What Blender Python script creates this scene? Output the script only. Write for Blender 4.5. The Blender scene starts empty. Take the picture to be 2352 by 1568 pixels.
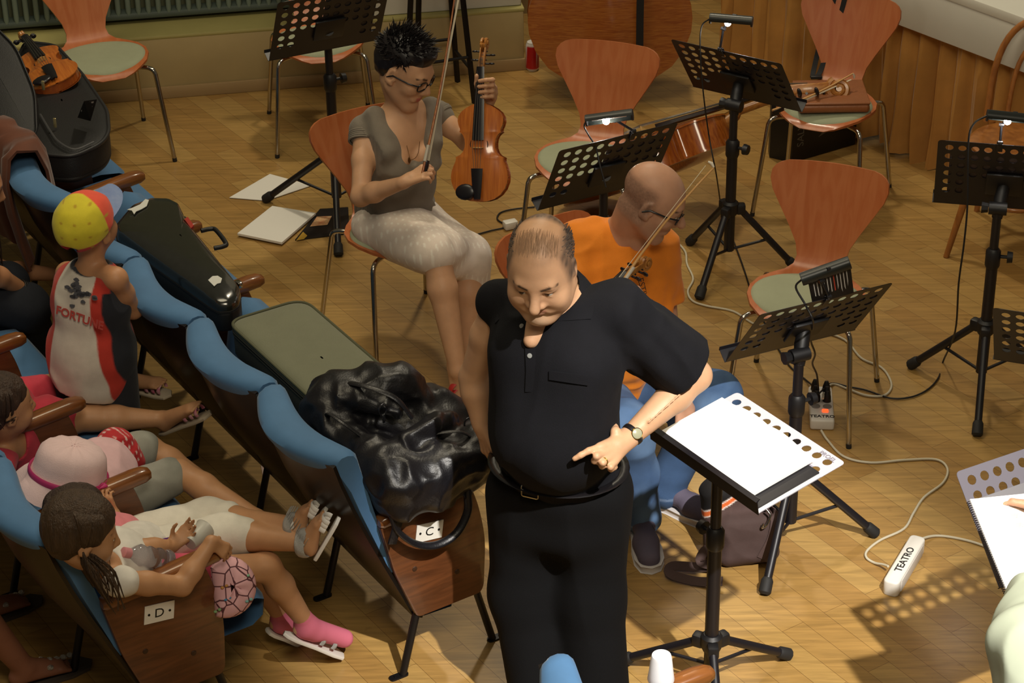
import bpy, bmesh, math, random
import numpy as np
from mathutils import Vector, Matrix
C = bpy.context.scene.collection
SC = bpy.context.scene
R = math.radians
PI = math.pi
# ------------------------------------------------------------------ camera
W_, H_ = 2352, 1568
F_ = 5370.0; TH = R(30.12); ROLL = R(-0.88); CAMZ = 4.6
_fw = np.array([0, math.cos(TH), -math.sin(TH)]); _r0 = np.array([1., 0, 0]); _u0 = np.cross(_r0, _fw)
_r = math.cos(ROLL)*_r0 + math.sin(ROLL)*_u0
_u = -math.sin(ROLL)*_r0 + math.cos(ROLL)*_u0
_o = np.array([0, 0, CAMZ])
cd = bpy.data.cameras.new('camera'); cam = bpy.data.objects.new('camera', cd); C.objects.link(cam)
cd.sensor_width = 36; cd.lens = F_/W_*36; cd.clip_end = 60
M4 = Matrix.Identity(4)
for i in range(3):
    M4[i][0] = _r[i]; M4[i][1] = _u[i]; M4[i][2] = -_fw[i]; M4[i][3] = _o[i]
cam.matrix_world = M4
SC.camera = cam
# ------------------------------------------------------------------ light of the hall
SC.view_settings.view_transform = 'Standard'; SC.view_settings.look = 'None'
SC.view_settings.gamma = 1; SC.view_settings.use_curve_mapping = False
SC.view_settings.exposure = 0.0
w = bpy.data.worlds.new('hall_air'); SC.world = w; w.use_nodes = True
w.node_tree.nodes['Background'].inputs[0].default_value = (1.0, 0.86, 0.62, 1)
w.node_tree.nodes['Background'].inputs[1].default_value = 0.085
def area(name, loc, tgt, size, e, col, sy=None):
    l = bpy.data.lights.new(name, 'AREA'); l.energy = e; l.color = col; l.size = size
    if sy: l.shape = 'RECTANGLE'; l.size_y = sy
    o = bpy.data.objects.new(name, l); C.objects.link(o); o.location = loc
    o.rotation_euler = (Vector(tgt)-Vector(loc)).to_track_quat('-Z', 'Y').to_euler(); return o
def spot(name, loc, tgt, ang, e, col, blend=.15, rad=.05):
    l = bpy.data.lights.new(name, 'SPOT'); l.energy = e; l.color = col; l.spot_size = ang; l.spot_blend = blend; l.shadow_soft_size = rad
    o = bpy.data.objects.new(name, l); C.objects.link(o); o.location = loc
    o.rotation_euler = (Vector(tgt)-Vector(loc)).to_track_quat('-Z', 'Y').to_euler(); return o
area('hall_lamp_row', (-1.2, 7.0, 6.6), (-.3, 8.0, 0), 2.6, 118, (1.0, .86, .60))
area('hall_lamp_row', (0.4, 1.2, 6.4), (0.3, 7.2, 0), 1.6, 138, (1.0, .88, .66))
area('stage_lamp', (0.45, 10.9, 6.2), (0.2, 7.0, 0), .4, 115, (1.0, .88, .66))
spot('stage_spotlight', (2.1, 2.1, 6.0), (0.52, 5.85, 0.0), R(21), 3100, (1.0, .95, .88), .6, .06)

# ------------------------------------------------------------------ helpers: pixels of the photo -> points on a known plane
def ray(px, py):
    d = _fw*F_ + _r*(px-W_/2) - _u*(py-H_/2); return d
def G(px, py, z=0.0):
    d = ray(px, py); return Vector(_o + d*((z-CAMZ)/d[2]))
def V(px, py, Y):
    d = ray(px, py); return Vector(_o + d*(Y/d[1]))
# ------------------------------------------------------------------ materials
def lin(c):
    if isinstance(c, str): c = [int(c[i:i+2], 16)/255 for i in (0, 2, 4)]
    else: c = [x/255 for x in c[:3]]
    return tuple([(x/12.92 if x <= .04045 else ((x+.055)/1.055)**2.4) for x in c] + [1])
MATS = {}
def mat(name, col, rough=.5, metal=0, spec=.5, noise=0, nscale=8, bump=0, bscale=40, coat=0, sheen=0, stretch=(1,1,1), sss=0, alpha=None, trans=0, emit=None, estr=0, col2=None):
    if name in MATS: return MATS[name]
    m = bpy.data.materials.new(name); m.use_nodes = True; nt = m.node_tree; N = nt.nodes; L = nt.links
    b = N['Principled BSDF']; b.inputs['Base Color'].default_value = lin(col)
    b.inputs['Roughness'].default_value = rough; b.inputs['Metallic'].default_value = metal
    b.inputs['Specular IOR Level'].default_value = spec; b.inputs['Coat Weight'].default_value = coat
    b.inputs['Coat Roughness'].default_value = .12
    b.inputs['Sheen Weight'].default_value = sheen; b.inputs['Sheen Roughness'].default_value = .4
    if sss: b.inputs['Subsurface Weight'].default_value = sss; b.inputs['Subsurface Radius'].default_value = (.012, .005, .003); b.inputs['Subsurface Scale'].default_value = 1
    if trans: b.inputs['Transmission Weight'].default_value = trans
    if emit: b.inputs['Emission Color'].default_value = lin(emit); b.inputs['Emission Strength'].default_value = estr
    if noise or bump or col2:
        tc = N.new('ShaderNodeTexCoord'); mp = N.new('ShaderNodeMapping'); mp.inputs['Scale'].default_value = stretch
        L.new(tc.outputs['Object'], mp.inputs['Vector'])
    if noise or col2:
        nz = N.new('ShaderNodeTexNoise'); nz.inputs['Scale'].default_value = nscale; nz.inputs['Detail'].default_value = 6; nz.inputs['Roughness'].default_value = .6
        L.new(mp.outputs['Vector'], nz.inputs['Vector'])
        rp = N.new('ShaderNodeValToRGB'); c = lin(col)
        if col2: ca, cb = c, lin(col2)
        else:
            ca = tuple([x*(1-noise) for x in c[:3]]+[1]); cb = tuple([min(1, x*(1+noise)) for x in c[:3]]+[1])
        rp.color_ramp.elements[0].color = ca; rp.color_ramp.elements[1].color = cb
        rp.color_ramp.elements[0].position = .32; rp.color_ramp.elements[1].position = .68
        L.new(nz.outputs['Fac'], rp.inputs['Fac']); L.new(rp.outputs['Color'], b.inputs['Base Color'])
    if bump:
        nb = N.new('ShaderNodeTexNoise'); nb.inputs['Scale'].default_value = bscale; nb.inputs['Detail'].default_value = 4
        L.new(mp.outputs['Vector'], nb.inputs['Vector'])
        bp = N.new('ShaderNodeBump'); bp.inputs['Strength'].default_value = bump; bp.inputs['Distance'].default_value = .01
        L.new(nb.outputs['Fac'], bp.inputs['Height']); L.new(bp.outputs['Normal'], b.inputs['Normal'])
    MATS[name] = m; return m
def vcol_mat(name, rough=.5, sss=0, bump=0, bscale=200, spec=.4, sheen=0, noise=.06):
    """surface whose own colours (print, skin tone, dye) are stored per vertex"""
    if name in MATS: return MATS[name]
    m = bpy.data.materials.new(name); m.use_nodes = True; nt = m.node_tree; N = nt.nodes; L = nt.links
    b = N['Principled BSDF']; b.inputs['Roughness'].default_value = rough; b.inputs['Specular IOR Level'].default_value = spec
    b.inputs['Sheen Weight'].default_value = sheen
    a = N.new('ShaderNodeAttribute'); a.attribute_name = 'Col'
    tc = N.new('ShaderNodeTexCoord'); nz = N.new('ShaderNodeTexNoise'); nz.inputs['Scale'].default_value = 30; nz.inputs['Detail'].default_value = 5
    L.new(tc.outputs['Object'], nz.inputs['Vector'])
    mr = N.new('ShaderNodeMapRange'); mr.inputs[1].default_value = .3; mr.inputs[2].default_value = .7; mr.inputs[3].default_value = 1-noise; mr.inputs[4].default_value = 1+noise
    L.new(nz.outputs['Fac'], mr.inputs[0])
    mx = N.new('ShaderNodeMix'); mx.data_type = 'RGBA'; mx.blend_type = 'MULTIPLY'; mx.inputs[0].default_value = 1
    L.new(a.outputs['Color'], mx.inputs[6]); L.new(mr.outputs[0], mx.inputs[7]); L.new(mx.outputs[2], b.inputs['Base Color'])
    if sss: b.inputs['Subsurface Weight'].default_value = sss; b.inputs['Subsurface Radius'].default_value = (.010, .004, .002); b.inputs['Subsurface Scale'].default_value = 1
    if bump:
        nb = N.new('ShaderNodeTexNoise'); nb.inputs['Scale'].default_value = bscale; nb.inputs['Detail'].default_value = 3
        L.new(tc.outputs['Object'], nb.inputs['Vector'])
        bp = N.new('ShaderNodeBump'); bp.inputs['Strength'].default_value = bump; bp.inputs['Distance'].default_value = .004
        L.new(nb.outputs['Fac'], bp.inputs['Height']); L.new(bp.outputs['Normal'], b.inputs['Normal'])
    MATS[name] = m; return m
def wood(name, c1, c2, rough=.4, scale=6, stretch=(1, 14, 1), coat=0, bump=.04):
    if name in MATS: return MATS[name]
    m = bpy.data.materials.new(name); m.use_nodes = True; nt = m.node_tree; N = nt.nodes; L = nt.links
    b = N['Principled BSDF']; b.inputs['Roughness'].default_value = rough; b.inputs['Coat Weight'].default_value = coat; b.inputs['Coat Roughness'].default_value = .1
    tc = N.new('ShaderNodeTexCoord'); mp = N.new('ShaderNodeMapping'); mp.inputs['Scale'].default_value = stretch
    L.new(tc.outputs['Object'], mp.inputs['Vector'])
    nz = N.new('ShaderNodeTexNoise'); nz.inputs['Scale'].default_value = scale; nz.inputs['Detail'].default_value = 8; nz.inputs['Distortion'].default_value = 1.2
    L.new(mp.outputs['Vector'], nz.inputs['Vector'])
    rp = N.new('ShaderNodeValToRGB'); rp.color_ramp.elements[0].color = lin(c1); rp.color_ramp.elements[1].color = lin(c2)
    rp.color_ramp.elements[0].position = .35; rp.color_ramp.elements[1].position = .65
    L.new(nz.outputs['Fac'], rp.inputs['Fac']); L.new(rp.outputs['Color'], b.inputs['Base Color'])
    bp = N.new('ShaderNodeBump'); bp.inputs['Strength'].default_value = bump; bp.inputs['Distance'].default_value = .004
    L.new(nz.outputs['Fac'], bp.inputs['Height']); L.new(bp.outputs['Normal'], b.inputs['Normal'])
    MATS[name] = m; return m
# ------------------------------------------------------------------ mesh helpers
def rotz(a): return Matrix.Rotation(a, 3, 'Z')
def v3(p): return Vector(p)
class MB:
    """collects shapes into one mesh object"""
    def __init__(s): s.v = []; s.f = []; s.m = []; s.sh = []
    def add(s, vs, fs, mi=0):
        o = len(s.v); s.v += [tuple(p) for p in vs]; s.f += [tuple(i+o for i in f) for f in fs]; s.m += [mi]*len(fs); return s
    def box(s, c, size, rot=None, bev=0, mi=0, seg=2):
        bm = bmesh.new(); bmesh.ops.create_cube(bm, size=1)
        for v in bm.verts: v.co = Vector((v.co.x*size[0], v.co.y*size[1], v.co.z*size[2]))
        if bev: bmesh.ops.bevel(bm, geom=bm.edges[:], offset=min(bev, min(size)*.48), segments=seg, profile=.5, affect='EDGES')
        return s.bm(bm, rot, c, mi)
    def bm(s, bm, rot=None, c=(0, 0, 0), mi=0):
        bm.verts.index_update(); c = Vector(c)
        vs = [(rot @ v.co if rot else v.co) + c for v in bm.verts]
        s.add(vs, [[v.index for v in f.verts] for f in bm.faces], mi); bm.free(); return s
    def tube(s, pts, r, seg=8, caps=True, mi=0, flat=1.0, up=None):
        pts = [Vector(p) for p in pts]; n = len(pts)
        rs = list(r) if hasattr(r, '__len__') else [r]*n
        T = []
        for i in range(n):
            a = pts[max(0, i-1)]; b = pts[min(n-1, i+1)]; d = b-a
            T.append(d.normalized() if d.length > 1e-9 else Vector((0, 0, 1)))
        u = Vector(up) if up else (Vector((0, 0, 1)) if abs(T[0].z) < .9 else Vector((1, 0, 0)))
        vs = []; fs = []
        for i in range(n):
            u = (u - T[i]*u.dot(T[i]));
            if u.length < 1e-6: u = T[i].orthogonal()
            u.normalize(); w_ = T[i].cross(u)
            for k in range(seg):
                a = 2*PI*k/seg
                vs.append(pts[i] + (u*math.cos(a)*flat + w_*math.sin(a))*rs[i])
        for i in range(n-1):
            for k in range(seg):
                k2 = (k+1) % seg
                fs.append((i*seg+k, i*seg+k2, (i+1)*seg+k2, (i+1)*seg+k))
        if caps:
            fs.append(tuple(range(seg))[::-1]); fs.append(tuple(range((n-1)*seg, n*seg)))
        return s.add(vs, fs, mi)
    def lathe(s, prof, seg=16, mtx=None, mi=0, caps=True):
        """prof: (radius, z) list"""
        vs = []; fs = []; n = len(prof)
        for r_, z in prof:
            for k in range(seg):
                a = 2*PI*k/seg; p = Vector((r_*math.cos(a), r_*math.sin(a), z)); vs.append(mtx @ p if mtx else p)
        for i in range(n-1):
            for k in range(seg):
                k2 = (k+1) % seg; fs.append((i*seg+k, i*seg+k2, (i+1)*seg+k2, (i+1)*seg+k))
        if caps: fs.append(tuple(range(seg))[::-1]); fs.append(tuple(range((n-1)*seg, n*seg)))
        return s.add(vs, fs, mi)
    def prism(s, poly, z0, z1, mtx=None, mi=0, bev=0):
        """2-D outline (ccw) extruded z0..z1, with an optional rounded rim"""
        n = len(poly); rings = []
        if bev:
            def ins(d):
                out = []
                for i in range(n):
                    a = Vector(poly[i-1]); b = Vector(poly[i]); c = Vector(poly[(i+1) % n])
                    e1 = (b-a).normalized() if (b-a).length > 1e-9 else Vector((1, 0)); e2 = (c-b).normalized() if (c-b).length > 1e-9 else e1
                    nn = Vector((-e1.y-e2.y, e1.x+e2.x)); nn = nn.normalized() if nn.length > 1e-6 else Vector((-e1.y, e1.x))
                    out.append(b+nn*d)
                return out
            rings = [(ins(bev), z0), (ins(bev*.3), z0+bev*.3), (poly, z0+bev), (poly, z1-bev), (ins(bev*.3), z1-bev*.3), (ins(bev), z1)]
        else: rings = [(poly, z0), (poly, z1)]
        vs = []; fs = []
        for pl, z in rings:
            for p in pl: q = Vector((p[0], p[1], z)); vs.append(mtx @ q if mtx else q)
        for i in range(len(rings)-1):
            for k in range(n):
                k2 = (k+1) % n; fs.append((i*n+k, i*n+k2, (i+1)*n+k2, (i+1)*n+k))
        fs.append(tuple(range(n))[::-1]); fs.append(tuple(range((len(rings)-1)*n, len(rings)*n)))
        return s.add(vs, fs, mi)
    def grid(s, P, mi=0, closed_u=False, closed_v=False, thick=0):
        """P[i][j] points; optional thickness along normals"""
        P = np.array(P, float); n, m = P.shape[:2]
        def faces(o, flip=False):
            out = []
            for i in range(n if closed_u else n-1):
                for j in range(m if closed_v else m-1):
                    i2 = (i+1) % n; j2 = (j+1) % m
                    q = (o+i*m+j, o+i2*m+j, o+i2*m+j2, o+i*m+j2); out.append(q[::-1] if flip else q)
            return out
        if not thick: return s.add(P.reshape(-1, 3), faces(0), mi)
        du = np.gradient(P, axis=0); dv = np.gradient(P, axis=1); N = np.cross(du, dv); N /= np.linalg.norm(N, axis=2, keepdims=True)+1e-12
        Q = P - N*thick
        vs = list(P.reshape(-1, 3))+list(Q.reshape(-1, 3)); k = n*m
        fs = faces(0)+faces(k, True)
        bd = [(i, 0) for i in range(n)]+[(n-1, j) for j in range(1, m)]+[(i, m-1) for i in range(n-2, -1, -1)]+[(0, j) for j in range(m-2, 0, -1)]
        for a in range(len(bd)):
            p = bd[a]; q = bd[(a+1) % len(bd)]; ia = p[0]*m+p[1]; ib = q[0]*m+q[1]
            fs.append((ib, ia, ia+k, ib+k))
        return s.add(vs, fs, mi)
    def ell(s, c, r, rot=None, seg=16, ring=10, mi=0):
        bm = bmesh.new(); bmesh.ops.create_uvsphere(bm, u_segments=seg, v_segments=ring, radius=1)
        for v in bm.verts: v.co = Vector((v.co.x*r[0], v.co.y*r[1], v.co.z*r[2]))
        return s.bm(bm, rot, c, mi)
    def build(s, name, mats, parent=None, smooth=40, world=False):
        me = bpy.data.meshes.new(name); me.from_pydata(s.v, [], s.f)
        mats = mats if isinstance(mats, (list, tuple)) else [mats]
        for m in mats: me.materials.append(m)
        if len(mats) > 1: me.polygons.foreach_set('material_index', s.m)
        bm = bmesh.new(); bm.from_mesh(me); bmesh.ops.recalc_face_normals(bm, faces=bm.faces[:]); bm.to_mesh(me); bm.free()
        if smooth:
            me.polygons.foreach_set('use_smooth', [True]*len(me.polygons)); me.set_sharp_from_angle(angle=R(smooth))
        me.update()
        return link(me, name, parent, world)
def link(me, name, parent=None, world=False):
    o = bpy.data.objects.new(name, me); C.objects.link(o)
    if parent:
        o.parent = parent
        if world:
            q = parent
            off = Matrix.Identity(4)
            while q: off = (Matrix.LocRotScale(q.location, q.rotation_euler, q.scale)) @ off; q = q.parent
            o.matrix_local = off.inverted()
    return o
def tag(o, label, cat, group=None, kind=None):
    o['label'] = label; o['category'] = cat
    if group: o['group'] = group
    if kind: o['kind'] = kind
    return o
def empty(name, loc, rz, label, cat, group=None, rot=None):
    o = bpy.data.objects.new(name, None); C.objects.link(o); o.location = loc
    o.rotation_euler = rot if rot else (0, 0, rz); o.empty_display_size = .1
    return tag(o, label, cat, group)
def dup(root, loc, rz, label, group=None):
    r_ = root.copy(); C.objects.link(r_); r_.location = loc; r_.rotation_euler = (0, 0, rz); r_['label'] = label
    if group: r_['group'] = group
    for ch in list(root.children):
        c = ch.copy(); C.objects.link(c); c.parent = r_
        for g in list(ch.children):
            d = g.copy(); C.objects.link(d); d.parent = c
    return r_
def struct(o): o['kind'] = 'structure'; return o
def text_mesh(name, body, size, m, mtx, parent=None, world=False, ext=.0004, bold=0, sx=1.0):
    cu = bpy.data.curves.new(name, 'FONT'); cu.body = body; cu.size = size; cu.extrude = ext; cu.align_x = 'CENTER'; cu.align_y = 'CENTER'; cu.offset = bold; cu.resolution_u = 3
    ob = bpy.data.objects.new(name+'_src', cu); C.objects.link(ob)
    dg = bpy.context.evaluated_depsgraph_get(); dg.update()
    me = bpy.data.meshes.new_from_object(ob.evaluated_get(dg)); bpy.data.objects.remove(ob); bpy.data.curves.remove(cu)
    me.name = name; me.materials.clear(); me.materials.append(m)
    me.transform(Matrix.Diagonal((sx, 1, 1, 1))); me.transform(mtx)
    return link(me, name, parent, world)
def frame(o, x, z):
    """4x4 frame: origin, x axis, approx z axis"""
    x = Vector(x).normalized(); z = Vector(z); y = z.cross(x).normalized(); z = x.cross(y)
    m = Matrix.Identity(4)
    for i in range(3): m[i][0] = x[i]; m[i][1] = y[i]; m[i][2] = z[i]; m[i][3] = o[i]
    return m
def spline(pts, n=8):
    """Catmull-Rom through the points"""
    P = [Vector(p) for p in pts]; P = [P[0]*2-P[1]]+P+[P[-1]*2-P[-2]]; out = []
    for i in range(1, len(P)-2):
        for k in range(n):
            t = k/n; a, b, c, d = P[i-1:i+3]
            out.append(.5*((2*b)+(c-a)*t+(2*a-5*b+4*c-d)*t*t+(3*b-a-3*c+d)*t**3))
    out.append(P[-2]); return out
def round_poly(pts, r, seg=5):
    """rounded 2-D polygon; r one value or per corner"""
    n = len(pts); out = []
    for i in range(n):
        p = Vector(pts[i]); a = (Vector(pts[i-1])-p); b = (Vector(pts[(i+1) % n])-p); ri = r[i] if hasattr(r, '__len__') else r
        if ri <= 0: out.append(tuple(p)); continue
        d = min(ri, a.length*.49, b.length*.49); s = p+a.normalized()*d; e = p+b.normalized()*d
        for k in range(seg+1):
            t = k/seg; q = s*(1-t)**2+p*2*t*(1-t)+e*t*t; out.append((q.x, q.y))
    return out
# ================================================================== THE SETTING
def floor_mat():
    m = bpy.data.materials.new('oak_planks'); m.use_nodes = True; nt = m.node_tree; N = nt.nodes; L = nt.links
    b = N['Principled BSDF']; b.inputs['Roughness'].default_value = .36; b.inputs['Coat Weight'].default_value = .25; b.inputs['Coat Roughness'].default_value = .22
    tc = N.new('ShaderNodeTexCoord'); mp = N.new('ShaderNodeMapping'); mp.inputs['Rotation'].default_value = (0, 0, R(56.5))
    L.new(tc.outputs['Object'], mp.inputs['Vector'])
    br = N.new('ShaderNodeTexBrick'); br.offset = .37; br.inputs['Scale'].default_value = 1
    br.inputs['Brick Width'].default_value = .85; br.inputs['Row Height'].default_value = .088; br.inputs['Mortar Size'].default_value = .0009; br.inputs['Mortar Smooth'].default_value = .3
    br.inputs['Color1'].default_value = lin('ac8a50'); br.inputs['Color2'].default_value = lin('9c763f'); br.inputs['Mortar'].default_value = lin('6e4e28'); br.inputs['Bias'].default_value = -.12
    L.new(mp.outputs['Vector'], br.inputs['Vector'])
    m2 = N.new('ShaderNodeMapping'); m2.inputs['Rotation'].default_value = (0, 0, R(56.5)); m2.inputs['Scale'].default_value = (2.2, 26, 1); L.new(tc.outputs['Object'], m2.inputs['Vector'])
    nz = N.new('ShaderNodeTexNoise'); nz.inputs['Scale'].default_value = 2.2; nz.inputs['Detail'].default_value = 9; nz.inputs['Distortion'].default_value = .8; L.new(m2.outputs['Vector'], nz.inputs['Vector'])
    mr = N.new('ShaderNodeMapRange'); mr.inputs[1].default_value = .28; mr.inputs[2].default_value = .75; mr.inputs[3].default_value = .74; mr.inputs[4].default_value = 1.18; L.new(nz.outputs['Fac'], mr.inputs[0])
    mx = N.new('ShaderNodeMix'); mx.data_type = 'RGBA'; mx.blend_type = 'MULTIPLY'; mx.inputs[0].default_value = 1
    L.new(br.outputs['Color'], mx.inputs[6]); L.new(mr.outputs[0], mx.inputs[7])
    # wear: small dark scuffs and knots
    n3 = N.new('ShaderNodeTexNoise'); n3.inputs['Scale'].default_value = 9; n3.inputs['Detail'].default_value = 3; L.new(tc.outputs['Object'], n3.inputs['Vector'])
    r3 = N.new('ShaderNodeMapRange'); r3.inputs[1].default_value = .70; r3.inputs[2].default_value = .78; r3.inputs[3].default_value = 0; r3.inputs[4].default_value = .55; L.new(n3.outputs['Fac'], r3.inputs[0])
    m3 = N.new('ShaderNodeMix'); m3.data_type = 'RGBA'; L.new(r3.outputs[0], m3.inputs[0]); L.new(mx.outputs[2], m3.inputs[6]); m3.inputs[7].default_value = lin('5a3a1c')
    L.new(m3.outputs[2], b.inputs['Base Color'])
    bp = N.new('ShaderNodeBump'); bp.inputs['Strength'].default_value = .12; bp.inputs['Distance'].default_value = .003; L.new(br.outputs['Fac'], bp.inputs['Height']); bp.invert = True; L.new(bp.outputs['Normal'], b.inputs['Normal'])
    return m
struct(MB().box((0, 6.4, -.05), (11, 12.4, .1)).build('floor', floor_mat(), smooth=0))
WA = Vector((-1.933, 10.268, 0)); WD = Vector((2.015, .323, 0)).normalized(); WN = Vector((-WD.y, WD.x, 0))   # wall line, direction into the wall
WR = Matrix((WD, WN, (0, 0, 1))).transposed()
def wl(s, d, z): return WA + WD*s + WN*d + Vector((0, 0, z))
M_dado = mat('beige_dado_paint', 'a89468', .6, noise=.07, nscale=3)
M_ledge = mat('olive_ledge_paint', 'a59c62', .55, noise=.06, nscale=4)
M_white = mat('white_wall_paint', 'cfcdc4', .6, noise=.03, nscale=2)
struct(MB().box(wl(-.98, .11, .15), (6.04, .22, .30), WR, .006).build('wall_back', M_dado))
struct(MB().box(wl(-.98, .13, .308), (6.05, .26, .022), WR, .008).build('trim_1', M_ledge))
struct(MB().box(wl(-1.3, .32, 1.6), (5.1, .12, 3.2), WR).build('wall_niche', mat('dark_niche_paint', '66684e', .7)))
struct(MB().box(wl(1.62, .20, 1.8), (.83, .34, 2.96), WR, .01).build('wall_pier', M_white))
struct(MB().box(wl(-.98, -.008, .03), (6.06, .016, .06), WR, .004).build('baseboard_back', mat('tan_baseboard', '9b815a', .5)))
struct(MB().box(wl(3.2, .75, .16), (3.2, .1, .32), WR).build('wall_recess', M_dado))
struct(MB().box(wl(3.2, .76, 1.9), (3.2, .12, 3.16), WR).build('wall_recess_upper', M_white))
struct(MB().box(wl(2.07, .45, 1.75), (.06, .5, 2.85), WR, .005).build('trim_2', M_white))
# radiator of cast columns
rad = empty('radiator', wl(-.4, .17, .34), 0, 'grey green column radiator in the wall niche behind the green padded chairs', 'radiator', rot=(0, 0, math.atan2(WD.y, WD.x)))
M_rad = mat('radiator_enamel', '74837a', .45, noise=.05)
s = -2.6
k = 0
while s < 1.58:
    b = MB()
    b.tube([(s, 0, .02), (s, 0, .05), (s, 0, .75), (s, 0, .8)], [.008, .0135, .0135, .008], 10)
    b.tube([(s, .055, .02), (s, .055, .05), (s, .055, .75), (s, .055, .8)], [.008, .0135, .0135, .008], 8)
    b.build('column', M_rad, rad); s += .0478
b = MB(); b.box((-.5, .03, .02), (4.25, .08, .035), bev=.012); b.box((-.5, .03, .80), (4.25, .08, .04), bev=.012); b.build('header', mat('radiator_header_enamel', '4f5a54', .5), rad)
b = MB()
for q in (-2.2, 1.4): b.box((q, .03, -.008), (.05, .06, .026), bev=.004)
b.build('foot', M_rad, rad)
# stage: white fascia with a gathered curtain under it
CP = Vector((1.859, 9.354, 0)); CD = Vector((.637, -.771, 0)).normalized(); CN = Vector((-CD.y, CD.x, 0))  # CN points to the stage
CR = Matrix((CD, CN, (0, 0, 1))).transposed()
def cl(s, d, z): return CP + CD*s + CN*d + Vector((0, 0, z))
struct(MB().box(cl(.6, .20, .74), (3.9, .40, .20), CR, .004).build('stage_fascia', M_white))
struct(MB().box(cl(.6, 1.3, .86), (3.95, 2.62, .045), CR, .006).build('stage_top', mat('white_stage_board', 'd6d4ca', .6, noise=.02)))
struct(MB().box(cl(.6, 1.6, .32), (3.9, .05, .64), CR).build('stage_back_board', mat('dark_board', '2a2118', .8)))
rng = random.Random(4)
P = []; s = -1.42; ph = 0
cols = []
while s < 1.75:
    ph += rng.uniform(.32, .70); cols.append((s, ph, rng.uniform(.6, 1.25))); s += .0085
for i in range(17):
    f = i/16; z = .012 + f*.655
    row = []
    for s, ph, am in cols:
        amp = .046*(1-.62*f**2)*am
        off = math.sin(ph)*amp + .014*math.sin(ph*.37+1.3) + (.012*math.sin(s*31+z*9))*(1-f)
        row.append(cl(s + .010*math.sin(ph*.5)*(1-f), .07+off, z + .016*math.sin(ph*.21)*(1-f)))
    P.append(row)
cu = MB().grid(P).build('stage_curtain', mat('golden_brown_velvet', 'b8843f', .8, noise=.12, nscale=6, sheen=.35), smooth=80)
tag(cu, 'golden brown gathered curtain hanging under the white stage front', 'curtain')
# ================================================================== PLYWOOD CHAIRS
M_ply = wood('orange_plywood', 'ae6034', 'b86e42', .36, 3.2, (9, 4, .8), coat=.15, bump=.01)
M_edge = mat('plywood_edge', 'b5532c', .4)
M_pad = mat('sage_green_upholstery', '969b80', .85, noise=.05, bump=.15, bscale=300)
M_chrome = mat('chrome_tube', 'b9b4ab', .16, 1)
M_rub = mat('black_rubber', '1b1a1a', .7)
def chair_profile():
    #            y     z    half-width
    K = [(-.213, .432, .052), (-.206, .441, .095), (-.185, .450, .135), (-.14, .455, .178), (-.07, .456, .208), (0, .453, .215), (.07, .451, .200), (.125, .452, .165), (.168, .458, .122), (.200, .475, .098), (.222, .505, .091), (.240, .55, .102), (.262, .61, .135), (.287, .68, .178), (.305, .735, .210), (.318, .775, .222), (.327, .805, .219), (.332, .822, .206), (.335, .832, .188), (.3365, .838, .160)]
    return K
def chair_shell(pad=False):
    K = chair_profile(); P = []
    for i, (y, z, hw) in enumerate(K):
        row = []
        for j in range(17):
            u = -1+2*j/16; x = u*hw
            by = -.55*max(0, min(1, (z-.50)/.12))*x*x; bz = .0
            if z < .47: bz = .25*x*x
            if i >= 17: bz = .006*(1-(x/.2)**2)
            row.append((x, y+by, z+bz))
        P.append(row)
    return P
def make_chair(name, label, group):
    t = empty(name, (0, 0, 0), 0, label, 'chair', group)
    MB().grid(chair_shell(), thick=.011).build('plywood_shell', M_ply, t, 50)
    # padded disc on the seat
    P = []
    for r_, dz in ((0, .024), (.4, .0245), (.75, .0235), (.9, .020), (.965, .014), (.985, .004), (.97, -.004)):
        row = []
        for k in range(40):
            a = 2*PI*k/40; x = .206*r_*math.cos(a); y = -.022+.182*r_*math.sin(a)
            row.append((x, y, .4545+.25*x*x + dz - (0.012*max(0, (-y-.13)/.07)**2 if y < -.13 else 0)))
        P.append(row)
    MB().grid(P, closed_v=True).build('seat_pad', M_pad, t, 60)
    for sx, fy, ty, by in ((-1, -.24, -.06, -.165), (1, -.24, -.06, -.165), (-1, .25, .05, .17), (1, .25, .05, .17)):
        pts = [(sx*.04, ty, .434), (sx*.165, by*.86, .436)] + [p for p in spline([(sx*.178, by*.93, .4355), (sx*.193, by*1.02, .428), (sx*.2005, by*1.07, .41)], 4)] + [(sx*.2345, fy, .012)]
        o = MB().tube(pts, .0100, 10).build('leg', M_chrome, t, 60)
        MB().tube([(sx*.2338, fy*.998, .018), (sx*.2352, fy, .0)], .0105, 10).build('rubber_foot', M_rub, o)
    o = MB().lathe([(.0, .424), (.075, .425), (.08, .43), (.075, .4425), (0, .443)], 20).build('seat_plate', M_rub, t)
    return t
GC = 'orange plywood chairs with green seat pads'
chA = make_chair('plywood_chair', 'orange plywood chair standing at the radiator, left of the other chairs', GC); chA.location = (-1.83, 9.73, 0); chA.rotation_euler[2] = R(24)
dup(chA, (-.86, 9.90, 0), R(9), 'orange plywood chair half hidden behind the music stand by the radiator')
dup(chA, (-.43, 8.0, 0), R(29), 'plywood chair the woman with the violin sits on')
dup(chA, (.32, 8.60, 0), R(-18), 'empty plywood chair in front of the double bass')
dup(chA, (1.355, 9.10, 0), R(-24), 'plywood chair with a violin and brown case on its seat, by the curtain')
dup(chA, (1.075, 7.43, 0), R(-20), 'empty plywood chair behind the lamp stand with the black leaflet')
dup(chA, (.30, 7.05, 0), R(38), 'plywood chair under the man in the orange shirt')
dup(chA, (2.25, 7.42, 0), R(-70), 'plywood chair at the right edge with only its legs in view')
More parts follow.
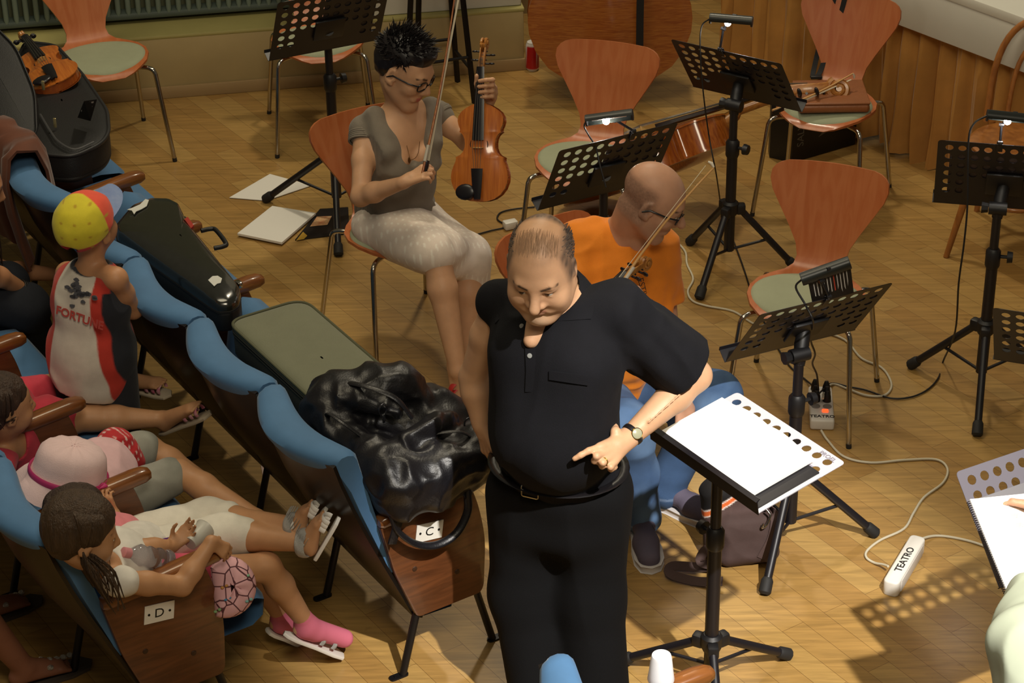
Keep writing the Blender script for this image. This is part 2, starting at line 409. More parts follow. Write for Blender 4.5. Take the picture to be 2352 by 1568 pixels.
# ================================================================== MUSIC STANDS
M_blk = mat('black_powder_coat', '17151a', .42, spec=.5)
M_blk2 = mat('black_plastic', '131214', .5)
M_gry = mat('lavender_grey_enamel', 'a9a6b4', .38, metal=.2)
def holed_plate(w, h, cols=10, rows=6, mask=None, rad=.0145, th=.0016, corner=.03):
    """perforated plate: x -w/2..w/2, v 0..h, both faces and hole walls"""
    b = MB(); px = .0452; py = .0465; x0 = -cols*px/2; y1 = h-.012; y0 = y1-rows*py; nseg = 12
    for zz in (0, 1):
        z = -th*zz
        for i in range(cols):
            for j in range(rows):
                cx = x0+(i+.5)*px; cy = y0+(j+.5)*py
                sq = [(cx-px/2, cy-py/2), (cx+px/2, cy-py/2), (cx+px/2, cy+py/2), (cx-px/2, cy+py/2)]
                if mask and not mask(i, rows-1-j): b.add([(p[0], p[1], z) for p in sq], [(0, 1, 2, 3)]); continue
                per = []
                for k in range(nseg):
                    a = -3*PI/4+2*PI*k/nseg; per.append((math.cos(a), math.sin(a)))
                ring = [(cx+rad*c, cy+rad*s_, z) for c, s_ in per]
                out = []
                for c, s_ in per:
                    q = max(abs(c), abs(s_)); out.append((cx+c/q*px/2, cy+s_/q*py/2, z))
                b.add(ring+out, [(k, (k+1) % nseg, nseg+(k+1) % nseg, nseg+k) for k in range(nseg)])
                if zz == 0: b.add(ring+[(p[0], p[1], -th) for p in ring], [(k, (k+1) % nseg, nseg+(k+1) % nseg, nseg+k) for k in range(nseg)])
        # margins
        q = lambda a, b_, c, d: b.add([(a, c, z), (b_, c, z), (b_, d, z), (a, d, z)], [(0, 1, 2, 3)])
        q(-w/2, w/2, 0, y0); q(-w/2, x0, y0, y1-.02); q(-x0, w/2, y0, y1-.02)
        top = round_poly([(-w/2, y1-.02), (x0, y1-.02), (x0, y1), (-x0, y1), (-x0, y1-.02), (w/2, y1-.02), (w/2, h), (-w/2, h)], [0, 0, 0, 0, 0, 0, corner, corner], 6)
        b.add([(p[0], p[1], z) for p in top], [tuple(range(len(top)))])
    rim = round_poly([(-w/2, 0), (w/2, 0), (w/2, h), (-w/2, h)], [0, 0, corner, corner], 6); n = len(rim)
    b.add([(p[0], p[1], 0) for p in rim]+[(p[0], p[1], -th) for p in rim], [(k, (k+1) % n, n+(k+1) % n, n+k) for k in range(n)])
    return b
MASK = lambda i, r: r <= 2 or (r == 3 and i not in (4, 5)) or i < 2 or i > 7
DESK = {}
def music_stand(key, label, base, D, foot_ang, hub=.30, spread=.30, mpl=None, flat=None, full=True):
    """D = (x, y, z, yaw, tilt, w, h) of the desk's lower edge centre; foot_ang: first leg direction"""
    X, Y, Z, yaw, b, w_, h = D
    t = empty('music_stand', (base[0], base[1], 0), 0, label, 'music stand', 'black perforated music stands')
    rz = rotz(yaw); up = rz @ Vector((0, math.cos(b), math.sin(b))); wx = rz @ Vector((1, 0, 0)); nf = rz @ Vector((0, -math.sin(b), math.cos(b)))
    o = Vector((X-base[0], Y-base[1], Z))
    m = Matrix.Identity(4)
    for i in range(3): m[i][0] = wx[i]; m[i][1] = up[i]; m[i][2] = nf[i]; m[i][3] = o[i]
    DESK[key] = Matrix.Translation((base[0], base[1], 0)) @ m
    pb = holed_plate(w_, h, mask=MASK); pb.v = [tuple(m @ Vector(p)) for p in pb.v]
    dk = pb.build('desk', mpl or M_blk, t, 30)
    lp = MB(); sec = [(0, -.002), (.0, .042), (-.004, .046), (.010, .052), (.012, .050), (.002, .043), (.0025, -.002)]
    P = [[m @ Vector((x, p[0]-.001, p[1])) for p in sec] for x in (-w_/2-.004, -w_/4, 0, w_/4, w_/2+.004)]
    lp.grid(P, thick=.0012); lp.build('lip', M_blk, t, 30)
    c = m @ Vector((0, h*.36, -.006))
    br = MB(); br.v = []; br.box((0, h*.40, -.010), (.13, .11, .012), bev=.004); br.v = [tuple(m @ Vector(p)) for p in br.v]; br.build('bracket', M_blk2, t)
    top = Vector((0, 0, c.z-.055)) if not flat else Vector((0, 0, c.z-.04))
    j = MB(); j.tube([c, c*.5+top*.5-Vector((0, 0, .005)), top-Vector((0, 0, .04))], [.022, .025, .019], 12); j.tube([top+wx*.032, top-wx*.032], .024, 12); j.tube([top+wx*.034, top+wx*.058], [.018, .022], 8); j.build('tilt_joint', M_blk2, t)
    midz = hub+ (top.z-hub)*.62
    MB().tube([top+Vector((0, 0, .005)), (0, 0, midz-.02)], .0165, 12).build('upper_pole', M_blk, t)
    MB().tube([(0, 0, midz), (0, 0, .10)], .0215, 12).build('lower_pole', M_blk, t)
    col = MB(); col.tube([(0, 0, midz-.055), (0, 0, midz-.045), (0, 0, midz+.01), (0, 0, midz+.022)], [.024, .028, .028, .019], 12)
    kd = wx*1.0; col.tube([-kd*.02+Vector((0,0,midz-.01)), -kd*.05+Vector((0,0,midz-.01))], .007, 8); col.tube([-kd*.05+Vector((0,0,midz-.01)), -kd*.07+Vector((0,0,midz-.01))], [.023, .020], 9); col.build('height_collar', M_blk2, t)
    hb = MB(); hb.tube([(0, 0, hub-.035), (0, 0, hub-.02), (0, 0, hub+.015), (0, 0, hub+.025)], [.028, .034, .034, .025], 12)
    for k in range(3):
        a = foot_ang+2*PI*k/3; d = Vector((math.cos(a), math.sin(a), 0)); hb.box(d*.042+Vector((0, 0, hub-.012)), (.038, .036, .046), rotz(a), .008)
    hb.build('hub', M_blk2, t)
    for k in range(3):
        a = foot_ang+2*PI*k/3; d = Vector((math.cos(a), math.sin(a), 0)); s_ = d*.038+Vector((0, 0, hub-.012)); e = d*spread+Vector((0, 0, .016))
        lg = MB().tube([s_, e], .0145, 10).build('leg', M_blk, t)
        dd = (e-s_).normalized(); MB().tube([e-dd*.045, e-dd*.035, e+dd*.004, e+dd*.012], [.0155, .0205, .0215, .014], 10).build('rubber_foot', M_rub, lg)
        mm = s_.lerp(e, .52); MB().tube([mm, Vector((0, 0, .105))+d*.016], .006, 8).build('strut', M_blk, t)
    return t
def ang(c, f): return math.atan2(f[1]-c[1], f[0]-c[0])
music_stand('A', 'black perforated music stand in front of the chair by the radiator, behind the woman', (-.745, 9.02), (-.754, 8.936, .817, R(205), R(63), .485, .345), ang((-.745, 9.02), (-1.05, 9.17)), spread=.36)
music_stand('B', 'black music stand with a glowing lamp behind the bald man in orange', (.348, 7.77), (.319, 7.72, .739, R(207.5), R(62), .49, .346), R(200))
music_stand('C', 'tall black music stand with a lamp, beside the cello lying on the floor', (.895, 8.48), (.962, 8.637, .703, R(147.5), R(53.9), .486, .35), ang((.895, 8.48), (.756, 8.717)), spread=.275)
music_stand('D', 'black music stand with an unlit lamp and a black leaflet, its back to the camera', (.93, 6.52), (.918, 6.654, .708, R(203.6), R(53.8), .486, .35), ang((.93, 6.52), (1.222, 6.564)))
music_stand('E', "conductor's music stand carrying the brightly lit open score", (.598, 5.742), (.546, 5.64, .871, R(-55.5), R(8), .485, .33), ang((.598, 5.742), (.334, 5.884)), hub=.20, spread=.305, mpl=M_gry, flat=True)
text_mesh('embossed_lettering', 'PROEL', .022, mat('engraving_grey', '7d7a86', .5), DESK['E'] @ Matrix.Translation((.185, .312, .0008)), bpy.data.objects['music_stand.004'], True)
music_stand('F', 'black music stand with a glowing lamp at the right, in front of the bentwood chair', (1.75, 7.48), (1.79, 7.60, .725, R(168), R(66), .49, .345), ang((1.735, 7.48), (1.510, 7.680)), spread=.30)
music_stand('G', 'black music stand cut off by the right edge, beside the tripod of the lamp stand', (1.92, 6.50), (1.825, 6.57, .645, R(160), R(58), .49, .345), R(100))
music_stand('H', 'grey music stand at the lower right behind the spiral notebook', (1.62, 5.72), (1.57, 5.42, .70, R(28), R(48), .49, .345), R(100), mpl=mat('shade_darkened_enamel', '6f6b74', .4, metal=.2))  # desk enamel darkened to stand in for lying outside the spot
# ================================================================== THEATRE SEATS
RN = Vector((.848, .53, 0)).normalized(); RA = Vector((-RN.y, RN.x, 0)); RZ = math.atan2(RN.y, RN.x)
OC = Vector((-.36, 5.846, 0)); OD = OC - RN*.866 + RA*.08
M_vel = mat('blue_velvet', '48729c', .75, noise=.10, nscale=5, sheen=.12)
M_shell = mat('black_seat_shell', '16110f', .33, spec=.45)
M_swood = wood('seat_walnut', '54301a', '6d4023', .38, 4, (1.2, 10, 9), coat=.3)
M_arm = wood('armrest_walnut', '6d4020', '8a5629', .28, 4, (1.2, 10, 10), coat=.5)
M_iron = mat('black_iron', '141214', .45, metal=.3)
BACK = [(-.190, .862), (-.182, .874), (-.160, .880), (-.130, .876), (-.112, .862), (-.104, .84)]
def seat_back_x(z): return np.interp(z, [.2, .41, .6, .86], [.0, -.10, -.135, -.19])
def back_plan(t):     # concave plan of a seat back
    return -.062*math.sin(PI*min(1, max(0, t)))**1.15
def make_seat(label, group, end=False):
    t = empty('theatre_seat', (0, 0, 0), 0, label, 'theatre seat', group)
    n = 25; P = []
    # blue padding: closed loop: inner face up from the cushion, over the top, down the outer lip, back inside
    prof = [(-.005, .40), (-.018, .46), (-.038, .55), (-.062, .65), (-.085, .75), (-.100, .82), (-.108, .855), (-.122, .874), (-.145, .880), (-.172, .878), (-.190, .868), (-.197, .853), (-.193, .836), (-.184, .815), (-.148, .74), (-.116, .65), (-.072, .54), (-.036, .45), (-.022, .40)]
    for i in range(n):
        f = i/(n-1); y = .006+.488*f; bx = back_plan(f); e = min(f, 1-f); rnd = max(0, 1-e/.05)**2; row = []
        for k, (x, z) in enumerate(prof):
            fat = 1.0+.45*math.sin(PI*f)**.8 if z > .8 else 1; xx = -.15+(x+.15)*fat; cx_ = np.interp(z, [.40, .87], [-.04, -.15])
            row.append((xx+(cx_-xx)*.22*rnd+bx*min(1, max(0, (z-.20)/.42)), y, z-(.010*rnd if z > .8 else 0)))
        P.append(row)
    b = MB().grid(P, closed_v=True); m_ = len(prof)
    b.f.append(tuple(range(m_))); b.m.append(0); b.f.append(tuple(range((n-1)*m_, n*m_))); b.m.append(0)
    b.build('back_padding', M_vel, t, 50)
    P = []
    sp = [(-.188, .852), (-.168, .78), (-.134, .68), (-.088, .56), (-.028, .42), (.028, .29), (.060, .21), (.085, .20)]
    for i in range(n):
        f = i/(n-1); y = .004+.492*f; bx = back_plan(f); cut = .055*(1-math.sin(PI*f)**.5)
        P.append([(x+bx*min(1, max(0, (z-.20)/.42)), y, z) for x, z in sp])
    MB().grid(P, thick=-.012).build('back_shell', M_shell, t, 70)
    # cushion
    P = []
    for i in range(15):
        f = i/14; y = .035+.43*f; e = min(f, 1-f); rr = max(0, 1-e/.09)**2
        P.append([(.02, y, .30), (.0, y, .42-.02*rr), (.06, y, .435-.03*rr), (.20, y, .438-.03*rr-.008*math.sin(PI*f)), (.36, y, .445-.03*rr), (.44, y, .432-.03*rr), (.474-.01*rr, y, .39), (.466-.01*rr, y, .335), (.42, y, .31), (.02, y, .30)])
    MB().grid(P, thick=0).build('seat_cushion', M_vel, t, 70)
    seat_side(t, 0, True)
    return t
def seat_side(t, y0, legs):
    poly = round_poly([(-.062, .592), (-.02, .41), (.05, .22), (.065, .212), (.285, .215), (.298, .24), (.308, .42), (.285, .55), (.258, .632)], [.01, .03, .02, .01, .02, .02, .06, .06, .02], 5)
    mx = Matrix(((1, 0, 0, 0), (0, 0, 1, y0), (0, 1, 0, 0), (0, 0, 0, 1)))
    MB().prism(poly, -.016, .016, mx, bev=.004).build('side_panel', M_swood, t, 40)
    P = []
    for x, z, hw, hh in ((-.062, .605, .020, .012), (-.05, .606, .024, .02), (.05, .618, .026, .023), (.18, .632, .028, .024), (.27, .640, .028, .024), (.305, .641, .026, .022), (.325, .640, .018, .015), (.330, .640, .006, .006)):
        P.append([(x, y0+hw*c, z+hh*s_) for c, s_ in [(math.copysign(abs(math.cos(a))**.6, math.cos(a)), math.copysign(abs(math.sin(a))**.6, math.sin(a))) for a in [2*PI*k/20 for k in range(20)]]])
    b = MB().grid(P, closed_v=True); b.f.append(tuple(range(20))); b.m.append(0); b.f.append(tuple(range(140, 160))); b.m.append(0)
    b.build('armrest', M_arm, t, 50)
    for x0, x1, dx in ((.062, 0.0, -.03), (.272, .333, .03)):
        lg = MB().tube([(x0, y0, .235), (x1, y0, .004)], .0125, 10).build('leg', M_iron, t)
        MB().prism(round_poly([(-.018, -.013), (.048, -.013), (.048, .013), (-.018, .013)], .013, 4), 0, .006, Matrix.Translation((x1, y0, 0)) @ Matrix.Rotation(0 if dx > 0 else PI, 4, 'Z')).tube([(x1+dx*.9, y0, .005), (x1+dx*.9, y0, .009)], .005, 8).build('floor_flange', M_iron, lg)
    return
def letter_plate(seat, ch):
    m = Matrix(((1, 0, 0, .10), (0, 0, 1, -.0165), (0, 1, 0, .515), (0, 0, 0, 1)))
    m = Matrix(((.99, .14, 0, .105), (0, 0, -1, -.0172), (-.14, .99, 0, .520), (0, 0, 0, 1)))
    p = MB().prism([(-.047, -.031), (.047, -.031), (.047, .031), (-.047, .031)], 0, .0025, m).build('letter_plate', mat('white_letter_plate', 'e6e3da', .5), seat, 0)
    p['label'] = 'white plate with black letter '+ch
    text_mesh('letter', ch, .042, mat('black_letter_paint', '131313', .5), m @ Matrix.Translation((0, -.001, .0028)), p, sx=1.05)
    for sx in (-.033, .033): MB().lathe([(.0, .0024), (.0042, .0026), (.0035, .0042), (0, .0046)], 10, m @ Matrix.Translation((sx, 0, 0))).build('screw', M_iron, p)
    for (x, z) in ((.05, .40), (.20, .33)):
        MB().lathe([(0, 0), (.009, .0), (.008, .002), (0, .003)], 12, Matrix(((1, 0, 0, x), (0, 0, -1, -.016), (0, 1, 0, z), (0, 0, 0, 1)))).build('wood_plug', mat('dark_wood_plug', '3a2415', .5), seat)
GCr = 'blue velvet theatre seats of the front row'; GDr = 'blue velvet theatre seats of the second row'
proto = make_seat('aisle seat of the front row, with the C plate and the black leather bag', GCr)
proto.location = OC; proto.rotation_euler[2] = RZ
def fold_up(seat):
    for ch in seat.children:
        if ch.name.startswith('seat_cushion'):
            me = ch.data.copy(); q = Matrix.Translation((.2, 0, .35)) @ Matrix.Rotation(R(-76), 4, 'Y') @ Matrix.Translation((-.2, 0, -.35)); me.transform(q); ch.data = me
lab = ['second front row seat, under the lower end of the green instrument case', 'third front row seat, under the upper end of the green instrument case', 'front row seat under the glossy black violin case, behind the boy', 'front row seat under the wide end of the glossy black case', 'front row seat with the brown jacket over its back', 'front row seat holding the open black violin case', 'front row seat at the left edge of the picture beyond the open violin case']
rowC_seats = []
for k in range(7): rowC_seats.append(dup(proto, OC+RA*(.502*(k+1)), RZ, lab[k]))
labD = ['aisle seat of the second row, with the D plate', 'second row seat of the child in the pink sun hat', 'second row seat of the girl in flowered sandals', 'second row seat with its armrest below the standing boy', 'second row seat of the woman at the left edge']
dd = []
for k in range(5): dd.append(dup(proto, OD+RA*(.502*k), RZ, labD[k], GDr))
for s_ in [proto]+rowC_seats[:4]: fold_up(s_)
letter_plate(proto, 'C'); letter_plate(dd[0], 'D')
GA = 'theatre seats across the aisle'
AN = Vector((math.cos(R(25)), math.sin(R(25)), 0)); AA = Vector((-AN.y, AN.x, 0))
acr = dup(proto, Vector((.533, 5.028, 0))-AN*.33-AA*.502, R(25), 'theatre seat at the bottom edge with a white cup on its armrest', GA)
seat_side(acr, .502, True)
# ================================================================== SOFT SHAPES: smooth unions of rounded limbs -> one continuous skin
_rt = np.random.RandomState(7).rand(32, 32, 32).astype(np.float32)
def vn(x, y, z):
    """value noise 0..1"""
    x, y, z = np.broadcast_arrays(np.asarray(x, np.float32), np.asarray(y, np.float32), np.asarray(z, np.float32))
    xi = np.floor(x).astype(np.int32); yi = np.floor(y).astype(np.int32); zi = np.floor(z).astype(np.int32)
    fx = x-xi; fy = y-yi; fz = z-zi; fx = fx*fx*(3-2*fx); fy = fy*fy*(3-2*fy); fz = fz*fz*(3-2*fz)
    g = lambda a, b, c: _rt[(xi+a) & 31, (yi+b) & 31, (zi+c) & 31]
    l = lambda a, b, t: a+(b-a)*t
    return l(l(l(g(0,0,0), g(1,0,0), fx), l(g(0,1,0), g(1,1,0), fx), fy), l(l(g(0,0,1), g(1,0,1), fx), l(g(0,1,1), g(1,1,1), fx), fy), fz)
def A3(p): return np.array([p[0], p[1], p[2]], float)
class Soft:
    def __init__(s, k=.02): s.ops = []; s.k = k; s.disp = []; s.paints = []; s.cuts = []
    def op(s, t, fn, lo, hi, k, col): s.ops.append((t, fn, np.array(lo, float), np.array(hi, float), s.k if k is None else k, col)); return s
    def cone(s, a, b, ra, rb=None, k=None, col=None, t='u', flat=None):
        a = A3(a); b = A3(b); rb = ra if rb is None else rb; ba = b-a; l2 = max(ba@ba, 1e-9); m = max(ra, rb)
        def fn(X, Y, Z):
            px = X-a[0]; py = Y-a[1]; pz = Z-a[2]
            h = np.clip((px*ba[0]+py*ba[1]+pz*ba[2])/l2, 0, 1)
            return np.sqrt((px-ba[0]*h)**2+(py-ba[1]*h)**2+(pz-ba[2]*h)**2)-(ra+(rb-ra)*h)
        return s.op(t, fn, np.minimum(a, b)-m, np.maximum(a, b)+m, k, col)
    def chain(s, pts, rs, k=None, col=None):
        for i in range(len(pts)-1): s.cone(pts[i], pts[i+1], rs[i], rs[i+1], k, col)
        return s
    def ell(s, c, r, rot=None, k=None, col=None, t='u'):
        c = A3(c); r = np.array(r, float); Rm = np.array(rot, float) if rot is not None else None
        def fn(X, Y, Z):
            px = X-c[0]; py = Y-c[1]; pz = Z-c[2]
            if Rm is not None: px, py, pz = (Rm[0,0]*px+Rm[1,0]*py+Rm[2,0]*pz, Rm[0,1]*px+Rm[1,1]*py+Rm[2,1]*pz, Rm[0,2]*px+Rm[1,2]*py+Rm[2,2]*pz)
            k0 = np.sqrt((px/r[0])**2+(py/r[1])**2+(pz/r[2])**2); k1 = np.sqrt((px/r[0]**2)**2+(py/r[1]**2)**2+(pz/r[2]**2)**2)
            return k0*(k0-1)/np.maximum(k1, 1e-6)
        m = r.max() if Rm is not None else r
        return s.op(t, fn, c-m, c+m, k, col)
    def box(s, c, r, rot=None, rnd=.01, k=None, col=None, t='u'):
        c = A3(c); r = np.array(r, float)-rnd; Rm = np.array(rot, float) if rot is not None else np.eye(3)
        def fn(X, Y, Z):
            px = X-c[0]; py = Y-c[1]; pz = Z-c[2]
            q = [np.abs(Rm[0,i]*px+Rm[1,i]*py+Rm[2,i]*pz)-r[i] for i in range(3)]
            return np.sqrt(np.maximum(q[0], 0)**2+np.maximum(q[1], 0)**2+np.maximum(q[2], 0)**2)+np.minimum(np.maximum(q[0], np.maximum(q[1], q[2])), 0)-rnd
        m = np.linalg.norm(r)+rnd
        return s.op(t, fn, c-m, c+m, k, col)
    def cut(s, p, n, k=.002):
        """throw away the half-space on the n side of p"""
        s.cuts.append((A3(p), A3(n)/np.linalg.norm(A3(n)), k)); return s
    def wrinkle(s, fn): s.disp.append(fn); return s
    def paint(s, fn): s.paints.append(fn); return s
    def value(s, X, Y, Z, col=False, base=(.5, .5, .5)):
        D = np.full(np.broadcast(X, Y, Z).shape, 9., np.float32)
        if col: Cc = np.tile(np.array(base, np.float32), (len(X), 1))
        for t, fn, lo, hi, k, c in s.ops:
            d = fn(X, Y, Z)
            if t == 'u':
                if col and c is not None:
                    w_ = np.clip(.5+.5*(D-d)/max(k*.35, .002), 0, 1)[:, None]; Cc = Cc*(1-w_)+np.array(lin(c)[:3], np.float32)*w_
                h = np.clip(.5+.5*(D-d)/k, 0, 1); D = D*(1-h)+d*h-k*h*(1-h)
            else:
                h = np.clip(.5-.5*(D+d)/k, 0, 1); D = D*(1-h)-d*h+k*h*(1-h)
        return (D, Cc) if col else D
    def hit(s, px, py, t0=4.0, t1=9.5):
        """first point of the surface seen through a pixel of the photo"""
        d = np.array(ray(px, py)); d = d/d[1]; Yv = np.linspace(t0, t1, 2200); D = s.value(_o[0]+d[0]*Yv, _o[1]+d[1]*Yv, _o[2]+d[2]*Yv); i = int(np.argmax(D < 0)); return Vector(_o+d*Yv[i])
    def mesh(s, res, base='c09070', lap=2):
        u = [o for o in s.ops if o[0] == 'u']
        lo = np.min([o[2] for o in u], 0)-res*3-.012; hi = np.max([o[3] for o in u], 0)+res*3+.012
        n = np.ceil((hi-lo)/res).astype(int)+1
        ax = [(lo[i]+np.arange(n[i])*res).astype(np.float32) for i in range(3)]
        D = np.full(n, .5, np.float32)
        for t, fn, l, h, k, c in s.ops:
            mg = k+res*3
            i0 = np.clip(np.floor((l-mg-lo)/res).astype(int), 0, n-1); i1 = np.clip(np.ceil((h+mg-lo)/res).astype(int)+1, 1, n)
            if np.any(i1 <= i0): continue
            X = ax[0][i0[0]:i1[0]][:, None, None]; Y = ax[1][i0[1]:i1[1]][None, :, None]; Z = ax[2][i0[2]:i1[2]][None, None, :]
            d = fn(X, Y, Z).astype(np.float32); B = D[i0[0]:i1[0], i0[1]:i1[1], i0[2]:i1[2]]
            if t == 'u':
                hh = np.clip(.5+.5*(B-d)/k, 0, 1); B[...] = B*(1-hh)+d*hh-k*hh*(1-hh)
            else:
                hh = np.clip(.5-.5*(B+d)/k, 0, 1); B[...] = B*(1-hh)-d*hh+k*hh*(1-hh)
        if s.disp or s.cuts:
            band = np.argwhere(np.abs(D) < .03+res*2)
            x = ax[0][band[:, 0]]; y = ax[1][band[:, 1]]; z = ax[2][band[:, 2]]; v = D[tuple(band.T)]
            for f in s.disp: v = v+f(x, y, z).astype(np.float32)
            D[tuple(band.T)] = v
            X = ax[0][:, None, None]; Y = ax[1][None, :, None]; Z = ax[2][None, None, :]
            for p, nn, k in s.cuts:
                d = (X-p[0])*nn[0]+(Y-p[1])*nn[1]+(Z-p[2])*nn[2]; np.maximum(D, d.astype(np.float32), out=D)
        D[0], D[-1] = .5, .5; D[:, 0], D[:, -1] = .5, .5; D[:, :, 0], D[:, :, -1] = .5, .5
        ins = D < 0
        acc = np.zeros(tuple(n-1)+(3,), np.float32) if False else None
        # surface nets
        cnt = {}
        sl = lambda a, o: slice(o, a-1+o)
        cell = np.zeros(n-1, bool); tot = np.zeros(n-1, np.int8)
        for o in np.ndindex(2, 2, 2): tot += ins[sl(n[0], o[0]), sl(n[1], o[1]), sl(n[2], o[2])]
        cell = (tot > 0) & (tot < 8); idx = np.argwhere(cell); m = len(idx)
        vid = np.full(n-1, -1, np.int32); vid[cell] = np.arange(m)
        cor = {o: D[idx[:, 0]+o[0], idx[:, 1]+o[1], idx[:, 2]+o[2]] for o in np.ndindex(2, 2, 2)}
        ps = np.zeros((m, 3), np.float32); c = np.zeros(m, np.float32)
        for o in np.ndindex(2, 2, 2):
            for a in range(3):
                if o[a]: continue
                q = list(o); q[a] = 1; q = tuple(q); d0 = cor[o]; d1 = cor[q]; x = (d0 < 0) != (d1 < 0)
                t = np.where(x, d0/np.where(x, d0-d1, 1), 0)
                p = np.tile(np.array(o, np.float32), (m, 1)); p[:, a] = t; ps += p*x[:, None]; c += x
        P = (idx+ps/np.maximum(c, 1)[:, None])*res+lo
        F = []
        for a in range(3):
            b, e = [(1, 2), (2, 0), (0, 1)][a]
            s0 = [slice(None)]*3; s1 = [slice(None)]*3; s0[a] = slice(0, -1); s1[a] = slice(1, None)
            ed = np.argwhere(ins[tuple(s0)] != ins[tuple(s1)]); ed = ed[(ed[:, b] > 0) & (ed[:, e] > 0)]
            ed = ed[(ed[:, b] < n[b]-1) & (ed[:, e] < n[e]-1)]
            fl = ins[tuple(ed.T)]
            def at(db, de): q = ed.copy(); q[:, b] += db; q[:, e] += de; return vid[tuple(q.T)]
            q = np.stack([at(-1, -1), at(0, -1), at(0, 0), at(-1, 0)], 1); q[~fl] = q[~fl][:, ::-1]; F.append(q)
        F = np.concatenate(F); F = F[(F >= 0).all(1)]
        for _ in range(lap):
            E_ = np.concatenate([F[:, [0, 1]], F[:, [1, 2]], F[:, [2, 3]], F[:, [3, 0]]])
            sm = np.zeros((m, 3)); ct = np.zeros(m)
            for a, b in ((0, 1), (1, 0)):
                for i in range(3): sm[:, i] += np.bincount(E_[:, a], P[E_[:, b], i], m)
                ct += np.bincount(E_[:, a], minlength=m)
            P = P*.5+.5*sm/np.maximum(ct, 1)[:, None]
        return P.astype(np.float32), F
    def build(s, name, m, parent=None, res=.005, base='c09070', world=True, lap=2):
        P, F = s.mesh(res, lap=lap)
        me = bpy.data.meshes.new(name); me.vertices.add(len(P)); me.vertices.foreach_set('co', P.ravel())
        me.loops.add(F.size); me.loops.foreach_set('vertex_index', F.ravel().astype(np.int32))
        me.polygons.add(len(F)); me.polygons.foreach_set('loop_start', np.arange(0, F.size, 4, dtype=np.int32)); me.polygons.foreach_set('loop_total', np.full(len(F), 4, np.int32))
        me.update(calc_edges=True); me.polygons.foreach_set('use_smooth', [True]*len(F))
        if s.paints or any(o[5] is not None for o in s.ops) or any(n_.type == 'ATTRIBUTE' for n_ in m.node_tree.nodes):
            X, Y, Z = P.T
            _, Cc = s.value(X, Y, Z, True, lin(base)[:3])
            for f in s.paints:
                w_, c = f(X, Y, Z); w_ = np.clip(w_, 0, 1)[:, None]; Cc = Cc*(1-w_)+np.array(lin(c)[:3])*w_
            at = me.color_attributes.new('Col', 'FLOAT_COLOR', 'POINT')
            at.data.foreach_set('color', np.concatenate([Cc, np.ones((len(P), 1))], 1).astype(np.float32).ravel())
        me.materials.append(m); me.validate()
        return link(me, name, parent, world)
def sph_paint(c, r, col, soft=.3):
    c = A3(c); r = np.array(r, float)*np.ones(3)
    return lambda X, Y, Z: ((1-np.sqrt(((X-c[0])/r[0])**2+((Y-c[1])/r[1])**2+((Z-c[2])/r[2])**2))/soft, col)
def seg_paint(a, b, r, col, soft=.5):
    a = A3(a); b = A3(b); ba = b-a; l2 = max(ba@ba, 1e-9)
    def f(X, Y, Z):
        h = np.clip(((X-a[0])*ba[0]+(Y-a[1])*ba[1]+(Z-a[2])*ba[2])/l2, 0, 1)
        d = np.sqrt((X-a[0]-ba[0]*h)**2+(Y-a[1]-ba[1]*h)**2+(Z-a[2]-ba[2]*h)**2); return ((r-d)/(r*soft), col)
    return f
def fold(amp, sc, seed=0, dirv=None, sharp=1):
    """cloth folds: ridged noise, stretched along dirv"""
    d = None if dirv is None else A3(dirv)/np.linalg.norm(A3(dirv))
    def f(x, y, z):
        if d is not None:
            q = (x*d[0]+y*d[1]+z*d[2])*.75; x = x-d[0]*q; y = y-d[1]*q; z = z-d[2]*q
        wx = vn(x*sc*.6+seed+9, y*sc*.6, z*sc*.6)*1.2
        n = np.abs(2*vn(x*sc+seed+wx, y*sc+wx, z*sc)-1)**sharp; n2 = vn(x*sc*2.3+seed, y*sc*2.3, z*sc*2.3+wx)
        return (n-.45)*amp+(n2-.5)*amp*.35
    return f
# ================================================================== VIOLIN FAMILY
M_vtop = wood('violin_spruce', 'a85a22', 'c0702c', .25, 5, (14, 1.2, 3), coat=.6, bump=.01)
M_vrib = wood('violin_maple', '8a3f18', 'a8561f', .25, 5, (3, 16, 3), coat=.6, bump=.01)
M_ctop = wood('cello_spruce', '9a4f1c', 'b0632a', .25, 5, (14, 1.2, 3), coat=.6, bump=.01)
M_crib = wood('cello_maple', '8c4315', 'ad6222', .22, 7, (2, 10, 2), coat=.7, bump=.01)
M_bback = wood('bass_back_maple', '8a4a22', 'a4662e', .20, 11, (1.0, 11, 1), coat=.8, bump=.01)
M_brib = wood('bass_ribs', '5c3018', '7a4722', .3, 5, (2, 10, 2), coat=.6)
M_ebony = mat('ebony', '17151a', .32, spec=.5)
M_string = mat('string_steel', '9a978f', .3, .9)
M_scr = wood('scroll_maple', '9c5f26', 'b87f3a', .35, 7, (9, 3, 9), coat=.3)
VO = [(0, .004), (.002, .03), (.010, .055), (.026, .078), (.048, .094), (.072, .1025), (.09, .104), (.108, .102), (.128, .095), (.145, .088), (.155, .0865), (.159, .0885), (.1625, .082), (.167, .072), (.178, .062), (.195, .0555), (.21, .0545), (.225, .0565), (.238, .062), (.246, .069), (.2505, .0765), (.254, .0735), (.262, .0745), (.275, .080), (.29, .0835), (.305, .0815), (.322, .071), (.336, .054), (.347, .034), (.3535, .015), (.355, .004)]
